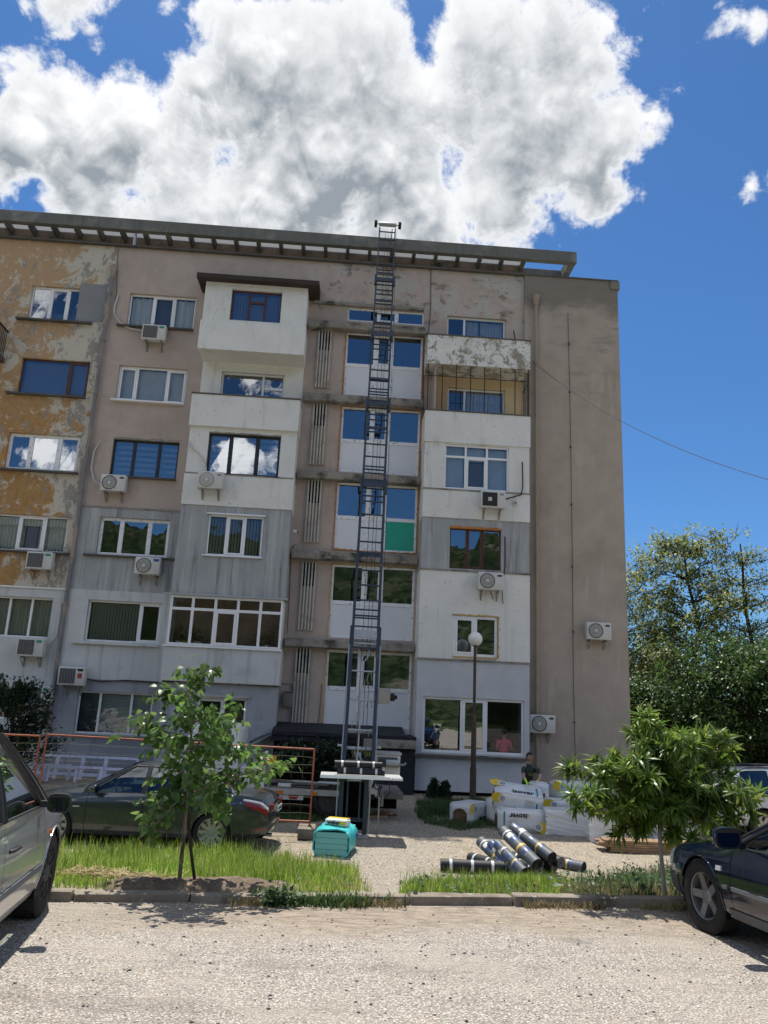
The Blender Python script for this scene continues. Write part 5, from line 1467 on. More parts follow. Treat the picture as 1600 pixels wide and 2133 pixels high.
# ---- silver people carrier at the left edge, nose to the kerb
PS = paint('silver_car_paint', (0.50, 0.52, 0.53), metal=0.6, rough=0.32, dirt=.3)
hd = math.pi / 2 + KA + R(1.0)
mpv = dict(loc=(0, 0, 0), rz=hd, paint=PS, xf=2.22, xr=-2.35, wf=1.42, wr=-1.42, r=.325, ra=.36, tyre_w=.21, rim_r=.20, spokes=9, wheel_style='cover', rim_m=M_steelrim,
    belt=[(-2.35, .87, .80), (-2.0, .93, .85), (0, .91, .875), (.9, .895, .87), (1.3, .875, .84), (1.75, .82, .78), (2.05, .73, .70), (2.22, .64, .60)],
    bottom=[(-2.35, .34), (-1.9, .25), (1.6, .23), (2.05, .24), (2.22, .34)],
    plan=[(-2.35, .82), (-2.1, .88), (-1.5, .905), (1.3, .905), (1.75, .88), (2.05, .80), (2.22, .62)],
    cowl=1.38, hood_crown=lambda x: .08, trunk=None, doors=[1.02, -.08, -1.05],
    roof=[(-2.2, 1.44, .60), (-1.6, 1.50, .645), (-.6, 1.52, .665), (.0, 1.50, .66), (.35, 1.455, .64)],
    segs=[('pillar', 1.42, .36, 1.22, .24, None), ('window', 1.22, .24, .98, .12, G_car), ('pillar', .98, .12, .93, .09, M_plastic), ('window', .93, .09, -.02, -.05, G_clear), ('pillar', -.02, -.05, -.14, -.12, M_plastic), ('window', -.14, -.12, -.98, -.95, G_cart), ('pillar', -.98, -.95, -1.08, -1.05, M_plastic), ('window', -1.08, -1.05, -2.05, -1.95, G_cart), ('pillar', -2.05, -1.95, -2.3, -2.15, None)],
    mirror_x=.86, mirror_dz=.04, mirror=(.088, .072), mirror_m=M_plastic, handle_m=M_plastic, handle_t=.72, screen_bow=.22)
place_by_wheel(mpv, 'wf', -1, G(88, 1908, 0.0))
car = build_car('people_carrier', 'silver people carrier cut by the left edge, nose to the kerb', mpv)
side_patch(mpv, 'rubbing_strip', pmat('grey_rubbing_strip', (.13, .14, .15), rough=.6), -1.0, 1.0, .30, .37, -1, .014)
side_patch(mpv, 'indicator', M_amber, 1.16, 1.24, .66, .71, -1, .012)
# foil sunshade behind the windscreen
M_foil = pmat('foil_sunshade', (.78, .92, .89), rough=.3, metal=.1, var=.12, bump=(30, 1.0, .06))
b = MB(); rows = []
for i in range(9):
    t = .05 + .88 * i / 8; row = []
    for k in range(12):
        f = k / 11; xb, xt = .86 - .82 * f, .10 - .14 * f; x = xb + (xt - xb) * t
        zb, wb = smooth_interp(mpv['belt'], xb); zt, wt = smooth_interp(mpv['roof'], xt)
        row.append((x, -(wb - .07 + (wt - wb + .01) * t + .02 * math.sin(math.pi * t) + .012 * mnoise.noise(Vector((x * 9, t * 7, 1)))), zb + (zt - zb) * t))
    rows.append(row)
b.grid(rows); o = b.build('foil_sunshade', M_foil, None, smooth=True); o.location = mpv['loc']; o.rotation_euler = (0, 0, mpv['rz'])
tag(o, 'crinkled foil sunshade behind the front side window of the silver people carrier', 'sunshade')

# ---- dark blue estate at the right edge, nose to the kerb
PN = paint('dark_blue_car_paint', (0.004, 0.009, 0.026), metal=0.25, rough=0.12, dirt=.02)
est = dict(loc=(0, 0, 0), rz=math.pi / 2 + KA + R(1.5), paint=PN, xf=2.12, xr=-2.5, wf=1.32, wr=-1.33, r=.295, ra=.325, tyre_w=.205, rim_r=.195, rim_m=pmat('dull_alloy_rim', (.25, .25, .26), rough=.4, metal=.7, var=.1), spokes=5, steer=R(3),
    belt=[(-2.5, 0.758, .78), (-2.2, 0.814, .82), (0, 0.795, .845), (.7, 0.772, .84), (1.2, 0.735, .81), (1.7, 0.666, .755), (2.0, 0.592, .68), (2.12, 0.541, .62)],
    bottom=[(-2.5, .38), (-2.1, .26), (1.5, .21), (1.95, .22), (2.12, .30)],
    plan=[(-2.5, .80), (-2.2, .86), (-1.3, .885), (1.2, .885), (1.65, .865), (1.95, .79), (2.12, .66)],
    cowl=.98, hood_crown=lambda x: .07, trunk=None, doors=[.86, -.20, -1.15],
    roof=[(-2.25, 1.165, .55), (-1.6, 1.216, .585), (-.6, 1.235, .60), (-.1, 1.226, .60), (.22, 1.179, .58)],
    segs=[('pillar', 1.0, .20, .86, .10, None), ('window', .86, .10, -.10, -.20, G_car), ('pillar', -.10, -.20, -.20, -.26, M_plastic), ('window', -.20, -.26, -1.06, -1.02, G_car), ('pillar', -1.06, -1.02, -1.16, -1.1, M_plastic), ('window', -1.16, -1.1, -2.1, -1.95, G_cart), ('pillar', -2.1, -1.95, -2.4, -2.15, None)],
    mirror_x=.70, mirror=(.12, .085), handle_m=M_chrome, handle_t=.75)
place_by_wheel(est, 'wf', 1, G(1466, 1943, 0.0))
car = build_car('estate_car', 'dark blue estate car cut by the right edge, nose to the kerb', est)
side_patch(est, 'rubbing_strip', pmat('pale_rubbing_strip', (.20, .22, .25), rough=.4, metal=.4), -.98, .84, .40, .455, 1, .012)
side_patch(est, 'rubbing_strip', pmat('pale_rubbing_strip', (.20, .22, .25)), .90, .96, .40, .455, 1, .012)
side_patch(est, 'indicator', M_wlamp, .98, 1.05, .64, .71, 1, .012)
side_patch(est, 'headlamp', M_wlamp, 1.86, 2.10, lambda u: .64, lambda u: .93 - .05 * u, 1, .006)
side_patch(est, 'indicator', M_amber, 1.98, 2.10, .44, .52, 1, .008)
side_patch(est, 'bumper', pmat('grey_bumper', (.06, .065, .075), rough=.5), 1.72, 2.11, .0, .40, 1, .010)
side_patch(est, 'sill_trim', pmat('grey_bumper', (.06, .065, .075)), -.96, .92, .0, .14, 1, .010)

# ---- white off-roader beyond the boards at the right
PW_ = paint('white_car_paint', (0.62, 0.64, 0.66), metal=0.1, rough=0.3, dirt=.2)
suv = dict(loc=(0, 0, -.75), rz=R(4), paint=PW_, xf=2.05, xr=-2.15, wf=1.30, wr=-1.30, r=.34, ra=.385, tyre_w=.225, rim_r=.21, spokes=6,
    belt=[(-2.15, .90, .78), (-1.9, .96, .85), (0, .95, .87), (.9, .94, .865), (1.3, .91, .84), (1.7, .86, .77), (2.05, .75, .66)],
    bottom=[(-2.15, .42), (-1.8, .33), (1.5, .31), (2.05, .40)], plan=[(-2.15, .81), (-1.9, .88), (1.3, .89), (1.75, .83), (2.05, .70)],
    cowl=1.08, hood_crown=lambda x: .07, trunk=None, doors=[.92, -.10, -1.0],
    roof=[(-1.95, 1.44, .61), (-1.5, 1.50, .65), (-.3, 1.53, .66), (.1, 1.51, .655), (.40, 1.46, .635)],
    segs=[('pillar', 1.10, .40, .95, .30, None), ('window', .95, .30, -.04, -.06, G_cart), ('pillar', -.04, -.06, -.16, -.16, M_plastic), ('window', -.16, -.16, -.95, -.93, G_cart), ('pillar', -.95, -.93, -1.07, -1.05, None), ('window', -1.07, -1.05, -1.8, -1.7, G_cart), ('pillar', -1.8, -1.7, -2.1, -1.95, None)],
    mirror_x=.80, mirror=(.10, .085), arch_m=M_plastic)
sv = P(1503, 1690, 18.6); suv['loc'] = (sv.x + 2.15, 19.4, zgnd(0, 19.4))
car = build_car('off_road_car', 'white off road car with roof rails parked by the wood behind the boards', suv)
for s in (1, -1):
    b = MB(); pts = [(x, s * (smooth_interp(suv['roof'], x)[1] - .03), smooth_interp(suv['roof'], x)[0] + (.07 if -1.7 < x < .05 else .02)) for x in np.linspace(-1.85, .25, 16)]
    b.tube(pts, .018, 8); b.build('roof_rail', M_plastic, car, world=False, smooth=True)
side_patch(suv, 'sill_trim', M_plastic, -.9, .9, .0, .2, -1, .012)
# ------------------------------------------------------------------ outdoor units of the air conditioners
M_acw = pmat('ac_housing', (0.56, 0.56, 0.53), rough=0.5, spec=0.4, var=0.05, layers=[((0.36, 0.35, 0.32), 3, 0.58, 0.75)])
M_acd = pmat('ac_grille_dark', (0.045, 0.047, 0.05), rough=0.6, var=0.1)
M_acg = pmat('ac_grille_grey', (0.25, 0.255, 0.255), rough=0.6, var=0.05)
M_brk = pmat('bracket_steel', (0.30, 0.29, 0.27), rough=0.6, metal=0.4, var=0.15)
def make_ac(style):
    """origin on the wall, middle of the back; front towards -y"""
    root = thing('air_conditioner', '-', 'air conditioner')
    w, h, d, g = .78, .54, .28, .10
    b = MB(); b.box(-w/2, w/2, -d - g, -g, -h/2, h/2); b.build('housing', M_acw, root, world=False, bevel=.018)
    yf = -d - g; cx = -.11; r = .215
    if style in ('round', 'white'):
        Mr = Matrix.Translation((cx, yf - .001, 0)) @ Matrix.Rotation(R(90), 4, 'X')
        q = MB(); q.lathe([(r + .02, .006), (r, .012), (r - .005, -.002), (.001, -.004)], 28, Mr); o = q.build('fan_recess', M_acd if style == 'round' else M_acg, root, world=False, smooth=True)
        f = MB()
        for k in range(7): rr = .045 + k * .027; f.tube([Mr @ Vector((rr * math.cos(a), rr * math.sin(a), .012)) for a in np.linspace(0, 2 * math.pi, 25)], .0035, 4)
        for k in range(10):
            a = math.pi * k / 5; f.bar(Mr @ Vector((.03 * math.cos(a), .03 * math.sin(a), .012)), Mr @ Vector((r * math.cos(a), r * math.sin(a), .012)), .006)
        tag(f.build('fan_grille', M_acw if style == 'white' else M_acg, root, world=False), kind='stuff')
        q = MB(); q.lathe([(.055, .014), (.05, .02), (.001, .022)], 16, Mr); q.build('hub', M_acw, root, world=False, smooth=True)
    else:
        q = MB(); q.box(cx - .23, cx + .23, yf - .004, yf - .001, -.22, .22); o = q.build('fan_recess', M_acd, root, world=False)
        f = MB()
        for k in range(15): z = -.21 + k * .03; f.box(cx - .23, cx + .23, yf - .016, yf - .006, z - .004, z + .004)
        for k in range(7): x = cx - .23 + k * .0766; f.box(x - .003, x + .003, yf - .017, yf - .005, -.22, .22)
        tag(f.build('fan_grille', M_acg if style == 'grid' else M_acd, root, world=False), kind='stuff')
        if style == 'disc':
            q = MB(); q.box(cx - .06, cx + .06, yf - .024, yf - .016, -.06, .06); q.build('hub', M_acw, root, world=False, bevel=.006)
    q = MB(); q.box(.2, .335, yf - .004, yf + .001, .14, .2); q.build('badge', M_acd if style == 'round' else M_brk, root, world=False)
    q = MB(); q.box(w/2 - .001, w/2 + .012, -d - g + .06, -g - .04, -.2, .02); q.build('valve_cover', M_acw, root, world=False, bevel=.005, seg=1)
    for x in (-.25, .25):
        b = MB(); b.box(x - .02, x + .02, yf + .02, -.002, -h/2 - .05, -h/2 - .006); b.box(x - .019, x + .019, -.04, -.003, -h/2 - .3, -h/2 - .05); b.bar((x, -.03, -h/2 - .28), (x, yf + .06, -h/2 - .05), .02); b.build('bracket', M_brk, root, world=False)
    return root
protos = {}
acs = [(320, 691, 'grid', YW, 'unit with green sticker under the lace curtained top floor window', ('sticker', (.02, .25, .17))),
       (235, 1005, 'round', YW, 'unit with dark round fan under the black framed window of the beige wall', None),
       (438, 999, 'white', YB - .05, 'unit with pale round fan under the black window of the white box', None),
       (307, 1178, 'round', YW - .03, 'unit with big dark fan and blue sticker on the streaked grey wall', ('blue', (.05, .1, .35))),
       (81, 1167, 'grid', YW, 'unit on the ochre wall under the curtained window', None),
       (62, 1348, 'grid', YW - .04, 'unit on the pale left wall under the first floor window', None),
       (148, 1408, 'grid', YW - .06, 'unit with green and red stickers beside the drainpipe', ('two', (.02, .25, .1))),
       (76, 1449, 'grid', YW - .04, 'lowest unit on the left wall above the evergreen', None),
       (1028, 1040, 'disc', YR - .03, 'unit with black square grille and white hub on the right balcony stack', None),
       (1023, 1210, 'round', YR - .02, 'unit with dangling wires under the brown framed window', None),
       (1249, 1314, 'round', YW - .1, 'unit alone high on the blank end wall', None),
       (1131, 1508, 'round', YW - .1, 'unit low in the corner by the beige drainpipe', None)]
for (px, py, st, Yw, lab, extra) in acs:
    if st not in protos: o = make_ac(st); protos[st] = o
    else: o = copy_tree(protos[st])
    sc = 1.0
    c = P(px, py, Yw - .38)
    o.location = (c.x, Yw, c.z); o['label'] = 'air conditioner ' + lab; o['group'] = 'air conditioner units on the facade'
    if px == 1249: o.location.y = Yw + .02
    if extra:
        q = MB(); q.box(.17, .34, -.386, -.383, .155, .22); q.build('sticker', pmat('sticker_' + extra[0], extra[1], var=0), o, world=False)
        if extra[0] == 'two': q = MB(); q.box(.19, .32, -.386, -.383, -.06, .09); q.build('sticker', pmat('sticker_red', (.3, .06, .04), var=0), o, world=False)
# insulated lines of the units
M_line = pmat('white_pipe_cover', (.5, .5, .48), rough=.7, var=.08)
pipe([P(*p, YW - .06) for p in ((300, 690), (270, 684), (250, 672), (238, 655), (238, 640), (246, 615))], .03, M_line, 'refrigerant_pipe', n=8)
pipe([P(*p, YW - .06) for p in ((210, 1010), (196, 1000), (190, 975), (196, 940), (206, 922))], .03, M_line, 'refrigerant_pipe', n=8)
pipe([P(*p, YB - .06) for p in ((430, 985), (428, 965), (415, 945), (396, 930), (394, 918))], .028, M_line, 'refrigerant_pipe', n=8)
pipe([P(*p, YR - .08) for p in ((1052, 1040), (1070, 1035), (1086, 1030), (1089, 1015), (1088, 962))], .022, M_cable, 'refrigerant_pipe', n=6)
pipe([P(*p, YR - .06) for p in ((1046, 1202), (1050, 1195), (1052, 1180), (1052, 1118))], .022, M_cable, 'refrigerant_pipe', n=6)
pipe([P(*p, YR - .06) for p in ((1018, 1228), (1024, 1236), (1027, 1248))], .012, M_cable, 'wall_cable', n=6)
pipe([P(*p, YR - .06) for p in ((1046, 1228), (1047, 1245), (1048, 1258))], .012, M_cable, 'wall_cable', n=6)
pipe([P(*p, YW - .08) for p in ((86, 1352), (104, 1340), (118, 1325), (124, 1290), (128, 1258))], .02, M_line, 'refrigerant_pipe', n=6)
# small wall box and camera
c = P(1073, 1048, YR - .05); t = thing('wall_box', 'small white electric box right of the black grilled air conditioner', 'electric box', (c.x, YR - .03, c.z))
b = MB(); b.box(-.07, .07, -.06, -.002, -.08, .08); b.build('case', M_acw, t, world=False, bevel=.008); b = MB(); b.box(-.045, .045, -.066, -.061, -.05, .05); b.build('cover', M_brk, t, world=False)
c = P(611, 1107, YB); t = thing('security_camera', 'small grey security camera at the corner of the grey balcony box', 'camera', (c.x - .02, YB + .05, c.z + .05))
b = MB(); b.tube([(0, 0, 0), (.08, -.05, 0)], .02, 8); b.build('arm', M_brk, t, world=False); b = MB(); b.tube([(.04, -.02, -.03), (.16, -.14, -.08)], .04, 10); b.build('camera_body', M_acw, t, world=False, smooth=True)
b = MB(); b.tube([(.16, -.14, -.08), (.165, -.146, -.082)], .03, 10); b.build('lens', M_ink, t, world=False)
# wire running off to the right
b = MB(); a0 = P(1108, 752, YR - .02); a1 = P(1640, 1010, 15.0); pts = []
for i in range(31):
    t_ = i / 30; p = a0.lerp(a1, t_); p.z -= 1.1 * 4 * t_ * (1 - t_) * .45; pts.append(p)
b.tube(pts, .008, 6)
tag(b.build('overhead_wire', M_cable, smooth=True), 'thin black wire hanging from the right balcony off to the right', 'wire')

# ------------------------------------------------------------------ street lamp
M_rust = pmat('rusty_brown_paint', (0.075, 0.048, 0.038), rough=0.75, var=0.2, layers=[((0.16, 0.075, 0.04), 5, 0.55, 0.7)])
M_globe = pmat('opal_globe', (0.72, 0.72, 0.70), rough=0.3, spec=0.5, var=0.02)
lp = P(985, 1652, 22.8); zl = zgnd(lp.x, 22.8)
t = thing('street_lamp', 'rusty post lamp with a white globe in front of the right balconies', 'street lamp', (lp.x, 22.8, zl))
topz = P(992, 1345, 22.8).z - zl; jz = P(988, 1490, 22.8).z - zl
b = MB(); b.tube([(0, 0, -.2), (0, 0, jz - .12), (0, 0, jz - .02)], [.075, .072, .06], 14); b.tube([(0, 0, .0), (0, 0, .9)], .09, 14); b.build('post', M_rust, t, world=False, smooth=True)
b = MB(); b.tube([(0, 0, jz - .04), (0.0, 0, topz)], .042, 12); b.build('upper_post', M_rust, t, world=False, smooth=True)
b = MB(); b.lathe([(.05, topz - .03), (.09, topz), (.08, topz + .03)], 16); b.build('collar', M_rust, t, world=False, smooth=True)
rg = .205; b = MB(); b.lathe([(rg * math.sin(a), topz + .19 - rg * math.cos(a)) for a in np.linspace(.35, math.pi, 16)], 24); b.build('globe', M_globe, t, world=False, smooth=True)

# ------------------------------------------------------------------ site fence
M_or = pmat('orange_red_tube', (0.36, 0.10, 0.05), rough=0.55, var=0.12, layers=[((0.2, 0.07, 0.04), 7, 0.58, 0.7)])
M_orp = pmat('rusty_red_post', (0.14, 0.05, 0.035), rough=0.7, var=0.2)
M_wire = pmat('fence_wire', (0.20, 0.175, 0.12), rough=0.6, metal=0.3, var=0.1)
YF = 17.4
def fence_panel(p0, p1, y, mid, lab, seed):
    """p0, p1: (x, z top); z bottom from the ground"""
    zb = zgnd(0, y) + .28
    t = thing('site_fence', lab, 'fence panel', (p0[0], y, zgnd(0, y)), group='orange mesh fence panels')
    rr = random.Random(seed)
    for (x, z) in (p0, p1):
        b = MB(); b.tube([(x, y, zgnd(0, y) - .02), (x, y, z + .02)], .020, 10); b.build('post', M_or, t, smooth=True)
    b = MB(); b.tube([(p0[0], y, p0[1]), (p1[0], y, p1[1])], .019, 10); b.build('top_rail', M_or, t, smooth=True)
    b = MB(); b.tube([(p0[0], y, zb), (p1[0], y, zb)], .022, 10); b.build('bottom_rail', M_or, t, smooth=True)
    m = MB(); W_ = p1[0] - p0[0]; nv = int(W_ / .22); nh = 9
    def sag(u, v): return .02 * mnoise.noise(Vector((u * 4, v * 5, seed))) * 1.5
    for i in range(1, nv):
        u = i / nv; m.tube([(p0[0] + u * W_ + sag(u * 3, v), y + .03 * mnoise.noise(Vector((u * 5, v * 3, 2))), zb + (p0[1] + (p1[1] - p0[1]) * u - zb) * v) for v in np.linspace(0, 1, 12)], .0019, 4, cap=False)
    for j in range(1, nh):
        v = j / nh; m.tube([(p0[0] + u * W_, y + .03 * mnoise.noise(Vector((u * 5, v * 3, 2))), zb + (p0[1] + (p1[1] - p0[1]) * u - zb) * v + sag(u * 6, v * 3)) for u in np.linspace(0, 1, max(6, nv))], .0021, 4, cap=False)
    tag(m.build('wire_mesh', M_wire, t), kind='stuff')
    return t
q0 = P(98, 1530, YF); q1 = P(655, 1561, YF)
fence_panel((q0.x, q0.z), (q1.x, q1.z), YF, True, 'orange tube fence panel with wire mesh across the yard behind the saloon', 3)
q2 = P(-140, 1523, YF + .15); q3 = P(84, 1533, YF + .15)
fence_panel((q2.x, q2.z), (q3.x, q3.z), YF + .15, True, 'orange tube fence panel running out at the left edge', 8)
t = thing('concrete_foot', 'grey concrete block carrying the right end of the orange fence', 'concrete block', (q1.x, YF, zgnd(0, YF)))
b = MB()
b.box(-.22, .12, -.45, -.1, 0, .2); b.box(-.22, .12, .1, .45, 0, .2); b.box(-.22, -.04, -.1, .1, 0, .2); b.box(.04, .12, -.1, .1, 0, .2)
b.build('block', M_kerb, t, world=False, bevel=.012)
t = thing('concrete_foot', 'grey concrete block under the paired posts of the orange fence', 'concrete block', ((q0.x + q3.x) / 2, YF + .05, zgnd(0, YF)))
b = MB(); b.box(-.2, .2, -.3, .3, 0, .16); b.build('block', M_kerb, t, world=False, bevel=.012)

# ------------------------------------------------------------------ window frames leaning on the wall
M_frame = pmat('lilac_filmed_frame', (0.55, 0.57, 0.70), rough=0.4, spec=0.45, var=0.03, extra=tape_x)
def lean_frame(px0, px1, pyt, w_lights, h, y, lab, transom=None, lean=14, depth=.07):
    a = P(px0, pyt, y); c = P(px1, pyt, y); W_ = c.x - a.x
    t = thing('window_frame', lab, 'window frame', (a.x, y - h * math.sin(R(lean)), a.z - h * math.cos(R(lean))), group='new window frames leaning on the wall')
    M_ = Matrix.Rotation(R(-lean), 4, 'X'); f = .075
    b = MB()
    b.box(0, W_, 0, depth, 0, f, M_); b.box(0, W_, 0, depth, h - f, h, M_); b.box(0, f, .001, depth - .001, f, h - f, M_); b.box(W_ - f, W_, .001, depth - .001, f, h - f, M_)
    b.build('outer_frame', M_frame, t, world=False, bevel=.006, seg=1)
    n = len(w_lights); cs = np.cumsum([0] + list(w_lights)) / sum(w_lights) * W_
    for x in cs[1:-1]:
        b = MB(); b.box(x - .05, x + .05, .002, depth - .002, f, h - f, M_); b.build('mullion', M_frame, t, world=False)
    if transom:
        b = MB(); b.box(f, W_ - f, .003, depth - .003, transom - .045, transom + .045, M_); b.build('transom', M_frame, t, world=False)
    return t
lean_frame(64, 292, 1569, (1.1, 1, .9, 1.3), 1.95, 24.3, 'long four light white frame at the back of the leaning frames', transom=1.42)
lean_frame(40, 150, 1588, (1, 1), 1.6, 23.75, 'two light white frame at the left end of the leaning frames', transom=1.1)
lean_frame(100, 165, 1594, (1,), 1.5, 23.55, 'single white frame left of the middle of the leaning frames')
lean_frame(158, 216, 1595, (1,), 1.5, 23.5, 'single white frame in the middle of the leaning frames')
lean_frame(206, 330, 1598, (1, 1), 1.45, 23.6, 'two light white frame at the right end of the leaning frames', transom=1.1)

# ------------------------------------------------------------------ lorry with the ladder hoist
M_navy = pmat('blue_grey_steel', (0.040, 0.053, 0.072), rough=0.5, spec=0.45, metal=0.3, var=0.12, layers=[((0.12, 0.12, 0.12), 6, 0.58, 0.72)])
M_galv = pmat('galvanised_steel', (0.42, 0.43, 0.42), rough=0.5, metal=0.5, var=0.12)
M_lw = pmat('lorry_white', (0.62, 0.63, 0.63), rough=0.4, spec=0.45, var=0.05, layers=[((0.4, 0.38, 0.34), 2, 0.6, 0.75)])
M_deck = pmat('lorry_deck', (0.16, 0.15, 0.135), rough=0.8, var=0.2)
YT0, YT1 = 19.3, 21.2
zt0 = zgnd(0, 20)
dl = P(528, 1640, YT0); dr_ = P(742, 1648, YT0)
zdk = (dl.z + dr_.z) / 2
LOR = thing('hoist_lorry', 'flatbed lorry with a tall blue grey ladder hoist raised against the roof', 'lorry', ((dl.x + dr_.x) / 2, 20.2, zt0))
b = MB(); b.box(dl.x - .3, dr_.x + 1.1, YT0, YT1, zdk - .14, zdk); b.build('deck', M_deck, LOR, bevel=.01, seg=1)
b = MB(); b.box(dl.x - .3, dr_.x + .1, YT0 - .012, YT0 - .002, zdk - .13, zdk - .01); b.build('deck_edge', M_galv, LOR)
for px in (583, 655):
    c = P(px, 1640, YT0); b = MB(); b.box(c.x - .08, c.x + .08, YT0 - .03, YT0 - .014, zdk - .12, zdk - .05); b.build('side_marker', M_amber, LOR)
b = MB(); b.box(dl.x - 1.8, dr_.x + 1.0, 19.9, 20.05, zdk - .42, zdk - .142); b.box(dl.x - 1.8, dr_.x + 1.0, 20.5, 20.65, zdk - .42, zdk - .142); tag(b.build('chassis', M_seam, LOR), kind='stuff')
# underrun guard with the red and white mark
c0, c1 = P(582, 1655, YT0 + .05), P(632, 1658, YT0 + .05)
b = MB(); b.box(c0.x, c1.x, YT0 + .03, YT0 + .06, c0.z - .1, c0.z + .03); o = b.build('side_guard', M_lw, LOR)
b = MB(); w = (c1.x - c0.x); b.face([(c0.x + w * .42, YT0 + .027, c0.z - .09), (c0.x + w * .74, YT0 + .027, c0.z - .09), (c0.x + w * .82, YT0 + .027, c0.z + .02), (c0.x + w * .36, YT0 + .027, c0.z + .02)][::-1]); b.build('red_mark', pmat('red_mark', (.35, .05, .04), var=.1), o)
b = MB(); b.bar((c0.x + .1, YT0 + .06, c0.z), (c0.x + .1, YT0 + .06, zdk - .14), .04); b.build('guard_bracket', M_lw, LOR)
wc = P(683, 1680, YT0 + .1)
for (x, y, s) in ((wc.x, YT0 + .2, -1), (wc.x, YT1 - .2, 1), (dl.x - 1.35, YT0 + .2, -1), (dl.x - 1.35, YT1 - .2, 1)):
    h = bpy.data.objects.new('wheel', None); COL.objects.link(h); h.parent = LOR; h.location = (x - LOR.location.x, y - LOR.location.y, .37)
    wheel_mesh(h, .37, .24, s, 6, M_steelrim, .235, 'cover')
# cab, pointing left behind the tree
xc0, xc1 = P(395, 1560, YT0).x, P(497, 1560, YT0).x
zc0, zc1 = zt0 + .42, P(460, 1508, YT0).z
b = MB()
pr = [(xc1, zc0), (xc1, zc1), (xc1 - .95, zc1 + .02), (xc1 - 1.45, zc0 + .95), (xc1 - 1.75, zc0 + .72), (xc1 - 1.8, zc0)]
n = len(pr); A_ = [(x, YT0 + .03, z) for x, z in pr]; B_ = [(x, YT1 - .03, z) for x, z in pr]
b.face(A_); b.face(B_[::-1])
for i in range(n): j = (i + 1) % n; b.quad(A_[i], B_[i], B_[j], A_[j])
cab = b.build('cab', M_lw, LOR, bevel=.05)
b = MB(); b.face([(xc1 - .2, YT0 + .02, zc0 + .85), (xc1 - .2, YT0 + .02, zc1 - .12), (xc1 - .9, YT0 + .02, zc1 - .1), (xc1 - 1.3, YT0 + .02, zc0 + .85)]); b.build('side_window', G_cart, cab)
b = MB(); b.face([(xc1 - .98, YT0 + .12, zc1 - .03), (xc1 - .98, YT1 - .12, zc1 - .03), (xc1 - 1.46, YT1 - .12, zc0 + .98), (xc1 - 1.46, YT0 + .12, zc0 + .98)]); b.build('windscreen', G_cart, cab)
b = MB(); b.box(xc1 - 1.05, xc1 - .1, YT0 + .015, YT0 + .024, zc0 + .1, zc0 + .12); b.build('door_seam', M_seam, cab)
for px in (443, 469):
    c = P(px, 1492, YT0 + .3); b = MB(); b.lathe([(.06, 0), (.06, .1), (.04, .14), (.001, .15)], 14, Matrix.Translation((c.x, YT0 + .3, c.z - .08))); b.box(c.x - .05, c.x + .05, YT0 + .25, YT0 + .35, zc1 + .0, c.z - .075); b.build('beacon', M_amber, cab, smooth=True)
# ribbed white box and headboard between cab and deck
x0, x1 = P(500, 1610, YT0).x, P(541, 1610, YT0).x; zb0, zb1 = zdk + .01, P(520, 1598, YT0).z
b = MB(); b.box(x0, x1, YT0 + .02, YT0 + .9, zb0, zb1); bx = b.build('locker', M_lw, LOR, bevel=.008, seg=1)
for i in range(6):
    xx = x0 + .03 + (x1 - x0 - .12) * i / 5; b = MB(); b.box(xx, xx + .012, YT0 + .012, YT0 + .019, zb0 + .02, zb1 - .02); b.build('rib', M_acg, bx)
b = MB(); b.box(x1 - .07, x1 - .035, YT0 + .008, YT0 + .018, zb0, zb1); b.build('edge_strip', M_ink, bx)
b = MB(); b.box(x1 + .02, x1 + .12, YT0 + .03, YT0 + .12, zdk, zb1 + .02); b.build('stanchion', M_lw, LOR)
c = P(562, 1583, YT0 + .1); b = MB(); b.box(c.x - .16, c.x + .16, YT0 + .08, YT0 + .12, c.z - .1, c.z + .1); b.build('warning_board', pmat('orange_yellow_board', (.55, .26, .02), rough=.5, var=.1), LOR, bevel=.01)
b = MB(); b.box(c.x - .42, c.x - .14, YT0 + .11, YT0 + .3, c.z - .13, c.z + .02); b.build('grey_case', M_acg, LOR, bevel=.01)
b = MB(); b.bar((c.x, YT0 + .1, c.z - .1), (c.x, YT0 + .1, zdk), .04); b.build('board_post', M_brk, LOR)
# odds and ends on the deck
rr = random.Random(5)
for i in range(9):
    px = 560 + i * 18; c = P(px, 1632, YT0 + .4); L = rr.uniform(.4, 1.1)
    Mo = Matrix.Translation((c.x, YT0 + rr.uniform(.15, .9), zdk + .02 + .035 * (i % 3))) @ Matrix.Rotation(rr.uniform(-.25, .25), 4, 'Z')
    b = MB(); b.box(-L / 2, L / 2, -.09, .09, 0, .03, Mo); o = b.build('plank', M_deck if i % 3 else pmat('reddish_plank', (.2, .07, .05), var=.2), LOR)
b = MB(); c = P(593, 1628, YT0 + .1); b.box(c.x - .15, c.x + .15, YT0 + .1, YT0 + .3, zdk + .03, zdk + .09); b.build('white_box', M_lw, LOR)
b = MB(); c = P(690, 1628, YT0 + .1); b.tube([(c.x - .3, YT0 + .25, zdk + .1), (c.x + .25, YT0 + .25, zdk + .1)], .07, 12); b.build('hydraulic_cylinder', M_galv, LOR, smooth=True)
b = MB(); b.tube([(c.x - .9, YT0 + .1, zdk + .16), (c.x + .1, YT0 + .12, zdk + .13)], .02, 8); b.build('tube', M_galv, LOR, smooth=True)
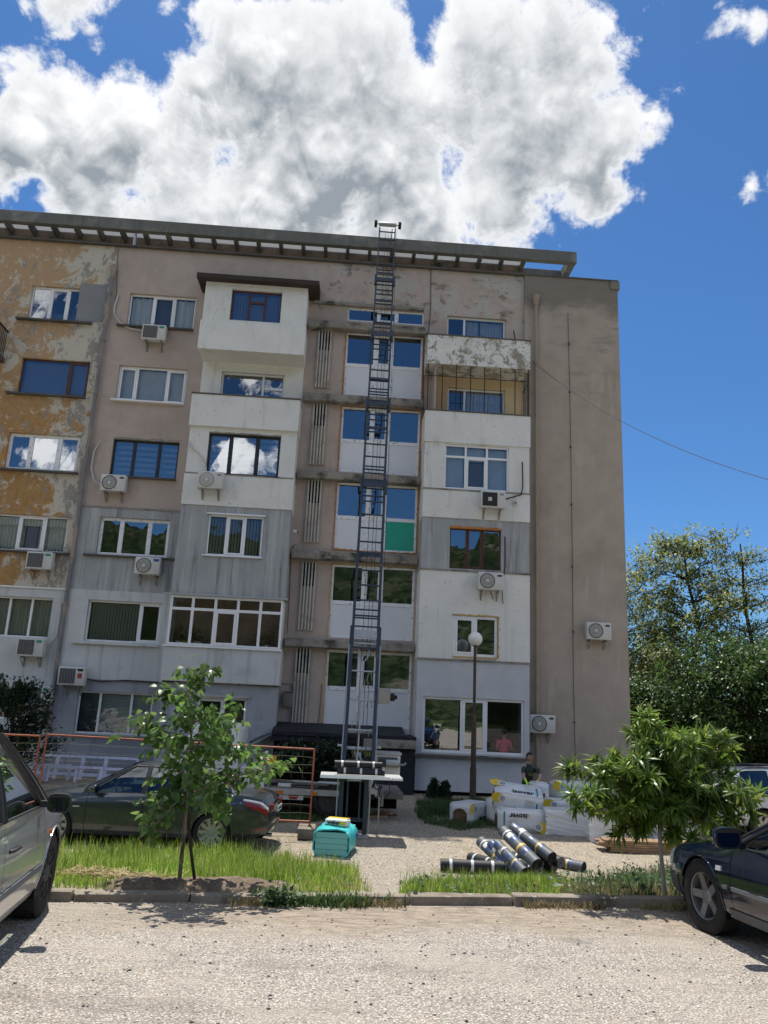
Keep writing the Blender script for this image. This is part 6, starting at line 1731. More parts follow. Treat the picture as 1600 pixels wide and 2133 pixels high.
# power pack: white housing with the motor
e0, e1 = P(783, 1566, 19.2), P(833, 1612, 19.2)
b = MB(); b.box(e0.x, e1.x, 19.2, 19.8, e1.z - .02, e0.z - .06); pk = b.build('power_pack', M_lw, LOR, bevel=.012)
b = MB(); b.box(e0.x - .02, e1.x + .03, 19.16, 19.85, e0.z - .058, e0.z + .0); b.build('lid', M_galv, pk, bevel=.015)
w_, h_ = e1.x - e0.x, e0.z - .06 - e1.z
b = MB(); b.box(e0.x + w_ * .08, e1.x - w_ * .12, 19.185, 19.197, e1.z + h_ * .34, e1.z + h_ * .88); b.build('opening', pmat('green_grey_inside', (.09, .11, .1), var=.2), pk)
b = MB(); b.tube([(e0.x + w_ * .42, 19.13, e1.z + h_ * .56), (e1.x - w_ * .05, 19.13, e1.z + h_ * .56)], .085, 14); b.build('motor', M_galv, pk, smooth=True)
b = MB(); b.box(e0.x + w_ * .1, e0.x + w_ * .26, 19.14, 19.184, e1.z + h_ * .48, e1.z + h_ * .68); b.build('gauge', M_ink, pk)
b = MB(); b.tube([(e1.x - .08, 19.13, e1.z + h_ * .5), (e1.x + .08, 19.12, e1.z + h_ * .5), (e1.x + .13, 19.12, e1.z + h_ * .62)], .025, 8); b.build('exhaust', M_brk, pk, smooth=True)
for (px, py, w, h, m) in ((776, 1632, .16, .2, M_lw), (778, 1648, .18, .22, M_lw), (776, 1660, .1, .12, M_ink), (792, 1650, .14, .3, M_acg), (794, 1668, .1, .25, M_brk)):
    c = P(px, py, 19.25); b = MB(); b.box(c.x - w / 2, c.x + w / 2, 19.2 + .01 * (py % 7), 19.5, c.z - h / 2, c.z + h / 2); b.build('control_box', m, LOR, bevel=.01)
for i, (px, py, qx, qy) in enumerate(((786, 1618, 790, 1685), (800, 1625, 792, 1660), (810, 1625, 800, 1665), (782, 1640, 798, 1640))):
    b = MB(); a = P(px, py, 19.15); c = P(qx, qy, 19.1); m = a.lerp(c, .5) + Vector((.08 * (-1) ** i, -.03, -.05)); b.tube([a, a.lerp(m, .6), m, m.lerp(c, .6), c], .012, 6); b.build('hose', M_cable, LOR, smooth=True)
b = MB(); a = P(790, 1660, 19.1); b.tube([a, (a.x, 19.1, zgnd(0, 19.1))], .02, 8); b.build('support_leg', M_galv, LOR)
# the ladder: two rails in telescoping lengths
L0 = P(745, 1620, 18.5); L1 = P(808, 468, 24.86)
ax = (L1 - L0).normalized(); side = Vector((1, 0, 0)); side = (side - ax * side.dot(ax)).normalized(); nrm = side.cross(ax)   # towards the camera
if nrm.y > 0: nrm = -nrm
LL = (L1 - L0).length
def lad(t, u, v=0.0): return L0 + ax * (t * LL) + side * u + nrm * v
def t_of(py):
    # fraction along the ladder at a picture row
    best = min(range(1001), key=lambda k: abs(rowpix(L0 + ax * (k / 1000 * LL)) - py)); return best / 1000
def rowpix(p):
    d = p - Vector((0, 0, ZC)); v = np.array(d); xc = v @ np.array([AX[0], AY[0], AZ[0]]); yc = v @ np.array([AX[1], AY[1], AZ[1]]); zc = v @ np.array([AX[2], AY[2], AZ[2]])
    return yc / zc * FPX + 1066.5
cuts = [0.0] + [t_of(y) for y in (1312, 1003, 836, 692, 578)] + [1.0]
wid = [.325, .315, .305, .296, .288, .280]
for k in range(6):
    t0, t1 = cuts[k] - (.035 if k else 0), cuts[k + 1]
    w = wid[k]; th = .10 - .008 * k; v = .03 * k * -1
    sec = bpy.data.objects.new('ladder_section', None); COL.objects.link(sec); sec.parent = LOR; BASE[sec.name] = BASE[LOR.name]
    for s in (-1, 1):
        b = MB(); b.bar(lad(t0, s * w, v), lad(t1, s * w, v), th * .75, th, up=nrm); b.build('rail', M_navy if k else M_navy, sec)
        if k == 0:
            b = MB(); b.bar(lad(t0, s * (w + .06), v - .02), lad(cuts[1] - .02, s * (w + .06), v - .02), .03, .07, up=nrm); b.build('outer_rail', M_galv, sec)
    nr = max(3, int((t1 - t0) * LL / (.42 if k else .62)))
    for i in range(nr):
        t_ = t0 + (t1 - t0) * (i + .5) / nr; b = MB(); b.bar(lad(t_, -w, v), lad(t_, w, v), .035, .03, up=nrm); b.build('rung', M_navy if k else M_galv, sec)
    if k:
        # doubled rungs and guides where the lengths overlap
        for dt in (.004, .012, .02):
            b = MB(); b.bar(lad(cuts[k] + dt * 1.5, -w, v - .02), lad(cuts[k] + dt * 1.5, w, v - .02), .03, .03, up=nrm); b.build('rung', M_navy, sec)
        b = MB(); b.bar(lad(cuts[k] - .006, -w - .03, .02), lad(cuts[k] - .006, w + .03, .02), .16 if k > 1 else .2, .02, up=nrm); b.build('cross_plate', M_navy if k > 1 else M_galv, sec)
        for s in (-1, 1):
            b = MB(); b.bar(lad(cuts[k] - .02, s * (w + .045), .01), lad(cuts[k] + .004, s * (w + .045), .01), .05, .1, up=nrm); b.build('guide_shoe', M_navy, sec)
for dtc in (.3, .42, .52, .62, .72, .8):
    k = next(i for i in range(6) if cuts[i + 1] >= dtc); w = wid[k]
    b = MB(); b.bar(lad(dtc, -w, -.06), lad(dtc, w, -.06), .09, .03, up=nrm); b.build('cross_plate', M_navy, LOR)
for u, v in ((-.07, -.05), (.06, -.06), (.15, -.04)):
    b = MB(); b.tube([lad(.02, u, v), lad(.985, u * .8, v)], .007, 5); b.build('hoist_cable', M_cable, LOR)
b = MB(); b.tube([lad(.28, .4, -.05), lad(.99, .34, -.05)], .006, 5); b.build('hoist_cable', M_cable, LOR)
# head with the two little wheels
b = MB(); b.bar(lad(1.0, -.31, .0), lad(1.0, .31, .0), .11, .12, up=nrm); b.build('head_beam', M_galv, LOR, bevel=.01)
for s in (-1, 1):
    c = lad(1.0, s * .43, .0); b = MB(); b.tube([c - side * .05, c + side * .05], .13, 18); b.build('head_wheel', M_tyre, LOR, smooth=True)
    b = MB(); b.tube([lad(1.0, s * .29, 0), c], .022, 8); b.build('axle', M_galv, LOR)
b = MB(); b.tube([lad(.995, .17, -.1), lad(.955, .15, -.1)], .02, 6); b.build('guide_arm', M_navy, LOR)
# bottom of the ladder: Y brace, cable drum, small box
for s in (-1, 1):
    b = MB(); b.bar(lad(.17, s * .2, -.1), lad(.145, s * .04, -.1), .05, .03, up=nrm); b.build('brace', M_galv, LOR)
b = MB(); b.bar(lad(.172, -.26, -.1), lad(.172, .26, -.1), .04, .04, up=nrm); b.build('brace', M_galv, LOR)
b = MB(); b.tube([lad(.145, 0, -.1), lad(.01, -.03, -.1)], .02, 8); b.build('hydraulic_rod', M_galv, LOR)
c = lad(.098, .33, .0)
b = MB(); b.box(c.x + .05, c.x + .33, c.y - .12, c.y + .12, c.z - .16, c.z + .2); o = b.build('cable_drum', M_brk, LOR, bevel=.01)
b = MB(); b.tube([(c.x + .33, c.y - .02, c.z), (c.x + .44, c.y - .02, c.z)], .09, 12); b.tube([(c.x + .44, c.y - .02, c.z), (c.x + .5, c.y - .02, c.z)], .05, 10); b.build('drum_flange', M_ink, o, smooth=True)
for t_, m in ((.015, M_galv), (.035, M_galv), (.055, M_galv)):
    b = MB(); b.bar(lad(t_, -.3, -.08), lad(t_, .3, -.08), .07, .04, up=nrm); b.build('cross_plate', m, LOR)
for s in (-1, 1):
    b = MB(); b.bar(lad(.03, s * .02, -.08), lad(.0, s * .16, -.1), .05, .03, up=nrm); b.build('brace', M_galv, LOR)
    b = MB(); b.tube([lad(.036, s * .39, 0), lad(.036, s * .5, 0)], .03, 8); b.build('lock_pin', M_galv, LOR)
# hose loops and small gear behind the rails
for i, (u, t_, m) in enumerate(((-.2, .06, M_galv), (-.12, .07, M_galv), (.12, .085, M_brk), (.2, .05, M_galv), (.02, .11, M_brk), (.1, .12, M_galv))):
    b = MB(); p = lad(t_, u, -.1); b.tube([p, p + Vector((.03, 0, .16)), p + Vector((.1, 0, .17)), p + Vector((.12, 0, .0))], .012, 6); b.build('hose', m, LOR, smooth=True)
# foot of the ladder standing on the yard: dark box frame with an inner frame
f0, f1 = P(707, 1640, 17.6), P(768, 1640, 17.6); zf = zgnd(0, 17.6); zt_ = P(740, 1616, 17.6).z
for x in (f0.x, f1.x - .1):
    b = MB(); b.box(x, x + .1, 17.55, 17.75, zf, zt_); b.build('foot_rail', M_navy, LOR, bevel=.008, seg=1)
    b = MB(); xx = x - .05 if x == f0.x else x + .12; b.box(xx, xx + .03, 17.6, 17.66, zf + .05, zt_); b.build('outer_rail', M_galv, LOR)
b = MB(); b.box(f0.x + .1, f1.x - .1, 17.57, 17.73, zf + .28, zf + .36); b.build('cross_beam', M_navy, LOR)
b = MB(); b.box(f0.x + .1, f1.x - .1, 17.57, 17.73, zt_ - .12, zt_ - .04); b.build('cross_beam', M_navy, LOR)
for x in (f0.x + .16, f1.x - .2):
    b = MB(); b.box(x, x + .035, 17.5, 17.54, zf + .3, zt_ - .1); b.build('inner_bar', M_navy, LOR)
b = MB(); b.box(f0.x + .16, f1.x - .165, 17.5, 17.54, zt_ - .1, zt_ - .065); b.build('inner_bar', M_galv, LOR)
b = MB(); b.box(f0.x + .1, f1.x + .02, 17.3, 17.5, zf + .0, zf + .05); b.build('foot_plate', M_galv, LOR)
b = MB(); b.box(f0.x + .1, f1.x - .1, 17.74, 17.76, zf + .1, zt_ - .1); b.build('back_plate', M_seam, LOR)
# platform of the carriage
p0, p1 = P(668, 1613, 17.5), P(836, 1616, 17.5); zp = (p0.z + p1.z) / 2
b = MB(); b.box(p0.x, p1.x, 17.1, 18.0, zp - .045, zp + .0); o = b.build('carriage_platform', M_galv, LOR, bevel=.006, seg=1)
b = MB(); b.box(p0.x, p1.x, 17.07, 17.098, zp - .05, zp + .012); b.build('platform_edge', M_pvc, o)
for i in range(4):
    b = MB(); xx = p1.x - .26 + i * .065; b.box(xx, xx + .035, 17.0, 17.095, zp - .03, zp - .005); b.build('tooth', M_pvc, o)
for s in (-1, 1):
    b = MB(); b.bar(((p0.x + p1.x) / 2 + s * .35, 17.9, zp - .05), ((p0.x + p1.x) / 2 + s * .3, 18.3, zp - .3), .05); b.build('platform_arm', M_navy, LOR)

# ------------------------------------------------------------------ bitumen membrane rolls
M_bit = pmat('black_bitumen', (0.016, 0.017, 0.019), rough=0.55, spec=0.35, var=0.2, bump=(40, 0.4, 0.006), coords='obj')
M_gran = pmat('grey_slate_membrane', (0.09, 0.106, 0.118), rough=0.55, spec=0.35, var=0.15, coords='obj', layers=[((0.06, 0.085, 0.10), 7, 0.55, 0.68), ((0.28, 0.31, 0.33), 11, 0.60, 0.7)])
M_tapew = pmat('white_wrap_tape', (0.60, 0.61, 0.62), rough=0.4, var=0.08)
M_tapey = pmat('yellow_wrap_tape', (0.62, 0.42, 0.08), rough=0.4, var=0.05)
M_tapeb = pmat('blue_print_band', (0.035, 0.075, 0.24), rough=0.4, var=0.3)
def make_roll(kind):
    root = thing('membrane_roll', '-', 'roofing roll'); r, L = .098, 1.0; rr_ = random.Random(len(kind) * 7 + ord(kind[0]))
    def ring(x, k=1.0, n=26, seed=0): return [(x, (r * k + .004 * mnoise.noise(Vector((math.cos(a) * 1.5, math.sin(a) * 1.5, seed + x)))) * math.cos(a) * 1.04, r + (r * k) * math.sin(a) * .97) for a in np.linspace(0, 2 * math.pi, n)]
    b = MB(); b.grid([ring(x, 1.0, seed=ord(kind[0])) for x in np.linspace(-L / 2, L / 2, 14)])
    b.build('sheet', M_gran if kind != 'black' else M_bit, root, world=False, smooth=True)
    for s in (-1, 1):
        b = MB(); pts = []
        for i in range(70):   # spiral end
            a = i / 69 * 2 * math.pi * 5; q = r * (.18 + .80 * i / 69); pts.append((s * (L / 2 - .004), q * math.cos(a), r + q * math.sin(a)))
        b.tube(pts, .0042, 4); tag(b.build('spiral_end', M_bit if kind != 'black' else M_acg, root, world=False), kind='stuff')
        b = MB(); b.face([(s * (L / 2 - .012), p[1], p[2]) for p in ring(0, .985)[:-1]]); b.build('end_face', M_ink, root, world=False)
    tapes = {'black': [(-.34, .022, M_tapew), (.0, .022, M_tapew), (.32, .022, M_tapew)], 'grey': [(-.36, .016, M_tapew), (.06, .024, M_tapey)], 'blue': [(-.22, .02, M_tapew), (.2, .018, M_tapey)]}[kind]
    for x, w, m in tapes:
        b = MB(); b.grid([ring(x - w, 1.018), ring(x + w, 1.018)]); b.build('tape', m, root, world=False, smooth=True)
    if kind != 'black':
        for x in ((-.14, .2, ) if kind == 'grey' else (-.42, .0, .24)):
            b = MB(); rg0 = [ring(xx, 1.012) for xx in np.linspace(x - .035, x + .045, 4)]; b.grid([q[2:11] for q in rg0]); b.build('print_band', M_tapeb, root, world=False, smooth=True)
        b = MB(); rg0 = [ring(xx, 1.022) for xx in np.linspace(-.3, -.2, 4)]; b.grid([q[6:11] for q in rg0]); b.build('paper_label', M_plate, root, world=False, smooth=True)
    return root
rp = {}
def roll(kind, loc, yaw, pitch=0, lab='', spin=0, group='bitumen membrane rolls in the yard', sc=1.0):
    if kind not in rp: rp[kind] = make_roll(kind); o = rp[kind]
    else: o = copy_tree(rp[kind])
    o.location = loc; o.rotation_mode = 'XYZ'; o.rotation_euler = (R(spin), R(pitch), R(yaw)); o.scale = (sc, sc, sc)
    o['label'] = lab; o['group'] = group
    return o
def rg(px, py): return G(px, py)
c = rg(985, 1821); rr1 = .118
roll('black', (c.x, c.y + .1, c.z), -3, 0, 'black roll with three white tapes lying apart in front of the pile', sc=1.08)
# the heap: lower rolls point away from the camera, others lie across them
def R2(kind, px, py, zup, yaw, pitch, lab, spin=0, sc=1.0):
    """middle of the roll seen at px, py; zup = height of its underside above the ground"""
    d = np.array([px - 800.0, py - 1066.5, FPX]); zz = -.9 + zup + .11; s = (zz - ZC) / (d @ AZ)
    roll(kind, (d @ AX * s, d @ AY * s, zz - .11), yaw, pitch, lab, spin, sc=sc)
R2('black', 1020, 1796, .0, -58, 0, 'black roll half hidden at the left foot of the pile')
R2('black', 1056, 1803, .0, -64, 0, 'black roll at the bottom front of the pile')
R2('black', 1084, 1800, .0, -62, 0, 'black roll in the middle of the bottom row')
R2('black', 1110, 1793, .0, -56, 0, 'black roll at the bottom right of the pile')
R2('black', 1134, 1788, .0, -44, 0, 'short looking black roll at the right foot of the pile', 0, 1.0)
R2('grey', 1034, 1778, .14, -67, 18, 'slate grey roll with yellow and white tapes on the left of the pile', 20)
R2('blue', 1058, 1780, .17, -69, 19, 'narrow looking slate roll beside the left one in the pile', 50, .95)
R2('blue', 1072, 1775, .24, -69, 20, 'thin striped roll wedged under the topmost roll', 80, .9)
R2('grey', 1082, 1762, .34, -67, 21, 'topmost slate grey roll leaning down the front of the pile', 10, 1.05)
R2('blue', 1104, 1752, .38, -61, 19, 'slate roll with blue print at the top right of the pile', -10, 1.05)
R2('black', 1122, 1776, .18, -56, 8, 'black roll with shiny end on the right of the pile', 0, 1.0)
R2('blue', 1166, 1794, .0, -43, 0, 'slate roll with blue print slid off to the right of the pile', 30)
# two rolls riding on the hoist platform
c = P(752, 1608, 17.35)
o = roll('black', (c.x, 17.35, zp + .012), -1, 0, 'lower black roll lying on the hoist platform', group='rolls on the hoist platform'); o.scale = (1, .72, .72)
o = roll('black', (c.x - .06, 17.40, zp + .148), -1, 0, 'upper black roll lying on the hoist platform', 0, group='rolls on the hoist platform'); o.scale = (1, .72, .72)

# ------------------------------------------------------------------ packs of mineral wool
M_pack = pmat('white_pack_film', (0.66, 0.675, 0.69), rough=0.32, spec=0.5, var=0.03, bump=(6, 0.5, 0.03))
M_wool = pmat('brown_mineral_wool', (0.16, 0.115, 0.07), rough=1.0, spec=0.05, var=0.25, layers=[((.09, .06, .035), 14, .5, .65)], bump=(40, 1.0, .02))
M_py = pmat('yellow_print', (0.66, 0.46, 0.03), rough=0.4, var=0.03)
M_pt = pmat('teal_print', (0.03, 0.20, 0.24), rough=0.4, var=0.03)
M_pg = pmat('grey_print', (0.42, 0.43, 0.45), rough=0.4, var=0.02)
def disc(b, c, r, ux, uz, off, n=24, r2=0.0):
    c = Vector(c); i0 = len(b.v); nn = ux.cross(uz)
    if r2 == 0: b.face([c + ux * (r * math.cos(a)) + uz * (r * math.sin(a)) + nn * off for a in np.linspace(0, 2 * math.pi, n, endpoint=False)])
    else:
        for k in range(n):
            a0, a1 = 2 * math.pi * k / n, 2 * math.pi * (k + 1) / n
            b.quad(*[c + ux * (q * math.cos(a)) + uz * (q * math.sin(a)) + nn * off for q, a in ((r2, a0), (r, a0), (r, a1), (r2, a1))])
def make_pack(loc, rot, size, lab, faces=('front',), wool=('left',), txt='isover', seed=1, flip=False, group='packs of mineral wool by the wall'):
    """a soft pack: length along x, depth y, height z; base at the origin"""
    L, D, H = size; t = thing('insulation_pack', lab, 'insulation pack', (0, 0, 0), group=group)
    bm = bmesh.new(); bmesh.ops.create_cube(bm, size=1.0)
    for v in bm.verts: v.co = Vector((v.co.x * L, v.co.y * D, (v.co.z + .5) * H))
    bmesh.ops.bevel(bm, geom=list(bm.edges), offset=.035, segments=2, affect='EDGES')
    bmesh.ops.subdivide_edges(bm, edges=list(bm.edges), cuts=4, use_grid_fill=True)
    for v in bm.verts:
        n = mnoise.noise(Vector((v.co.x * 4 + seed * 3, v.co.y * 4, v.co.z * 4))) * .012 + mnoise.noise(Vector((v.co.x * 13 + seed, v.co.y * 13, v.co.z * 13))) * .004
        d = Vector((v.co.x / L, v.co.y / D, v.co.z / H - .5)); v.co += d.normalized() * (n - .004)
    me = bpy.data.meshes.new('film'); bm.to_mesh(me); bm.free(); me.materials.append(M_pack); me.polygons.foreach_set('use_smooth', [True] * len(me.polygons))
    o = bpy.data.objects.new('film', me); COL.objects.link(o); o.parent = t
    def pr_face(which):
        if which == 'front': return Vector((0, -D / 2 - .012, H / 2)), Vector((1, 0, 0)), Vector((0, 0, 1)), L, H
        if which == 'top': return Vector((0, 0, H + .010)), Vector((1, 0, 0)), Vector((0, 1, 0)), L, D
        if which == 'right': return Vector((L / 2 + .012, 0, H / 2)), Vector((0, 1, 0)), Vector((0, 0, 1)), D, H
    for w in faces:
        c, ux, uz, a, hgt = pr_face(w); f = -1 if flip else 1; ux = ux * f; uz = uz * f; nn = ux.cross(uz)
        b = MB(); cc = c - ux * a * .36 + uz * hgt * .24
        b.face([cc + ux * (hgt * .26 * math.cos(q) * 1.15 - .10) + uz * (hgt * .25 * math.sin(q) + .015) + nn * .001 for q in np.linspace(0, 2 * math.pi, 24, endpoint=False)]); b.build('yellow_print', M_py, t, world=False)
        b = MB(); disc(b, cc + ux * .02, hgt * .185, ux, uz, .003); b.build('white_disc', M_pack, t, world=False)
        b = MB(); disc(b, cc + ux * .02, hgt * .115, ux, uz, .005, r2=hgt * .095); 
        for k in range(3): disc(b, cc + ux * (.02 + hgt * .05 * math.cos(k * 2.1)) + uz * hgt * .05 * math.sin(k * 2.1), hgt * .04, ux, uz, .0052, 12, hgt * .026)
        tag(b.build('round_mark', M_ink, t, world=False), kind='stuff')
        b = MB(); disc(b, c - ux * a * .10 + uz * hgt * .22, hgt * .085, ux, uz, .003, r2=hgt * .075); b.build('ring_mark', M_pg, t, world=False)
        lettering('lettering', txt, hgt * .34, frame_M(c + ux * a * .08 - uz * hgt * .22 + nn * .003, ux, uz), M_ink, t, bold=.004)
        b = MB(); cc = c - ux * a * .12 - uz * hgt * .25; b.face([cc + ux * .035 * math.cos(q) + uz * .032 * math.sin(q) + nn * .003 for q in np.linspace(.8, 2 * math.pi - .8, 14)] + [cc + nn * .003]); b.build('logo_mark', M_py, t, world=False)
        b = MB(); x0 = a * .36
        b.quad(*[c + ux * p + uz * q + nn * .003 for p, q in ((x0, -hgt * .4), (x0 + .035, -hgt * .4), (x0 + .035, hgt * .2), (x0, hgt * .2))]); b.build('teal_stripe', M_pt, t, world=False)
        b = MB()
        for k in range(7):
            z = hgt * (.30 - .055 * k); l = a * (.16 + .03 * (k % 3)); b.quad(*[c + ux * (p + a * .12) + uz * (q) + nn * .003 for p, q in ((0, z), (l, z), (l, z + .009), (0, z + .009))])
        tag(b.build('fine_print', M_pg, t, world=False), kind='stuff')
        b = MB(); rq = random.Random(seed)
        for i in range(7):
            for j in range(5):
                if rq.random() < .55: z = -hgt * .36 + j * .018; x = a * .42 - .0 + i * .012; b.quad(*[c + ux * p + uz * q + nn * .003 for p, q in ((x, z), (x + .011, z), (x + .011, z + .016), (x, z + .016))])
    for w in wool:
        b = MB()
        if w == 'left': pts = [(-L / 2 - .010, y * D * .30, H * (.10 + .62 * z)) for y, z in ((-1, 0), (-1, .7), (-.6, .95), (0, 1.05), (.6, .95), (1, .7), (1, 0))]
        elif w == 'right': pts = [(L / 2 + .010, y * D * .30, H * (.10 + .62 * z)) for y, z in ((-1, 0), (-1, .7), (-.6, .95), (0, 1.05), (.6, .95), (1, .7), (1, 0))][::-1]
        else: pts = [(x * L * .24, -D / 2 - .013, H * (.12 + .55 * z)) for x, z in ((-1, .1), (-.9, .55), (-.45, .75), (-.1, .6), (.05, 1.05), (.35, .8), (.75, .85), (1, .45), (.7, .05), (0, -.02))][::-1]
        b.face(pts); q = b.build('wool_opening', M_wool, t, world=False)
    t.location = loc; t.rotation_euler = tuple(R(a) for a in rot)
    return t
g = G(1089, 1734)
make_pack((g.x, g.y + .3, g.z), (0, 0, -3), (1.08, .6, .48), 'white printed pack upside down at the foot of the heap', flip=True, seed=2)
def by_top(px, py, Y, H): v = P(px, py, Y); return (v.x, Y, v.z - H)
make_pack((g.x + .02, g.y + .74, g.z + .455), (24, 5, -7), (1.12, .6, .46), 'white printed pack tilted on the lowest pack with its logo upright', faces=('front', 'top'), seed=3)
make_pack(by_top(1122, 1628, 20.75, .6), (0, 0, 4), (.40, .5, .60), 'pack standing on end under the hands of the worker', faces=(), wool=('front',), seed=4)
make_pack(by_top(1180, 1664, 20.3, .5), (0, 0, -2), (1.12, .6, .50), 'white printed pack behind the wrapped pallet pack', seed=5, txt='ISOVER', wool=())
make_pack(by_top(1192, 1627, 21.3, .46), (0, 0, 4), (1.1, .6, .46), 'topmost bluish white pack by the wall under the end wall', seed=6, wool=())
make_pack((g.x - .36, g.y + .95, g.z + .06), (0, 0, 6), (.5, .5, .55), 'pack half hidden behind the left end of the heap', seed=7, faces=(), wool=())
make_pack(by_top(1185, 1712, 20.3, .45), (0, 0, 0), (1.1, .62, .45), 'pack at the bottom of the heap behind the shrink wrapped one', seed=8, faces=(), wool=())
make_pack(by_top(1192, 1670, 21.35, .48), (0, 0, 0), (1.1, .62, .48), 'pack in the middle row by the end wall', seed=18, faces=(), wool=())
g2 = G(985, 1718)
make_pack((g2.x, g2.y + .45, g2.z), (0, 0, 52), (.95, .62, .46), 'lone torn white pack on the grass left of the heap', seed=9, wool=('left',), faces=('front',))
# shrink wrapped packs: stretched film with tight folds
M_wrap = pmat('stretch_film', (0.68, 0.69, 0.70), rough=0.22, spec=0.6, var=0.03)
def wrapped(loc, rz, size, lab, seed, cut=True):
    L, D, H = size; t = thing('wrapped_pallet', lab, 'wrapped pallet', loc, rz, group='shrink wrapped pallets')
    b = MB(); per = []
    n = 60
    rows = []
    for i in range(49):
        z = H * i / 48; row = []
        for j in range(n + 1):
            a = 2 * math.pi * j / n; c, s = math.cos(a), math.sin(a)
            x = L / 2 * math.copysign(min(1, abs(c) * 1.35), c); y = D / 2 * math.copysign(min(1, abs(s) * 1.35), s)
            k = 1 + .06 * mnoise.noise(Vector((c * 1.2 + seed, s * 1.2, z * 22 + x * 5 + seed))) + .02 * mnoise.noise(Vector((c * 3, s * 3, z * 8 + seed))) - .05 * max(0, z / H - .93) * 14
            row.append((x * k, y * k, z))
        rows.append(row)
    b.grid(rows); b.face(rows[-1][:-1]); b.build('film', M_wrap, t, world=False, smooth=True)
    if cut:
        for x in (-.28, .05, .36):
            q = MB(); q.box(x * L, x * L + .2, -D / 2 - .014, -D / 2 + .05, H * .70, H * .94); q.build('wool_opening', M_wool, t, world=False, bevel=.03)
    return t
g3 = G(1250, 1757)
wrapped((g3.x + .45, g3.y + .35, g3.z), R(-12), (1.15, .8, .86), 'tall shrink wrapped pallet pack with cut windows beside the boards', 3)
g4 = G(1180, 1740)
wrapped((g4.x + .1, g4.y + .3, g4.z), R(-6), (1.05, .7, .52), 'low shrink wrapped pack between the heap and the tall pallet', 7, False)
wrapped((g3.x + 1.75, g3.y + .9, g3.z), R(-10), (1.15, .8, .84), 'shrink wrapped pallet pack hidden behind the right young tree', 5)
# ------------------------------------------------------------------ bundle of boards
M_wood = pmat('weathered_board', (0.27, 0.175, 0.105), rough=0.85, spec=0.2, var=0.15, layers=[((0.40, 0.28, 0.17), 3, 0.5, 0.66, (.4, 3, 3)), ((0.14, 0.085, 0.05), 4, 0.56, 0.7, (.3, 4, 4))], bump=(24, .4, .006))
gw_ = G(1252, 1772)
rr = random.Random(9); k = 0
for lay in range(5):
    for j in range(3):
        bb = MB(); L = rr.uniform(2.2, 2.6); x0 = rr.uniform(-.08, .1) + (.16 if lay in (0, 1) else 0) + (.1 if lay == 4 else 0)
        bb.box(x0, x0 + L, 0, .145, 0, .042)
        o = bb.build('board', M_wood, None, bevel=.004, seg=1)
        o.location = (gw_.x + .02, gw_.y - .1 + j * .155 + rr.uniform(-.015, .015), gw_.z + lay * .046); o.rotation_euler = (0, 0, R(-3 + rr.uniform(-.9, .9)))
        where = ['nearest', 'middle', 'farthest'][j]; lvl = ['lowest', 'second', 'third', 'fourth', 'topmost'][lay]
        tag(o, 'weathered brown board, %s layer of the stack, %s board of that layer' % (lvl, where), 'board', 'boards stacked on the gravel')
        k += 1
# ------------------------------------------------------------------ turquoise pack of boards with a bag on it
M_teal = pmat('turquoise_film', (0.06, 0.50, 0.50), rough=0.25, spec=0.5, var=0.05, bump=(7, .8, .03))
M_tealb = pmat('turquoise_foam_board', (0.16, 0.46, 0.43), rough=0.7, var=0.04)
gt = G(698, 1784)
t = thing('foam_board_pack', 'turquoise film pack of foam boards lying in front of the hoist', 'foam board pack', (gt.x, gt.y + .55, gt.z), R(-8))
for i in range(4):
    b = MB(); b.box(-.30, .30, -.60, .6, .02 + i * .098, .02 + i * .098 + .095); b.build('foam_board', M_tealb, t, world=False, bevel=.006, seg=1)
b = MB(); rows = []
ns = 34
for i in range(22):
    y = -.585 + 1.26 * i / 21; row = []
    for j in range(ns + 1):
        a = 2 * math.pi * j / ns; c, s = math.cos(a), math.sin(a)
        k = 1 + .085 * mnoise.noise(Vector((c * 2, s * 2, y * 5))) + .05 * mnoise.noise(Vector((c * 6, s * 6, y * 9)))
        puff = 1 + .10 * math.sin(min(1, max(0, (i - 1) / 8)) * math.pi * .5)
        sh = 1.0 if i < 17 else 1 - .13 * (i - 16)
        row.append((.335 * k * puff * sh * math.copysign(abs(c) ** (.6 if s > 0 else .4), c), y, .225 + .235 * k * sh * (puff if s > 0 else .98) * math.copysign(abs(s) ** .62, s)))
    rows.append(row)
b.grid(rows); b.build('film', M_teal, t, world=False, smooth=True)
b = MB(); q = [rows[0][j] for j in range(ns + 1)]
b.tube([(p[0] * .99, p[1] - .01 + .015 * math.sin(j * 1.7), p[2]) for j, p in enumerate(q)], .014, 6); b.build('film_edge', M_teal, t, world=False, smooth=True)
b = MB(); b.face([(.36, -.1, .12), (.36, .5, .12), (.362, .5, .34), (.362, -.1, .34)])
lettering('lettering', 'fibran', .15, frame_M((.395, .1, .3), (0, 1, 0), (0, 0, 1)), pmat('blue_print', (.02, .05, .3), var=0), t, .003)
M_bag = pmat('white_paper_bag', (0.66, 0.68, 0.64), rough=0.7, var=0.04)
t = thing('adhesive_bag', 'small white and yellow printed bag lying on the turquoise pack', 'bag', (gt.x + .02, gt.y + .42, gt.z + .465), R(-20))
b = MB(); b.box(-.22, .22, -.14, .14, 0, .135); o = b.build('bag', M_bag, t, world=False, bevel=.045, seg=3)
b = MB(); b.box(-.2, .2, -.02, .13, .132, .14); b.build('yellow_print', M_py, t, world=False)
b = MB(); b.box(.08, .2, -.147, -.139, .04, .1); b.build('yellow_print', M_py, t, world=False)
lettering('lettering', 'weber', .10, frame_M((-.03, -.146, .075), (1, 0, 0), (0, 0, 1)), M_ink, t, .003)
b = MB(); b.box(-.2, .06, -.146, -.14, .022, .034); b.build('green_stripe', pmat('green_print', (.03, .22, .14), var=0), t, world=False)
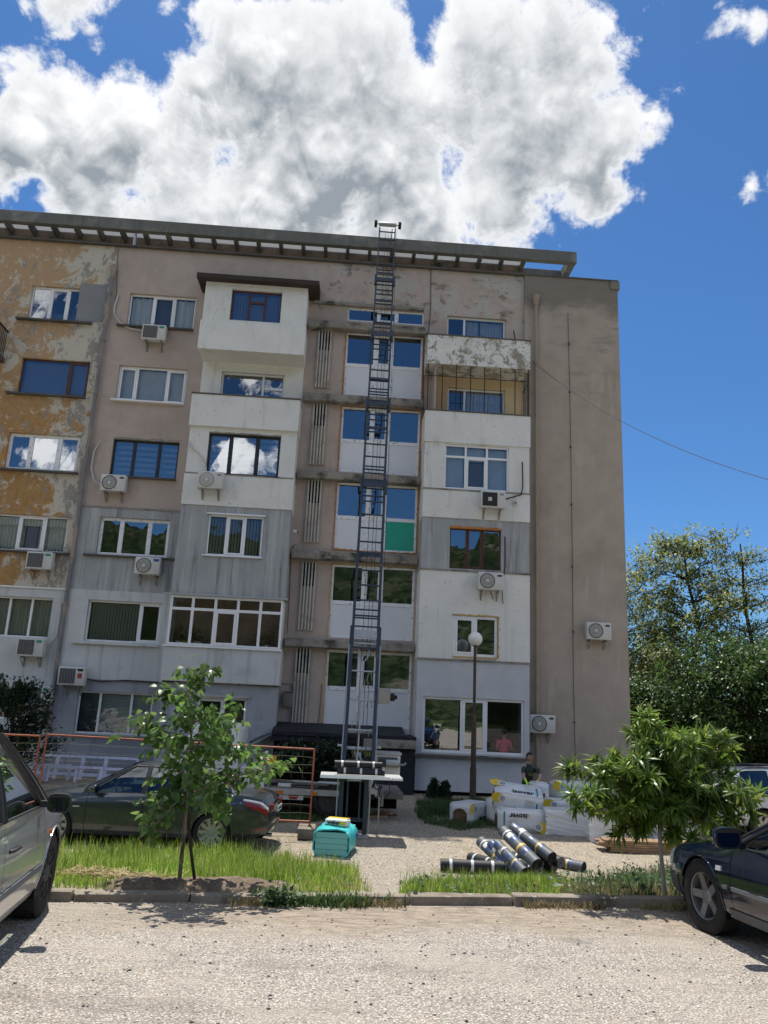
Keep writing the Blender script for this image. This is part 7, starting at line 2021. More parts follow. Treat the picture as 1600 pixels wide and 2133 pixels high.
# planks on the ground by the lorry
for i, (px, py, rzz, L) in enumerate(((795, 1697, -8, .75), (780, 1703, 14, .6), (800, 1700, -30, .4))):
    g = G(px, py); b = MB(); b.box(-L / 2, L / 2, -.08, .08, 0, .05); o = b.build('plank', M_wood, None, bevel=.004, seg=1); o.location = (g.x, g.y, g.z + (.05 if i == 2 else .0)); o.rotation_euler = (0, 0, R(rzz))
    tag(o, ['brown plank lying farthest back beside the hoist foot', 'brown plank nearest the camera beside the hoist foot', 'short plank lying across the two planks by the hoist foot'][i], 'plank', 'planks on the ground by the hoist')
# tilted glazed hatch standing out from the ground floor wall
h0, h1 = P(512, 1556, 23.4), P(573, 1528, 23.9)
t = thing('tilted_sash', 'tilted open glazed sash beside the entrance canopy', 'window sash', (h0.x, 23.4, h0.z))
Mh = frame_M((0, 0, 0), (h1 - h0).normalized(), Vector((0, 1, .25))); Lh = (h1 - h0).length
b = MB(); b.box(0, Lh, 0, .05, -.02, .02, Mh); b.box(0, Lh, .5, .55, -.02, .02, Mh); b.box(0, .05, .05, .5, -.019, .019, Mh); b.box(Lh - .05, Lh, .05, .5, -.019, .019, Mh); b.build('frame', M_galv, t, world=False)
b = MB(); b.box(.04, Lh - .04, .04, .51, -.004, .004, Mh); b.build('pane', G_cart, t, world=False)
# litter
M_bottle = glass_mat('clear_plastic', (.85, .9, .92), .12)
for (px, py, rz_, lab) in ((377, 1832, 10, 'clear plastic bottle lying at the foot of the left young tree'), (350, 1794, -15, 'clear plastic bottle in the grass behind the left young tree')):
    g = G(px, py); t = thing('plastic_bottle', lab, 'bottle', (g.x, g.y, g.z + .05), R(rz_), group='plastic bottles on the verge')
    b = MB(); Mx = Matrix.Rotation(R(90), 4, 'Y'); b.lathe([(.001, -.13), (.035, -.13), (.038, -.11), (.034, -.06), (.038, .0), (.037, .06), (.015, .11), (.014, .13)], 14, Mx); b.build('bottle', M_bottle, t, world=False, smooth=True)
    b = MB(); b.lathe([(.016, .128), (.016, .15), (.001, .15)], 12, Mx); b.build('cap', M_pvc, t, world=False)
    b = MB(); b.lathe([(.0385, -.05), (.039, .03)], 14, Mx); b.build('label_band', M_pvc, t, world=False, smooth=True)
# ------------------------------------------------------------------ vegetation
L_lin = leaf_mat('broad_leaf', [(0.034, 0.085, 0.019), (0.054, 0.124, 0.028), (0.093, 0.171, 0.043), (0.078, 0.147, 0.046)], 0.48, .38)
L_che = leaf_mat('long_leaf', [(.045, .10, .018), (.075, .15, .026), (.13, .21, .036), (.20, .26, .055)], .5, .36)
L_aca = leaf_mat('acacia_leaf', [(.08, .13, .03), (.13, .18, .045), (.20, .235, .075), (.34, .34, .19)], .45, .5)
L_dark = leaf_mat('dark_leaf', [(.022, .055, .014), (.035, .08, .02), (.055, .115, .028), (.09, .15, .045)], .4, .4)
L_ever = leaf_mat('evergreen_leaf', [(0.012, 0.028, 0.014), (0.02, 0.042, 0.02), (0.03, 0.055, 0.024)], .15, .5)
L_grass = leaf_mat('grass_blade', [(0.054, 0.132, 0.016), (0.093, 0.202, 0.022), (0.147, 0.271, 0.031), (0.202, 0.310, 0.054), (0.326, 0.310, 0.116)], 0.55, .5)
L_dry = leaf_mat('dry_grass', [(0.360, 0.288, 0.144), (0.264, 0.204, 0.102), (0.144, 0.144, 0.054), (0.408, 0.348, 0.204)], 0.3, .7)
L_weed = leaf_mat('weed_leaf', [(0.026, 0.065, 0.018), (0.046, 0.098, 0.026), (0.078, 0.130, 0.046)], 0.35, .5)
M_bark = pmat('grey_bark', (0.23, 0.19, 0.15), rough=0.95, spec=0.1, var=0.2, layers=[((0.08, 0.06, 0.05), 9, 0.5, 0.66, (2, 2, .5))], bump=(30, 1.0, .01))
M_lime = pmat('limewashed_bark', (0.36, 0.34, 0.30), rough=0.95, spec=0.1, var=0.15, layers=[((0.12, 0.095, 0.075), 9, 0.56, 0.66, (1.5, 1.5, .4))], bump=(30, 1.0, .01))
M_dbark = pmat('dark_bark', (0.055, 0.045, 0.038), rough=0.95, spec=0.1, var=0.2, bump=(12, 1.0, .02))
NR = np.random.default_rng(4)
# leaf outlines: points along the rib with half widths (unit length)
LEAFS = {'broad': ([0, .12, .35, .62, .85, 1.0], [.02, .33, .44, .33, .14, .0]), 'long': ([0, .15, .4, .7, 1.0], [.015, .07, .105, .08, .0]), 'small': ([0, .35, 1.0], [.03, .30, .0])}
def leaf_template(kind, droop=.25, fold=.25):
    xs, ws = LEAFS[kind]; V = []; F = []
    for x, w in zip(xs, ws): V += [(x, -w, fold * w - droop * x * x), (x, 0, -droop * x * x), (x, w, fold * w - droop * x * x)]
    for i in range(len(xs) - 1):
        a = 3 * i; F += [(a, a + 3, a + 4, a + 1), (a + 1, a + 4, a + 5, a + 2)]
    return np.array(V), np.array(F)
def scatter(name, pts, dirs, ups, sizes, kind, mat, parent=None, droop=.25, fold=.25):
    """one mesh of many leaves; pts, dirs, ups (n, 3)"""
    V0, F0 = leaf_template(kind, droop, fold); n = len(pts)
    d = dirs / np.linalg.norm(dirs, axis=1, keepdims=True); s = np.cross(ups, d); s /= np.maximum(np.linalg.norm(s, axis=1, keepdims=True), 1e-6); u = np.cross(d, s)
    V = pts[:, None, :] + sizes[:, None, None] * (V0[None, :, 0:1] * d[:, None, :] + V0[None, :, 1:2] * s[:, None, :] + V0[None, :, 2:3] * u[:, None, :])
    F = F0[None] + (np.arange(n) * len(V0))[:, None, None]
    return mesh_np(name, V.reshape(-1, 3), F.reshape(-1, 4), mat, parent)
def single_leaves(parent, pts, dirs, ups, sizes, kind, mat, n_max, name='leaf', droop=.25, fold=.25):
    """leaves as objects of their own sharing one mesh"""
    V0, F0 = leaf_template(kind, droop, fold); me = bpy.data.meshes.new(name); me.from_pydata([tuple(v) for v in V0], [], [tuple(f) for f in F0.tolist()]); me.materials.append(mat)
    for i in range(min(n_max, len(pts))):
        o = bpy.data.objects.new(name, me); COL.objects.link(o); o.parent = parent
        d = Vector(dirs[i]).normalized(); s = Vector(ups[i]).cross(d).normalized(); u = d.cross(s); k = float(sizes[i]); p = pts[i]
        o.matrix_local = Matrix(((d.x * k, s.x * k, u.x * k, p[0]), (d.y * k, s.y * k, u.y * k, p[1]), (d.z * k, s.z * k, u.z * k, p[2]), (0, 0, 0, 1)))
def limb(b, a, c, r0, r1, wob=.06, n=7, seed=0, pts_out=None):
    a = Vector(a); c = Vector(c); L = (c - a).length; pts = []; rs = []
    for i in range(n):
        t = i / (n - 1); p = a.lerp(c, t)
        k = math.sin(t * math.pi) * wob * L
        p += Vector((mnoise.noise(Vector((t * 2.3 + seed, 1, seed))), mnoise.noise(Vector((t * 2.3, seed, 7))), .5 * mnoise.noise(Vector((seed, t * 2.3, 3))))) * k * 2
        pts.append(p); rs.append(r0 + (r1 - r0) * t)
    b.tube(pts, rs, 7); return pts

def leaf_cloud(pts, sizes_mean, outward, n, spread, up_bias=.3, jitter=1.0):
    k = NR.integers(0, len(pts), n); P_ = np.array(pts)[k]; O_ = np.array(outward)[k]
    d = O_ + NR.normal(0, .55 * jitter, (n, 3)); d[:, 2] -= up_bias
    p = P_ + NR.normal(0, 1, (n, 3)) * spread
    u = NR.normal(0, .35, (n, 3)); u[:, 2] += 1
    return p, d, u, sizes_mean * NR.uniform(.6, 1.3, n)

# --- left young tree: broad heart shaped leaves, thin trunk beside a stake
gl = P(372, 1838, 8.2); Yt = gl.y; gl.z = zyard(gl.x, gl.y) + .03
def LP(px, py, dy=0.0): return P(px, py, Yt + dy)
t = thing('young_tree', 'slim young broadleaf tree on the verge in front of the saloon', 'tree', tuple(gl), group='young trees on the verge')
def loc(v): return Vector(v) - gl
b = MB(); trunk = [(372, 1850, .0), (378, 1790, .01), (384, 1730, .02), (390, 1665, .03), (396, 1600, .04), (398, 1540, .03), (402, 1480, .02), (410, 1420, .0)]
tp = [loc(LP(*p)) for p in trunk]; b.tube(tp, [.02, .019, .018, .016, .014, .011, .008, .004], 8); b.build('trunk', M_bark, t, world=False, smooth=True)
b = MB(); b.tube([loc(LP(406, 1835, .02)), loc(LP(398, 1770, .03)), loc(LP(392, 1700, .04)), loc(LP(388, 1650, .05))], .016, 7); b.build('stake', M_dbark, t, world=False, smooth=True)
b = MB(); b.tube([loc(LP(383, 1672, .0)), loc(LP(397, 1668, -.03)), loc(LP(399, 1676, .06)), loc(LP(384, 1680, .05)), loc(LP(383, 1672, .0))], .008, 5); b.build('tie', M_cable, t, world=False)
tips = [(410, 1400), (430, 1395), (335, 1440), (360, 1455), (300, 1510), (280, 1503), (330, 1540), (450, 1490), (480, 1500), (500, 1470), (470, 1560), (520, 1560), (560, 1580), (585, 1590), (540, 1600), (430, 1640), (455, 1660), (470, 1690), (340, 1600), (330, 1650), (320, 1690), (305, 1725), (360, 1650), (420, 1580), (380, 1500), (350, 1530), (440, 1530), (400, 1620), (365, 1580), (490, 1610), (400, 1460), (445, 1610)]
b = MB(); lp_, lo_ = [], []
rr = random.Random(21)
starts = {0: 7, 1: 6}
for i, (px, py) in enumerate(tips):
    tip = loc(LP(px, py, rr.uniform(-.45, .45)))
    # branch leaves the trunk below or level with its tip
    k = min(range(3, 8), key=lambda j: abs(trunk[j][1] - (py + 55)) + rr.uniform(0, 20))
    a = tp[k].lerp(tp[min(k + 1, 7)], rr.random())
    pts = limb(b, a, tip, .009, .003, .10, 7, i)
    for q in range(2, 7):
        lp_.append(pts[q]); lo_.append((tip - a).normalized() * .5 + Vector((0, 0, -.2)))
        if q >= 4:
            for _ in range(2):
                e = pts[q] + Vector((rr.uniform(-.13, .13), rr.uniform(-.13, .13), rr.uniform(-.12, .08))); b.tube([pts[q], e], .002, 4, cap=False); lp_.append(e); lo_.append((e - pts[q]).normalized())
b.build('branch', M_bark, t, world=False, smooth=True)['kind'] = 'stuff'
p, d, u, s = leaf_cloud(lp_, .082, lo_, 1450, .042, .55)
order = np.argsort(p[:, 1]); p, d, u, s = p[order], d[order], u[order], s[order]
single_leaves(t, p, d, u, s, 'broad', L_lin, 290)
tag(scatter('foliage', p[290:], d[290:], u[290:], s[290:], 'broad', L_lin, t), kind='stuff')

# --- right young tree: long toothed leaves in rosettes
gr_ = P(1384, 1852, 8.6); Yr = gr_.y; gr_.z = zyard(gr_.x, gr_.y)
def RP(px, py, dy=0.0): return P(px, py, Yr + dy) - gr_
t = thing('young_tree', 'bushy young tree with long drooping leaves and limewashed trunk by the dark blue estate', 'tree', tuple(gr_), group='young trees on the verge')
trunk = [(1385, 1862), (1382, 1830), (1378, 1790), (1375, 1750), (1374, 1720), (1378, 1660), (1384, 1600), (1380, 1540)]
tp = [RP(*q) for q in trunk]
b = MB(); b.tube(tp[:5], [.024, .022, .021, .02, .019], 10); b.build('trunk', M_lime, t, world=False, smooth=True)
b = MB(); b.tube(tp[4:], [.019, .016, .011, .006], 8)
tips = [(1330, 1490), (1325, 1520), (1360, 1535), (1350, 1560), (1400, 1560), (1440, 1560), (1480, 1540), (1510, 1530), (1525, 1560), (1500, 1590), (1180, 1600), (1190, 1650), (1200, 1680), (1235, 1580), (1250, 1620), (1280, 1585), (1290, 1630), (1310, 1600), (1330, 1650), (1270, 1680), (1300, 1720), (1280, 1740), (1350, 1700), (1400, 1730), (1420, 1690), (1460, 1700), (1490, 1720), (1440, 1640), (1480, 1640), (1520, 1620), (1560, 1640), (1580, 1650), (1540, 1670), (1570, 1690), (1380, 1600), (1410, 1620), (1350, 1620), (1390, 1660), (1450, 1600), (1330, 1580), (1510, 1660), (1440, 1740), (1370, 1570), (1420, 1530), (1225, 1660), (1260, 1600), (1400, 1680)]
P_, D_, U_, S_ = [], [], [], []
rr = random.Random(33)
def rosette(c, axis, n, size):
    axis = axis.normalized(); s = axis.cross(Vector((.3, .2, 1))).normalized(); q = axis.cross(s)
    for k in range(n):
        a = k * 2.4; e = rr.uniform(.25, 1.35)
        d = axis * math.cos(e) + (s * math.cos(a) + q * math.sin(a)) * math.sin(e); d.z -= .34 * e * e
        P_.append(c - axis * rr.uniform(0, .08)); D_.append(d); U_.append(axis + Vector((0, 0, .4))); S_.append(size * rr.uniform(.6, 1.2))
for i, (px, py) in enumerate(tips):
    tip = RP(px, py, rr.uniform(-.42, .42))
    k = min(range(4, 8), key=lambda j: abs(trunk[j][1] - (py + 70)) + rr.uniform(0, 30)); a = tp[k].lerp(tp[min(k + 1, 7)], rr.random())
    pts = limb(b, a, tip, .008, .003, .10, 7, i + 50)
    dirn = (pts[-1] - pts[-3]).normalized() * .7 + Vector((0, 0, .55))
    rosette(tip, dirn, 30, .17)
    for q in (3, 4, 5):
        for _ in range(2):
            e = pts[q] + Vector((rr.uniform(-.13, .13), rr.uniform(-.13, .13), rr.uniform(-.05, .10))); b.tube([pts[q], e], .003, 4, cap=False)
            rosette(e, (e - pts[q]).normalized() + Vector((0, 0, .35)), 21, .15)
tag(b.build('branch', M_bark, t, world=False, smooth=True), kind='stuff')
p, d, u, s = map(np.array, (P_, D_, U_, S_)); o_ = np.argsort(p[:, 1]); p, d, u, s = p[o_], d[o_], u[o_], s[o_]
single_leaves(t, p, d, u, s, 'long', L_che, 290, droop=.5)
tag(scatter('foliage', p[290:], d[290:], u[290:], s[290:], 'long', L_che, t, droop=.5), kind='stuff')

# --- trees behind the end of the house
def big_tree(name, lab, base, h, cr, n_leaf, leaf, mat, seed, crown0=.25, gaps=.5, kind='small', trunk_r=.2, lean=(0, 0), bark=None, nl=46, spread=.45, group='trees beyond the end of the house', flat=1.0):
    rr = random.Random(seed); base = Vector(base)
    t = thing(name, lab, 'tree', tuple(base), group=group)
    top = Vector((lean[0], lean[1], h)); b = MB(); tr = limb(b, (0, 0, -.3), top * .95, trunk_r, .03, .05, 12, seed); b.build('trunk', bark or M_dbark, t, world=False, smooth=True)
    b = MB(); pts, out = [], []
    for i in range(nl):
        f = crown0 + (1 - crown0) * ((i + .5) / nl); a = tr[min(11, int(f * 11))]
        ang = i * 2.399 + rr.uniform(-.4, .4); w = cr * (.35 + 1.0 * math.sin(math.pi * min(1, (f - crown0) / (1 - crown0) * .85 + .12))) * rr.uniform(.55, 1.05)
        e = a + Vector((math.cos(ang) * w, math.sin(ang) * w, w * rr.uniform(.15, .65) * flat))
        L = limb(b, a, e, max(.02, trunk_r * .35 * (1 - f * .7)), .012, .12, 8, seed + i)
        for q in range(3, 8):
            for _ in range(3):
                sub = L[q] + Vector((rr.gauss(0, .5), rr.gauss(0, .5), rr.gauss(.1, .4))) * cr * .26
                b.tube([L[q], L[q].lerp(sub, .5) + Vector((0, 0, .05)), sub], [.014, .01, .005], 4, cap=False)
                if rr.random() > gaps * .5: pts.append(sub); out.append((sub - L[q]).normalized())
    tag(b.build('branch', bark or M_dbark, t, world=False, smooth=True), kind='stuff')
    p, d, u, s = leaf_cloud(pts, leaf, out, n_leaf, spread, .25)
    tag(scatter('crown', p, d, u, s, kind, mat, t), kind='stuff')
    return t
def TB(px, y):
    v = P(px, 1600, y); return (v.x, y, zgnd(0, y))
def H_(py, px, y): return P(px, py, y).z - zgnd(0, y)
big_tree('acacia_tree', 'tall pale flowering acacia rising nearest to the end of the house', TB(1448, 37), H_(1095, 1448, 37), 2.5, 13000, .18, L_aca, 3, .30, .55, nl=60, spread=.17)
big_tree('acacia_tree', 'thin half bare acacia at the right edge of the picture', TB(1590, 36), H_(1110, 1560, 36), 1.7, 3600, .15, L_aca, 8, .45, .9, nl=34, spread=.17, lean=(-.4, 0))
big_tree('acacia_tree', 'pale acacia partly hidden behind the end of the house', TB(1300, 41), H_(1150, 1300, 41), 3.0, 15000, .16, L_aca, 15, .25, .5, nl=50, spread=.19)
big_tree('acacia_tree', 'low olive green acacia in the gap under the tall acacia', TB(1380, 43), H_(1330, 1380, 43), 2.6, 13000, .16, L_aca, 27, .15, .3, nl=44, spread=.3)
big_tree('broadleaf_tree', 'dark dense broadleaf tree at the right edge behind the white car', TB(1575, 31), H_(1355, 1560, 31), 2.6, 26000, .17, L_dark, 5, .08, .1, nl=64, spread=.2)
big_tree('broadleaf_tree', 'dark rounded bush tree right against the end of the house', TB(1345, 34), H_(1425, 1345, 34), 1.5, 13000, .15, L_dark, 19, .06, .1, nl=44, spread=.25)
big_tree('broadleaf_tree', 'mid green broadleaf tree between the rounded bush and the dense tree', TB(1460, 33), H_(1480, 1460, 33), 1.8, 17000, .16, L_dark, 23, .05, .1, nl=50, spread=.19)
big_tree('broadleaf_tree', 'broad dark tree standing farther right out of the picture', TB(1720, 35), H_(1340, 1600, 35), 2.8, 17000, .14, L_dark, 29, .08, .15, nl=44, spread=.32)
b = MB(); rr = random.Random(2); pts, out = [], []
for i in range(900):
    x = rr.uniform(8.5, 30); y = rr.uniform(38, 50); z = rr.uniform(-.6, 3.6 + 1.2 * mnoise.noise(Vector((x * .3, y * .3, 1)))); pts.append(Vector((x, y, z))); out.append(Vector((rr.uniform(-1, 1), rr.uniform(-1, 1), rr.uniform(-.2, 1))))
p, d, u, s = leaf_cloud(pts, .22, out, 26000, .5, .2)
tag(scatter('undergrowth', p, d, u, s, 'small', L_dark), kind='stuff')

# trees on the photographer's side of the road: the lower windows mirror them
for i, (x, y, h, lab) in enumerate(((-11, -9, 7.5, 'broadleaf tree across the road on the far left'), (23, -14, 8, 'broadleaf tree across the road on the far right'))):
    big_tree('broadleaf_tree', lab, (x, y, -.2), h, 2.4, 6000, .26, L_dark, 60 + i, .2, .3, nl=34, spread=.4, group='trees across the road')

# --- evergreen at the left edge
base = P(20, 1600, 22.6); base.z = zgnd(0, 22.6)
t = thing('evergreen_shrub', 'dark feathery evergreen against the left wall', 'shrub', tuple(base))
b = MB(); b.tube([(0, 0, 0), (-.2, .1, 2.6)], [.08, .03], 8); b.build('trunk', M_dbark, t, world=False)
b = MB(); pts, out = [], []; rr = random.Random(7)
for i in range(70):
    f = rr.random(); a = Vector((-.2 * f, .1 * f, .2 + 2.0 * f)); ang = rr.uniform(0, 6.28); w = (1.45 - .8 * f) * rr.uniform(.5, 1.0)
    e = a + Vector((math.cos(ang) * w, math.sin(ang) * w * .8, .35 + w * .35)); L = limb(b, a, e, .02, .004, .08, 7, i)
    for q in range(2, 7):
        for _ in range(3): pts.append(L[q] + Vector((rr.gauss(0, .07), rr.gauss(0, .07), rr.gauss(0, .07)))); out.append((e - a).normalized())
tag(b.build('branch', M_dbark, t, world=False), kind='stuff')
p, d, u, s = leaf_cloud(pts, .10, out, 6500, .06, -.1, .7)
tag(scatter('foliage', p, d, u, s, 'small', L_ever, t, droop=.1), kind='stuff')
# --- climbing green in the dark porch and two little cypresses by the lamp
b = MB(); pts, out = [], []
for i in range(260):
    pts.append(P(rr.uniform(590, 720), rr.uniform(1555, 1600), 23.2) + Vector((0, rr.uniform(-.3, .5), 0))); out.append(Vector((rr.uniform(-1, 1), -.6, rr.uniform(-.5, .5))))
p, d, u, s = leaf_cloud(pts, .12, out, 3600, .12, .2)
for k, pr in enumerate(pts): pass
pb = P(655, 1640, 23.3); pb.z = zgnd(0, 23.3)
t = thing('ivy_shrub', 'dark leafy shrub growing under the entrance canopy behind the lorry', 'shrub', tuple(pb))
o = scatter('foliage', p - np.array(pb), d, u, s, 'small', L_ever, t); o['kind'] = 'stuff'
b = MB()
for x in (-.5, 0, .45): limb(b, (x * .3, 0, 0), (x, 0, 1.6), .03, .01, .1, 7, 3)
b.build('stem', M_dbark, t, world=False)
for (px, py, h, lab) in ((903, 1628, .75, 'left one of two small dark cypresses by the plinth'), (926, 1632, .7, 'right one of two small dark cypresses by the plinth')):
    c = P(px, 1668, 23.0); c.z = zgnd(0, 23.0); hh = P(px, py, 23.0).z - c.z
    t = thing('cypress', lab, 'shrub', tuple(c), group='small cypresses by the plinth')
    b = MB(); b.tube([(0, 0, 0), (0, 0, hh * .8)], [.03, .01], 6); b.build('trunk', M_dbark, t, world=False)
    pts, out = [], []
    for i in range(160):
        z = rr.random() * hh; w = .17 * (1 - (z / hh) ** 2.2) + .02; a = rr.uniform(0, 6.28); pts.append(Vector((math.cos(a) * w * rr.random() ** .5, math.sin(a) * w * rr.random() ** .5, z))); out.append(Vector((math.cos(a) * .4, math.sin(a) * .4, 1)))
    p, d, u, s = leaf_cloud(pts, .07, out, 1500, .035, -.3, .5)
    tag(scatter('foliage', p, d, u, s, 'small', L_ever, t), kind='stuff')

# ------------------------------------------------------------------ grass
def blades(name, xy, h, mat, wid=.006, lean=.35, zoff=0.0, z_fn=None):
    n = len(xy); z_fn = z_fn or zyard
    z = np.array([z_fn(x, y) for x, y in xy]) + zoff - .01
    base = np.column_stack([xy, z]); a = NR.uniform(0, 2 * np.pi, n); b_ = NR.uniform(0, 2 * np.pi, n); l = NR.uniform(.1, 1.0, n) * lean
    side = np.column_stack([np.cos(a), np.sin(a), np.zeros(n)]); ld = np.column_stack([np.cos(b_), np.sin(b_), np.zeros(n)])
    V = np.zeros((n, 7, 3)); wd = wid * NR.uniform(.6, 1.4, n)
    for k, (t_, w) in enumerate(((0, 1.0), (.4, .85), (.75, .55))):
        c = base + ld * (h * l * t_ * t_)[:, None]; c[:, 2] += h * t_ * (1 - .18 * l * t_)
        V[:, 2 * k] = c - side * (wd * w)[:, None]; V[:, 2 * k + 1] = c + side * (wd * w)[:, None]
    c = base + ld * (h * l)[:, None]; c[:, 2] += h * (1 - .25 * l); V[:, 6] = c
    off = (np.arange(n) * 7)[:, None, None]
    Q = (np.array([[0, 1, 3, 2], [2, 3, 5, 4]])[None] + off).reshape(-1, 4); T_ = (np.array([[4, 5, 6, 6]])[None] + off).reshape(-1, 4)
    me = bpy.data.meshes.new(name)
    me.from_pydata(V.reshape(-1, 3).tolist(), [], Q.tolist() + T_[:, :3].tolist()); me.materials.append(mat)
    o = bpy.data.objects.new(name, me); COL.objects.link(o); return tag(o, kind='stuff')
def gpt(px, py): v = G(px, py); return (v.x, v.y)
def in_poly(poly, x, y):
    c = False; n = len(poly)
    for i in range(n):
        (x0, y0), (x1, y1) = poly[i], poly[(i + 1) % n]
        if (y0 > y) != (y1 > y) and x < (x1 - x0) * (y - y0) / (y1 - y0) + x0: c = not c
    return c
def fill(poly, n, seed, dens=None):
    rr_ = random.Random(seed); xs = [p[0] for p in poly]; ys = [p[1] for p in poly]; out = []; tries = 0
    while len(out) < n and tries < n * 30:
        tries += 1; x = rr_.uniform(min(xs), max(xs)); y = rr_.uniform(min(ys), max(ys))
        xx = x + .18 * mnoise.noise(Vector((x * 3, y * 3, 4))); yy = y + .18 * mnoise.noise(Vector((x * 3, y * 3, 9)))
        if not in_poly(poly, xx, yy): continue
        k = .5 + .8 * mnoise.noise(Vector((x * 1.3, y * 1.3, seed)))
        if dens: k *= dens(x, y)
        if rr_.random() < k: out.append((x, y))
    return np.array(out)
MS = (gl.x + .05, gl.y - .15)      # bare soil round the left tree
def bare(x, y):
    d = math.hypot((x - MS[0] - .15) / .95, (y - 8.75) / (1.0 if y > 8.75 else 1.3))
    return 0.02 if d < 1 else 1.0
kl = lambda x: (x, kerb_y(x) + .17)
left_poly = [kl(-9), kl(-2.2), kl(.15), gpt(765, 1868), gpt(740, 1838), gpt(690, 1815), gpt(640, 1800), gpt(560, 1790), gpt(480, 1780), gpt(400, 1778), gpt(150, 1778), (-9.5, 14.5)]
xy = fill(left_poly, 40000, 5, bare); hts = np.array([.09 + .07 * mnoise.noise(Vector((x * 1.7, y * 1.7, 2))) + .16 * min(1, max(0, (y - 8.6) / 2.0)) for x, y in xy]) * NR.uniform(.6, 1.35, len(xy))
blades('grass', xy, hts, L_grass, .005, .45)
tall = fill(left_poly, 2400, 12, bare); blades('grass', tall, NR.uniform(.12, .2, len(tall)) + .25 * np.clip((tall[:, 1] - 8.6) / 2, 0, 1), L_grass, .004, .3)
right_poly = [gpt(835, 1868), gpt(870, 1850), gpt(930, 1840), gpt(1010, 1838), gpt(1090, 1835), gpt(1180, 1842), gpt(1225, 1858), gpt(1235, 1872), kl(2.25), kl(.95)]
xy = fill(right_poly, 11000, 6); hts = np.array([.13 + .07 * mnoise.noise(Vector((x * 2.3, y * 2.3, 2))) for x, y in xy]) * NR.uniform(.6, 1.4, len(xy))
blades('grass', xy, hts, L_grass, .0045, .5)
tall = fill(right_poly, 700, 14); blades('grass', tall, NR.uniform(.2, .34, len(tall)), L_grass, .004, .3)
c0 = gpt(1080, 1862); xy = np.column_stack([NR.normal(c0[0], .3, 2600), NR.normal(c0[1] - .1, .14, 2600)]); xy = xy[xy[:, 1] > kerb_y(xy[:, 0]) + .1]
blades('grass', xy, NR.uniform(.12, .30, len(xy)), L_grass, .005, .5)
for pol, n, sd in ((left_poly, 4200, 41), (right_poly, 1500, 42)):
    xy = fill(pol, n, sd, bare); blades('dry_grass', xy, NR.uniform(.05, .2, n), L_dry, .0045, .9)
    pts = [Vector((x, y, zyard(x, y) + .05)) for x, y in fill(pol, 120, sd + 5, bare)]
    p, d, u, s = leaf_cloud(pts, .05, [Vector((random.uniform(-1, 1), random.uniform(-1, 1), .6)) for _ in pts], 900, .05, .1); tag(scatter('weeds', p, d, u, s, 'broad', L_weed), kind='stuff')
# dry weeds under the right tree
dry_poly = [gpt(1235, 1860), gpt(1300, 1825), gpt(1400, 1820), gpt(1500, 1830), (5.2, 8.6), kl(3.6), kl(2.3)]
xy = fill(dry_poly, 6500, 7); blades('dry_grass', xy, NR.uniform(.08, .26, len(xy)), L_dry, .004, .7)
xy = fill(dry_poly, 2600, 17); blades('grass', xy, NR.uniform(.12, .38, len(xy)), L_weed, .006, .5)
rr = random.Random(31)
pts = [Vector((x, y, zyard(x, y) + rr.uniform(.02, .22))) for x, y in fill(dry_poly, 330, 27)]
p, d, u, s = leaf_cloud(pts, .07, [Vector((rr.uniform(-1, 1), rr.uniform(-1, 1), .5)) for _ in pts], 3000, .06, .1); tag(scatter('weeds', p, d, u, s, 'small', L_weed), kind='stuff')
# patch of shaded grass before the right stack
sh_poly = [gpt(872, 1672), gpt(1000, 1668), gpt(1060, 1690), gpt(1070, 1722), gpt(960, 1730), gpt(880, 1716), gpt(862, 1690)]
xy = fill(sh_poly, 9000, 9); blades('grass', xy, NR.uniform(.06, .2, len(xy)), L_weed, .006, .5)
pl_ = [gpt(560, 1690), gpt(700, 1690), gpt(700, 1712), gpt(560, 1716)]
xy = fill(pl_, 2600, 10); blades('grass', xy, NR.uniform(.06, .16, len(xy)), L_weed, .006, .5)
# thin tufts across the yard and in the kerb joint
xy = np.column_stack([NR.uniform(-6, 9, 5200), NR.uniform(12.5, 20.5, 5200)]); k = np.array([mnoise.noise(Vector((x * .8, y * .8, 6))) for x, y in xy]); xy = xy[k > .24]
blades('grass', xy, NR.uniform(.015, .06, len(xy)), L_dry, .006, .9)
xs = NR.uniform(-4, 4.5, 5200); k = np.array([mnoise.noise(Vector((x * 1.1, 3, 6))) for x in xs]); xs = xs[k > .05]
xy = np.column_stack([xs, [kerb_y(x) - .02 - abs(random.gauss(0, .05)) for x in xs]])
blades('grass', xy, NR.uniform(.02, .09, len(xy)), L_dry, .004, .9, .012, lambda x, y: 0.0)
xy = np.column_stack([NR.normal(.1, .22, 420), np.zeros(420)]); xy[:, 1] = [kerb_y(x) - abs(random.gauss(0, .07)) for x in xy[:, 0]]
blades('grass', xy, NR.uniform(.04, .15, len(xy)), L_weed, .008, .8, .012, lambda x, y: 0.0)
pts = [Vector((random.gauss(-.42, .10), 0, rr.uniform(.02, .10))) for _ in range(60)]
for v in pts: v.y = kerb_y(v.x) + rr.uniform(-.12, .12)
p, d, u, s = leaf_cloud(pts, .06, [Vector((rr.uniform(-1, 1), -.5, .3)) for _ in pts], 330, .04, .2); tag(scatter('weeds', p, d, u, s, 'small', L_weed), kind='stuff')
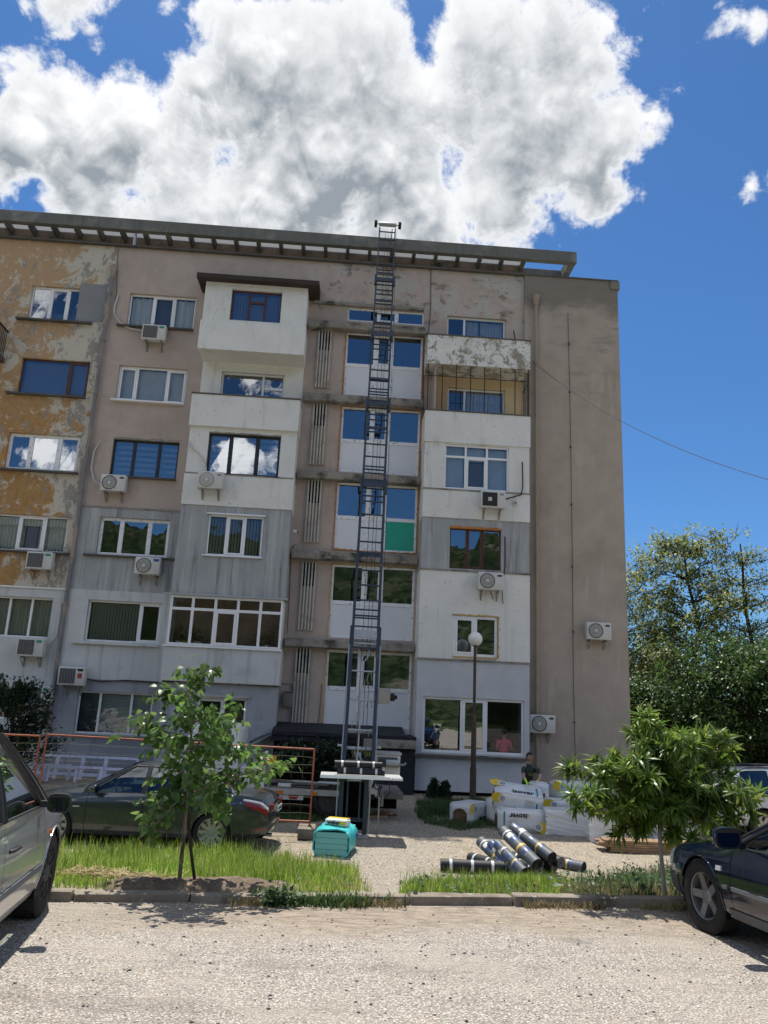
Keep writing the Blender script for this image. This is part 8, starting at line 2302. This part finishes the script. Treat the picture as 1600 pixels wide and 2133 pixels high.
# soil heap and straw round the left tree
b = MB(); rows = []
for i in range(28):
    rows.append([])
    for j in range(70):
        x = MS[0] - 1.2 + 2.7 * j / 69; y = kerb_y(x) + .12 + 2.2 * i / 27
        d = math.hypot((x - MS[0] - .15) / 1.12, (y - 8.75) / (1.15 if y > 8.75 else 1.35)); e = max(0, 1 - d * d)
        e *= min(1, max(0, (y - kerb_y(x) - .14) / .2)); h = .07 * min(1, e * 2) + (.035 * mnoise.noise(Vector((x * 9, y * 9, 1))) + .03 * abs(mnoise.noise(Vector((x * 21, y * 21, 2))))) * min(1, e * 3) - (.05 if e == 0 else 0)
        rows[-1].append((x, y, zyard(x, y) + h))
b.grid(rows); tag(b.build('soil', M_soil, smooth=True), kind='structure')
rr = random.Random(77); b = MB()
for i in range(420):
    x = MS[0] - .85 + rr.gauss(0, .28); y = 8.7 + rr.gauss(.02, .3)
    if y < kerb_y(x) + .16: continue
    a = rr.uniform(0, 6.28); L = rr.uniform(.06, .2); z = zyard(x, y) + rr.uniform(.08, .12)
    b.tube([(x, y, z), (x + math.cos(a) * L, y + math.sin(a) * L, z + rr.uniform(-.03, .05))], .0022, 3, cap=False)
tag(b.build('straw', pmat('straw', (.48, .38, .19), rough=.8, var=.2)), kind='stuff')
# pebbles and crumbs on road and yard
ico = bmesh.new(); bmesh.ops.create_icosphere(ico, subdivisions=1, radius=1.0); iv = np.array([v.co[:] for v in ico.verts]); if_ = np.array([[v.index for v in f.verts] for f in ico.faces]); ico.free()
def stones(name, n, xf, size, mat, zf):
    V, F = [], []
    for i in range(n):
        x, y = xf(); s = size * rr.uniform(.5, 1.5); k = np.array([s * rr.uniform(.8, 1.4), s * rr.uniform(.8, 1.4), s * rr.uniform(.4, .8)]); a = rr.uniform(0, 6.28); c_, s_ = math.cos(a), math.sin(a)
        v = iv * k * (1 + .25 * NR.uniform(-1, 1, (len(iv), 1))); v = np.column_stack([v[:, 0] * c_ - v[:, 1] * s_, v[:, 0] * s_ + v[:, 1] * c_, v[:, 2]]); V.append(v + np.array([x, y, zf(x, y)])); F.append(if_ + i * len(iv))
    return tag(mesh_np(name, np.concatenate(V), np.concatenate(F), mat), kind='stuff')
def road_xy():
    x = rr.uniform(-4, 4); return x, min(kerb_y(x) - .05, rr.uniform(4.2, 7.9))
stones('pebbles', 2600, road_xy, .0065, pmat('pale_pebble', (.62, .58, .52), rough=.85, var=.25), lambda x, y: .001)
stones('pebbles', 500, road_xy, .008, pmat('dark_pebble', (.10, .095, .09), rough=.85, var=.3), lambda x, y: .002)
def yard_xy(): return rr.uniform(-4, 8.5), rr.uniform(12.2, 19.5)
stones('pebbles', 2200, yard_xy, .017, pmat('yard_pebble', (.46, .41, .34), rough=.9, var=.3), lambda x, y: zyard(x, y) + .002)
# ------------------------------------------------------------------ people
M_skin = pmat('skin', (0.40, 0.23, 0.16), rough=0.55, spec=0.35, var=0.06)
M_shirt = pmat('dark_olive_shirt', (0.045, 0.052, 0.045), rough=0.9, var=0.15, bump=(22, .6, .01))
M_trous = pmat('black_trousers', (0.012, 0.013, 0.02), rough=0.9, var=0.2, bump=(16, .6, .012))
M_glove = pmat('neon_yellow_glove', (0.42, 0.75, 0.06), rough=0.7, var=0.08)
M_hair = pmat('dark_hair', (0.012, 0.010, 0.009), rough=0.6, var=0.2, bump=(60, .8, .006))
M_pink = pmat('pink_shirt', (0.90, 0.14, 0.24), rough=0.85, var=0.08, bump=(20, .6, .01))
M_eye = pmat('eye_dark', (0.02, 0.015, 0.012), rough=0.3, var=0)
M_shoe = pmat('work_boot', (0.05, 0.04, 0.032), rough=0.8, var=0.2)
def skin_mesh(chains, root, mats, assign, subdiv=2):
    """chains: lists of (point, radius) sharing named joints -> one smooth surface"""
    bm = bmesh.new(); idx = {}; rad = []; verts = []
    def vert(key, p, r):
        if key in idx: return idx[key]
        v = bm.verts.new(p); idx[key] = len(verts); verts.append(v); rad.append(r); return idx[key]
    for ch in chains:
        prev = None
        for (key, p, r) in ch:
            i = vert(key, p, r)
            if prev is not None and bm.edges.get((verts[prev], verts[i])) is None: bm.edges.new((verts[prev], verts[i]))
            prev = i
    me = bpy.data.meshes.new('figure'); bm.to_mesh(me); bm.free()
    o = bpy.data.objects.new('figure', me); COL.objects.link(o)
    m = o.modifiers.new('s', 'SKIN'); m.use_smooth_shade = True; m.branch_smoothing = .6
    sv = me.skin_vertices[0].data
    for i, r in enumerate(rad): sv[i].radius = r if isinstance(r, tuple) else (r, r); sv[i].use_root = False
    sv[idx[root]].use_root = True
    s = o.modifiers.new('u', 'SUBSURF'); s.levels = subdiv; s.render_levels = subdiv
    dg = bpy.context.evaluated_depsgraph_get(); out = bpy.data.meshes.new_from_object(o.evaluated_get(dg))
    bpy.data.objects.remove(o); bpy.data.meshes.remove(me)
    out.materials.clear()
    for k in mats: out.materials.append(k)
    for f in out.polygons: f.material_index = assign(f.center); f.use_smooth = True
    return out
def head(parent, c, yaw, pitch, hair=True, scale=1.0):
    """head with nose, ears, brows, eyes, mouth; faces -y before turning"""
    M_ = Matrix.Translation(c) @ Matrix.Rotation(yaw, 4, 'Z') @ Matrix.Rotation(pitch, 4, 'X') @ Matrix.Scale(scale, 4)
    bm = bmesh.new(); bmesh.ops.create_uvsphere(bm, u_segments=32, v_segments=24, radius=1.0)
    for v in bm.verts:
        x, y, z = v.co
        k = 1.0 if z > 0 else 1 - .30 * (-z) ** 1.4
        X_, Y_, Z_ = x * .076 * k, y * .098 * (1.0 if z > -.2 else 1 - .14 * (-z - .2)), z * .118
        if y < -.5: Y_ *= .96
        # nose, brow, eye sockets, lips, chin
        nx, nz = X_ / .016, (Z_ + .012) / .026
        if y < 0:
            Y_ -= .024 * math.exp(-nx * nx - nz * nz * (1 if nz < 0 else .45))
            Y_ -= .006 * math.exp(-((Z_ - .032) / .010) ** 2) * math.exp(-(X_ / .05) ** 4)
            for s in (-1, 1): Y_ += .010 * math.exp(-((X_ - s * .030) / .014) ** 2 - ((Z_ - .014) / .012) ** 2)
            Y_ -= .005 * math.exp(-((Z_ + .056) / .009) ** 2 - (X_ / .024) ** 2)
            Y_ -= .010 * math.exp(-((Z_ + .098) / .018) ** 2 - (X_ / .026) ** 2)
        v.co = Vector((X_, Y_, Z_))
    me = bpy.data.meshes.new('head'); bm.transform(M_); bm.to_mesh(me); bm.free(); me.materials.append(M_skin); me.polygons.foreach_set('use_smooth', [True] * len(me.polygons))
    o = bpy.data.objects.new('head', me); COL.objects.link(o); o.parent = parent
    for s in (-1, 1):
        b = MB(); b.lathe([(.001, .006), (.018, .004), (.024, -.004), (.012, -.01)], 12, M_ @ Matrix.Translation((s * .078, .008, .0)) @ Matrix.Rotation(s * R(80), 4, 'Y') @ Matrix.Diagonal((1.3, .8, 1, 1))); b.build('ear', M_skin, o, world=False, smooth=True)
        b = MB(); b.lathe([(.001, .009), (.008, .006), (.010, 0)], 10, M_ @ Matrix.Translation((s * .030, -.080, .014)) @ Matrix.Rotation(R(90), 4, 'X')); b.build('eye', M_eye, o, world=False, smooth=True)
        b = MB(); b.tube([M_ @ Vector((s * .014, -.094, .031)), M_ @ Vector((s * .032, -.092, .036)), M_ @ Vector((s * .05, -.08, .029))], .0045, 6); b.build('eyebrow', M_hair, o, world=False, smooth=True)
    b = MB(); b.tube([M_ @ Vector((-.024, -.086, -.056)), M_ @ Vector((0, -.093, -.055)), M_ @ Vector((.024, -.086, -.056))], .004, 6); b.build('mouth', pmat('lips', (.28, .11, .09), rough=.5, var=0), o, world=False, smooth=True)
    if hair:
        bm = bmesh.new(); bmesh.ops.create_uvsphere(bm, u_segments=32, v_segments=20, radius=1.0)
        rm = []
        for v in bm.verts:
            x, y, z = v.co; lim = .42 if y < -.35 else (-.02 if y < .1 else -.55)
            if z < lim - .08: rm.append(v)
            n = 1 + .03 * mnoise.noise(Vector((x * 7, y * 7, z * 7)))
            v.co = Vector((x * .082 * n, y * .104 * n + .003, z * .127 * n + .002))
        bmesh.ops.delete(bm, geom=rm, context='VERTS'); bm.transform(M_); me = bpy.data.meshes.new('hair'); bm.to_mesh(me); bm.free(); me.materials.append(M_hair); me.polygons.foreach_set('use_smooth', [True] * len(me.polygons))
        h = bpy.data.objects.new('hair', me); COL.objects.link(h); h.parent = o
    return o
def hand_chains(pre, wrist, palm_dir, side_dir, nrm, s=1.0, curl=.6):
    """palm and five fingers rooted in the palm; nrm points out of the back of the hand"""
    pd, sd, nn = Vector(palm_dir).normalized(), Vector(side_dir).normalized(), Vector(nrm).normalized()
    w = Vector(wrist); chs = [[(pre + 'w', w, .027 * s), (pre + 'p', w + pd * .05 * s, (.036 * s, .024 * s)), (pre + 'k', w + pd * .085 * s, (.040 * s, .020 * s))]]
    for i, (off, L) in enumerate(((-.033, .062), (-.011, .074), (.011, .070), (.032, .054))):
        k = w + pd * .088 * s + sd * off * s; a = k; ch = [(pre + 'k', w + pd * .085 * s, .03 * s)]
        d = pd.copy()
        for j, f in enumerate((.45, .32, .25)):
            d = (d * math.cos(curl * (.5 + .3 * j)) - nn * math.sin(curl * (.5 + .3 * j))).normalized(); a = a + d * L * f * s * 1.15; ch.append((pre + 'f%d%d' % (i, j), a, (.0105 - .001 * j) * s))
        chs.append(ch)
    a = w + pd * .03 * s - sd * .02 * s; chs.append([(pre + 'p', w, 0), (pre + 't0', a - sd * .028 * s + pd * .012 * s, .012 * s), (pre + 't1', a - sd * .042 * s + pd * .045 * s - nn * .01 * s, .0105 * s), (pre + 't2', a - sd * .040 * s + pd * .068 * s - nn * .022 * s, .009 * s)])
    return chs
# --- the worker bending over the standing pack
wy = 21.3
wh = P(1101, 1578, wy)          # head
wz = zgnd(0, wy)
per = thing('person', 'man in dark olive t-shirt and neon yellow gloves bending over a white pack', 'person', (P(1092, 1660, wy).x, wy, wz))
o0 = Vector(per.location)
def wp(px, py, y): return P(px, py, y) - o0
hd = wp(1103, 1577, 21.15)
neck = hd + Vector((-.01, .05, -.13)); chest = wp(1105, 1612, 21.25); pel = wp(1091, 1643, 21.55); waist = chest.lerp(pel, .55)
shl = wp(1090, 1599, 21.25); shr = wp(1121, 1602, 21.2)
ell = wp(1091, 1619, 21.1); elr = wp(1126, 1620, 21.05); wrl = wp(1096, 1628, 20.88); wrr = wp(1117, 1630, 20.85)
kl_ = Vector((pel.x - .12, pel.y - .28, .48)); kr_ = Vector((pel.x + .16, pel.y - .12, .47)); al = Vector((kl_.x - .02, kl_.y + .12, .09)); ar = Vector((kr_.x + .03, kr_.y + .2, .09))
sd_ = Vector((1, 0, 0))
ch = [[('pel', pel, (.15, .12)), ('waist', waist, (.15, .115)), ('chest', chest, (.175, .125)), ('neckb', chest.lerp(neck, .65) , (.085, .075)), ('neck', neck, .056), ('headb', hd + Vector((0, .02, -.05)), .05)],
      [('chest', chest, 0), ('shl', shl, .068), ('uall', shl.lerp(ell, .5), .054), ('ell', ell, .044), ('fal', ell.lerp(wrl, .5), .040), ('lw', wrl, .029)],
      [('chest', chest, 0), ('shr', shr, .068), ('uarr', shr.lerp(elr, .5), .054), ('elr', elr, .044), ('far', elr.lerp(wrr, .5), .040), ('rw', wrr, .029)],
      [('pel', pel, 0), ('hl', pel + Vector((-.10, -.02, -.07)), .105), ('tl', (pel + Vector((-.1, 0, 0))).lerp(kl_, .55), .085), ('knl', kl_, .062), ('cl', kl_.lerp(al, .35), .06), ('anl', al, .045), ('tol', al + Vector((-.02, -.16, -.045)), (.045, .035))],
      [('pel', pel, 0), ('hr', pel + Vector((.10, -.02, -.07)), .105), ('tr', (pel + Vector((.1, 0, 0))).lerp(kr_, .55), .085), ('knr', kr_, .062), ('cr', kr_.lerp(ar, .35), .06), ('anr', ar, .045), ('tor', ar + Vector((.04, -.16, -.045)), (.045, .035))]]
ch += hand_chains('l', wrl, (.25, -.5, -.8), (-.9, .2, -.3), (-.2, -.8, .5), 1.1, .35)[0:]
ch += hand_chains('r', wrr, (-.3, -.7, -.55), (.9, -.3, -.1), (.1, -.6, .8), 1.1, .7)[0:]
def which(c):
    c = Vector(c)
    for w_, e_ in ((wrl, ell), (wrr, elr)):
        if (c - w_).dot((w_ - e_).normalized()) > -.05 and (c - w_).length < .30: return 3
    for s_, e_, w_ in ((shl, ell, wrl), (shr, elr, wrr)):
        m = s_.lerp(e_, .62)
        if min((c - e_.lerp(w_, t)).length for t in (0, .25, .5, .75, 1)) < .075 and (c - m).dot((e_ - s_).normalized()) > .0: return 0
        if (c - m).dot((e_ - s_).normalized()) > 0 and (c - m).length < .14: return 0
    if c.z > neck.z - .05 and (c - neck).length < .2: return 0
    if c.z < .10: return 4
    if (c - pel).dot((chest - pel).normalized()) < .03 : return 2
    return 1
me = skin_mesh(ch, 'pel', [M_skin, M_shirt, M_trous, M_glove, M_shoe], which)
o = bpy.data.objects.new('body', me); COL.objects.link(o); o.parent = per
head(per, hd, R(24), R(8))
Mx = frame_M(chest + Vector((.0, -.155, .0)), (1, 0, 0), (0, .25, 1))
lettering('lettering', 'CLUB', .085, Mx, pmat('olive_print', (.13, .13, .03), var=0), per, .003)
# --- the person in pink behind the ground floor window
px_ = P(1049, 1556, 24.23)
per = thing('person', 'person in a bright pink t-shirt behind the wide ground floor window, seen from the back', 'person', (px_.x, 24.23, zr0 - 1.05))
c0 = px_ - Vector(per.location); c0 = Vector((0, 0, c0.z))
sh = c0 + Vector((0, 0, .19)); pel = c0 + Vector((0, .02, -.30)); waist = c0 + Vector((0, .0, -.12))
nk = sh + Vector((0, -.02, .10)); hd = nk + Vector((0, -.03, .15))
shl = sh + Vector((-.17, 0, .0)); shr = sh + Vector((.17, 0, .0)); ell = shl + Vector((-.06, -.08, -.27)); elr = shr + Vector((.07, -.06, -.27)); wrl = ell + Vector((.07, .22, .02)); wrr = elr + Vector((-.05, .22, .04))
ch = [[('pel', pel, (.15, .115)), ('waist', waist, (.145, .105)), ('chest', c0 + Vector((0, 0, .07)), (.165, .12)), ('nb', sh + Vector((0, 0, .05)), .075), ('neck', nk, .052), ('hb', hd + Vector((0, 0, -.05)), .05)]]
for s, a, e, w in (('l', shl, ell, wrl), ('r', shr, elr, wrr)):
    ch.append([('chest', c0, 0), (s + 's', a, .066), (s + 'u', a.lerp(e, .5), .053), (s + 'e', e, .042), (s + 'f', e.lerp(w, .5), .038), (s + 'w', w, .028)])
    ch += hand_chains(s, w, (0, 1, -.1), (1, 0, 0), (0, 0, 1), 1.0, .5)
ch.append([('pel', pel, 0), ('hl', pel + Vector((-.1, 0, -.12)), .10), ('kl', pel + Vector((-.11, -.02, -.5)), .065), ('al', pel + Vector((-.11, .03, -.9)), .045), ('fl', pel + Vector((-.11, .17, -.93)), .04)])
ch.append([('pel', pel, 0), ('hr', pel + Vector((.1, 0, -.12)), .10), ('kr', pel + Vector((.11, -.02, -.5)), .065), ('ar', pel + Vector((.11, .03, -.9)), .045), ('fr', pel + Vector((.11, .17, -.93)), .04)])
def which2(c):
    c = Vector(c)
    if c.z < pel.z + .02: return 2
    if (c - nk).length < .11 and c.z > nk.z - .03: return 0
    for a, e in ((shl, ell), (shr, elr)):
        if abs(c.x) > .15 and (c - a.lerp(e, .7)).dot((e - a).normalized()) > 0: return 0
    return 1
me = skin_mesh(ch, 'pel', [M_skin, M_pink, M_trous], which2)
o = bpy.data.objects.new('body', me); COL.objects.link(o); o.parent = per
head(per, hd, R(180), R(-14))
# flower pots behind the glazed balcony
rr = random.Random(40)
for i, (px, m) in enumerate(((372, 'w'), (384, 'y'), (396, 'w'), (408, 'w'), (415, 'w'), (540, 'p'), (556, 'w'), (568, 'p'))):
    c = P(px, 1336, YB + .2); t = thing('flower_pot', 'potted red flower behind the balcony glazing, %s' % ['leftmost white one', 'yellow one', 'white one right of the yellow pot', 'left one of a close white pair', 'right one of a close white pair', 'reddish one by the fourth post', 'white one between two reddish pots', 'reddish one at the right end'][i], 'flower pot', (c.x, YB + .2, z1g + .01), group='flower pots behind the glazed balcony')
    b = MB(); b.lathe([(.001, 0), (.055, 0), (.07, .11), (.078, .11), (.078, .13), (.06, .13), (.001, .115)], 16); b.build('pot', {'w': M_pvc, 'y': M_py, 'p': pmat('terracotta', (.32, .13, .08), var=.1)}[m], t, world=False, smooth=True)
    pts = [Vector((rr.gauss(0, .09), rr.gauss(0, .06), .16 + abs(rr.gauss(0, .22)))) for _ in range(30)]
    p, d, u, s = leaf_cloud(pts, .06, [Vector((rr.uniform(-1, 1), rr.uniform(-1, 1), .4)) for _ in pts], 130, .03, .1); tag(scatter('leaves', p, d, u, s, 'small', L_weed, t), kind='stuff')
    p, d, u, s = leaf_cloud(pts, .04, [Vector((rr.uniform(-1, 1), rr.uniform(-1, 1), .4)) for _ in pts], 40, .04, .1); tag(scatter('blossom', p, d, u, s, 'broad', leaf_mat('blossom', [(.55, .05, .06), (.6, .2, .25), (.6, .35, .3)], .2) if 'blossom' not in MATS else MATS['blossom'], t), kind='stuff')
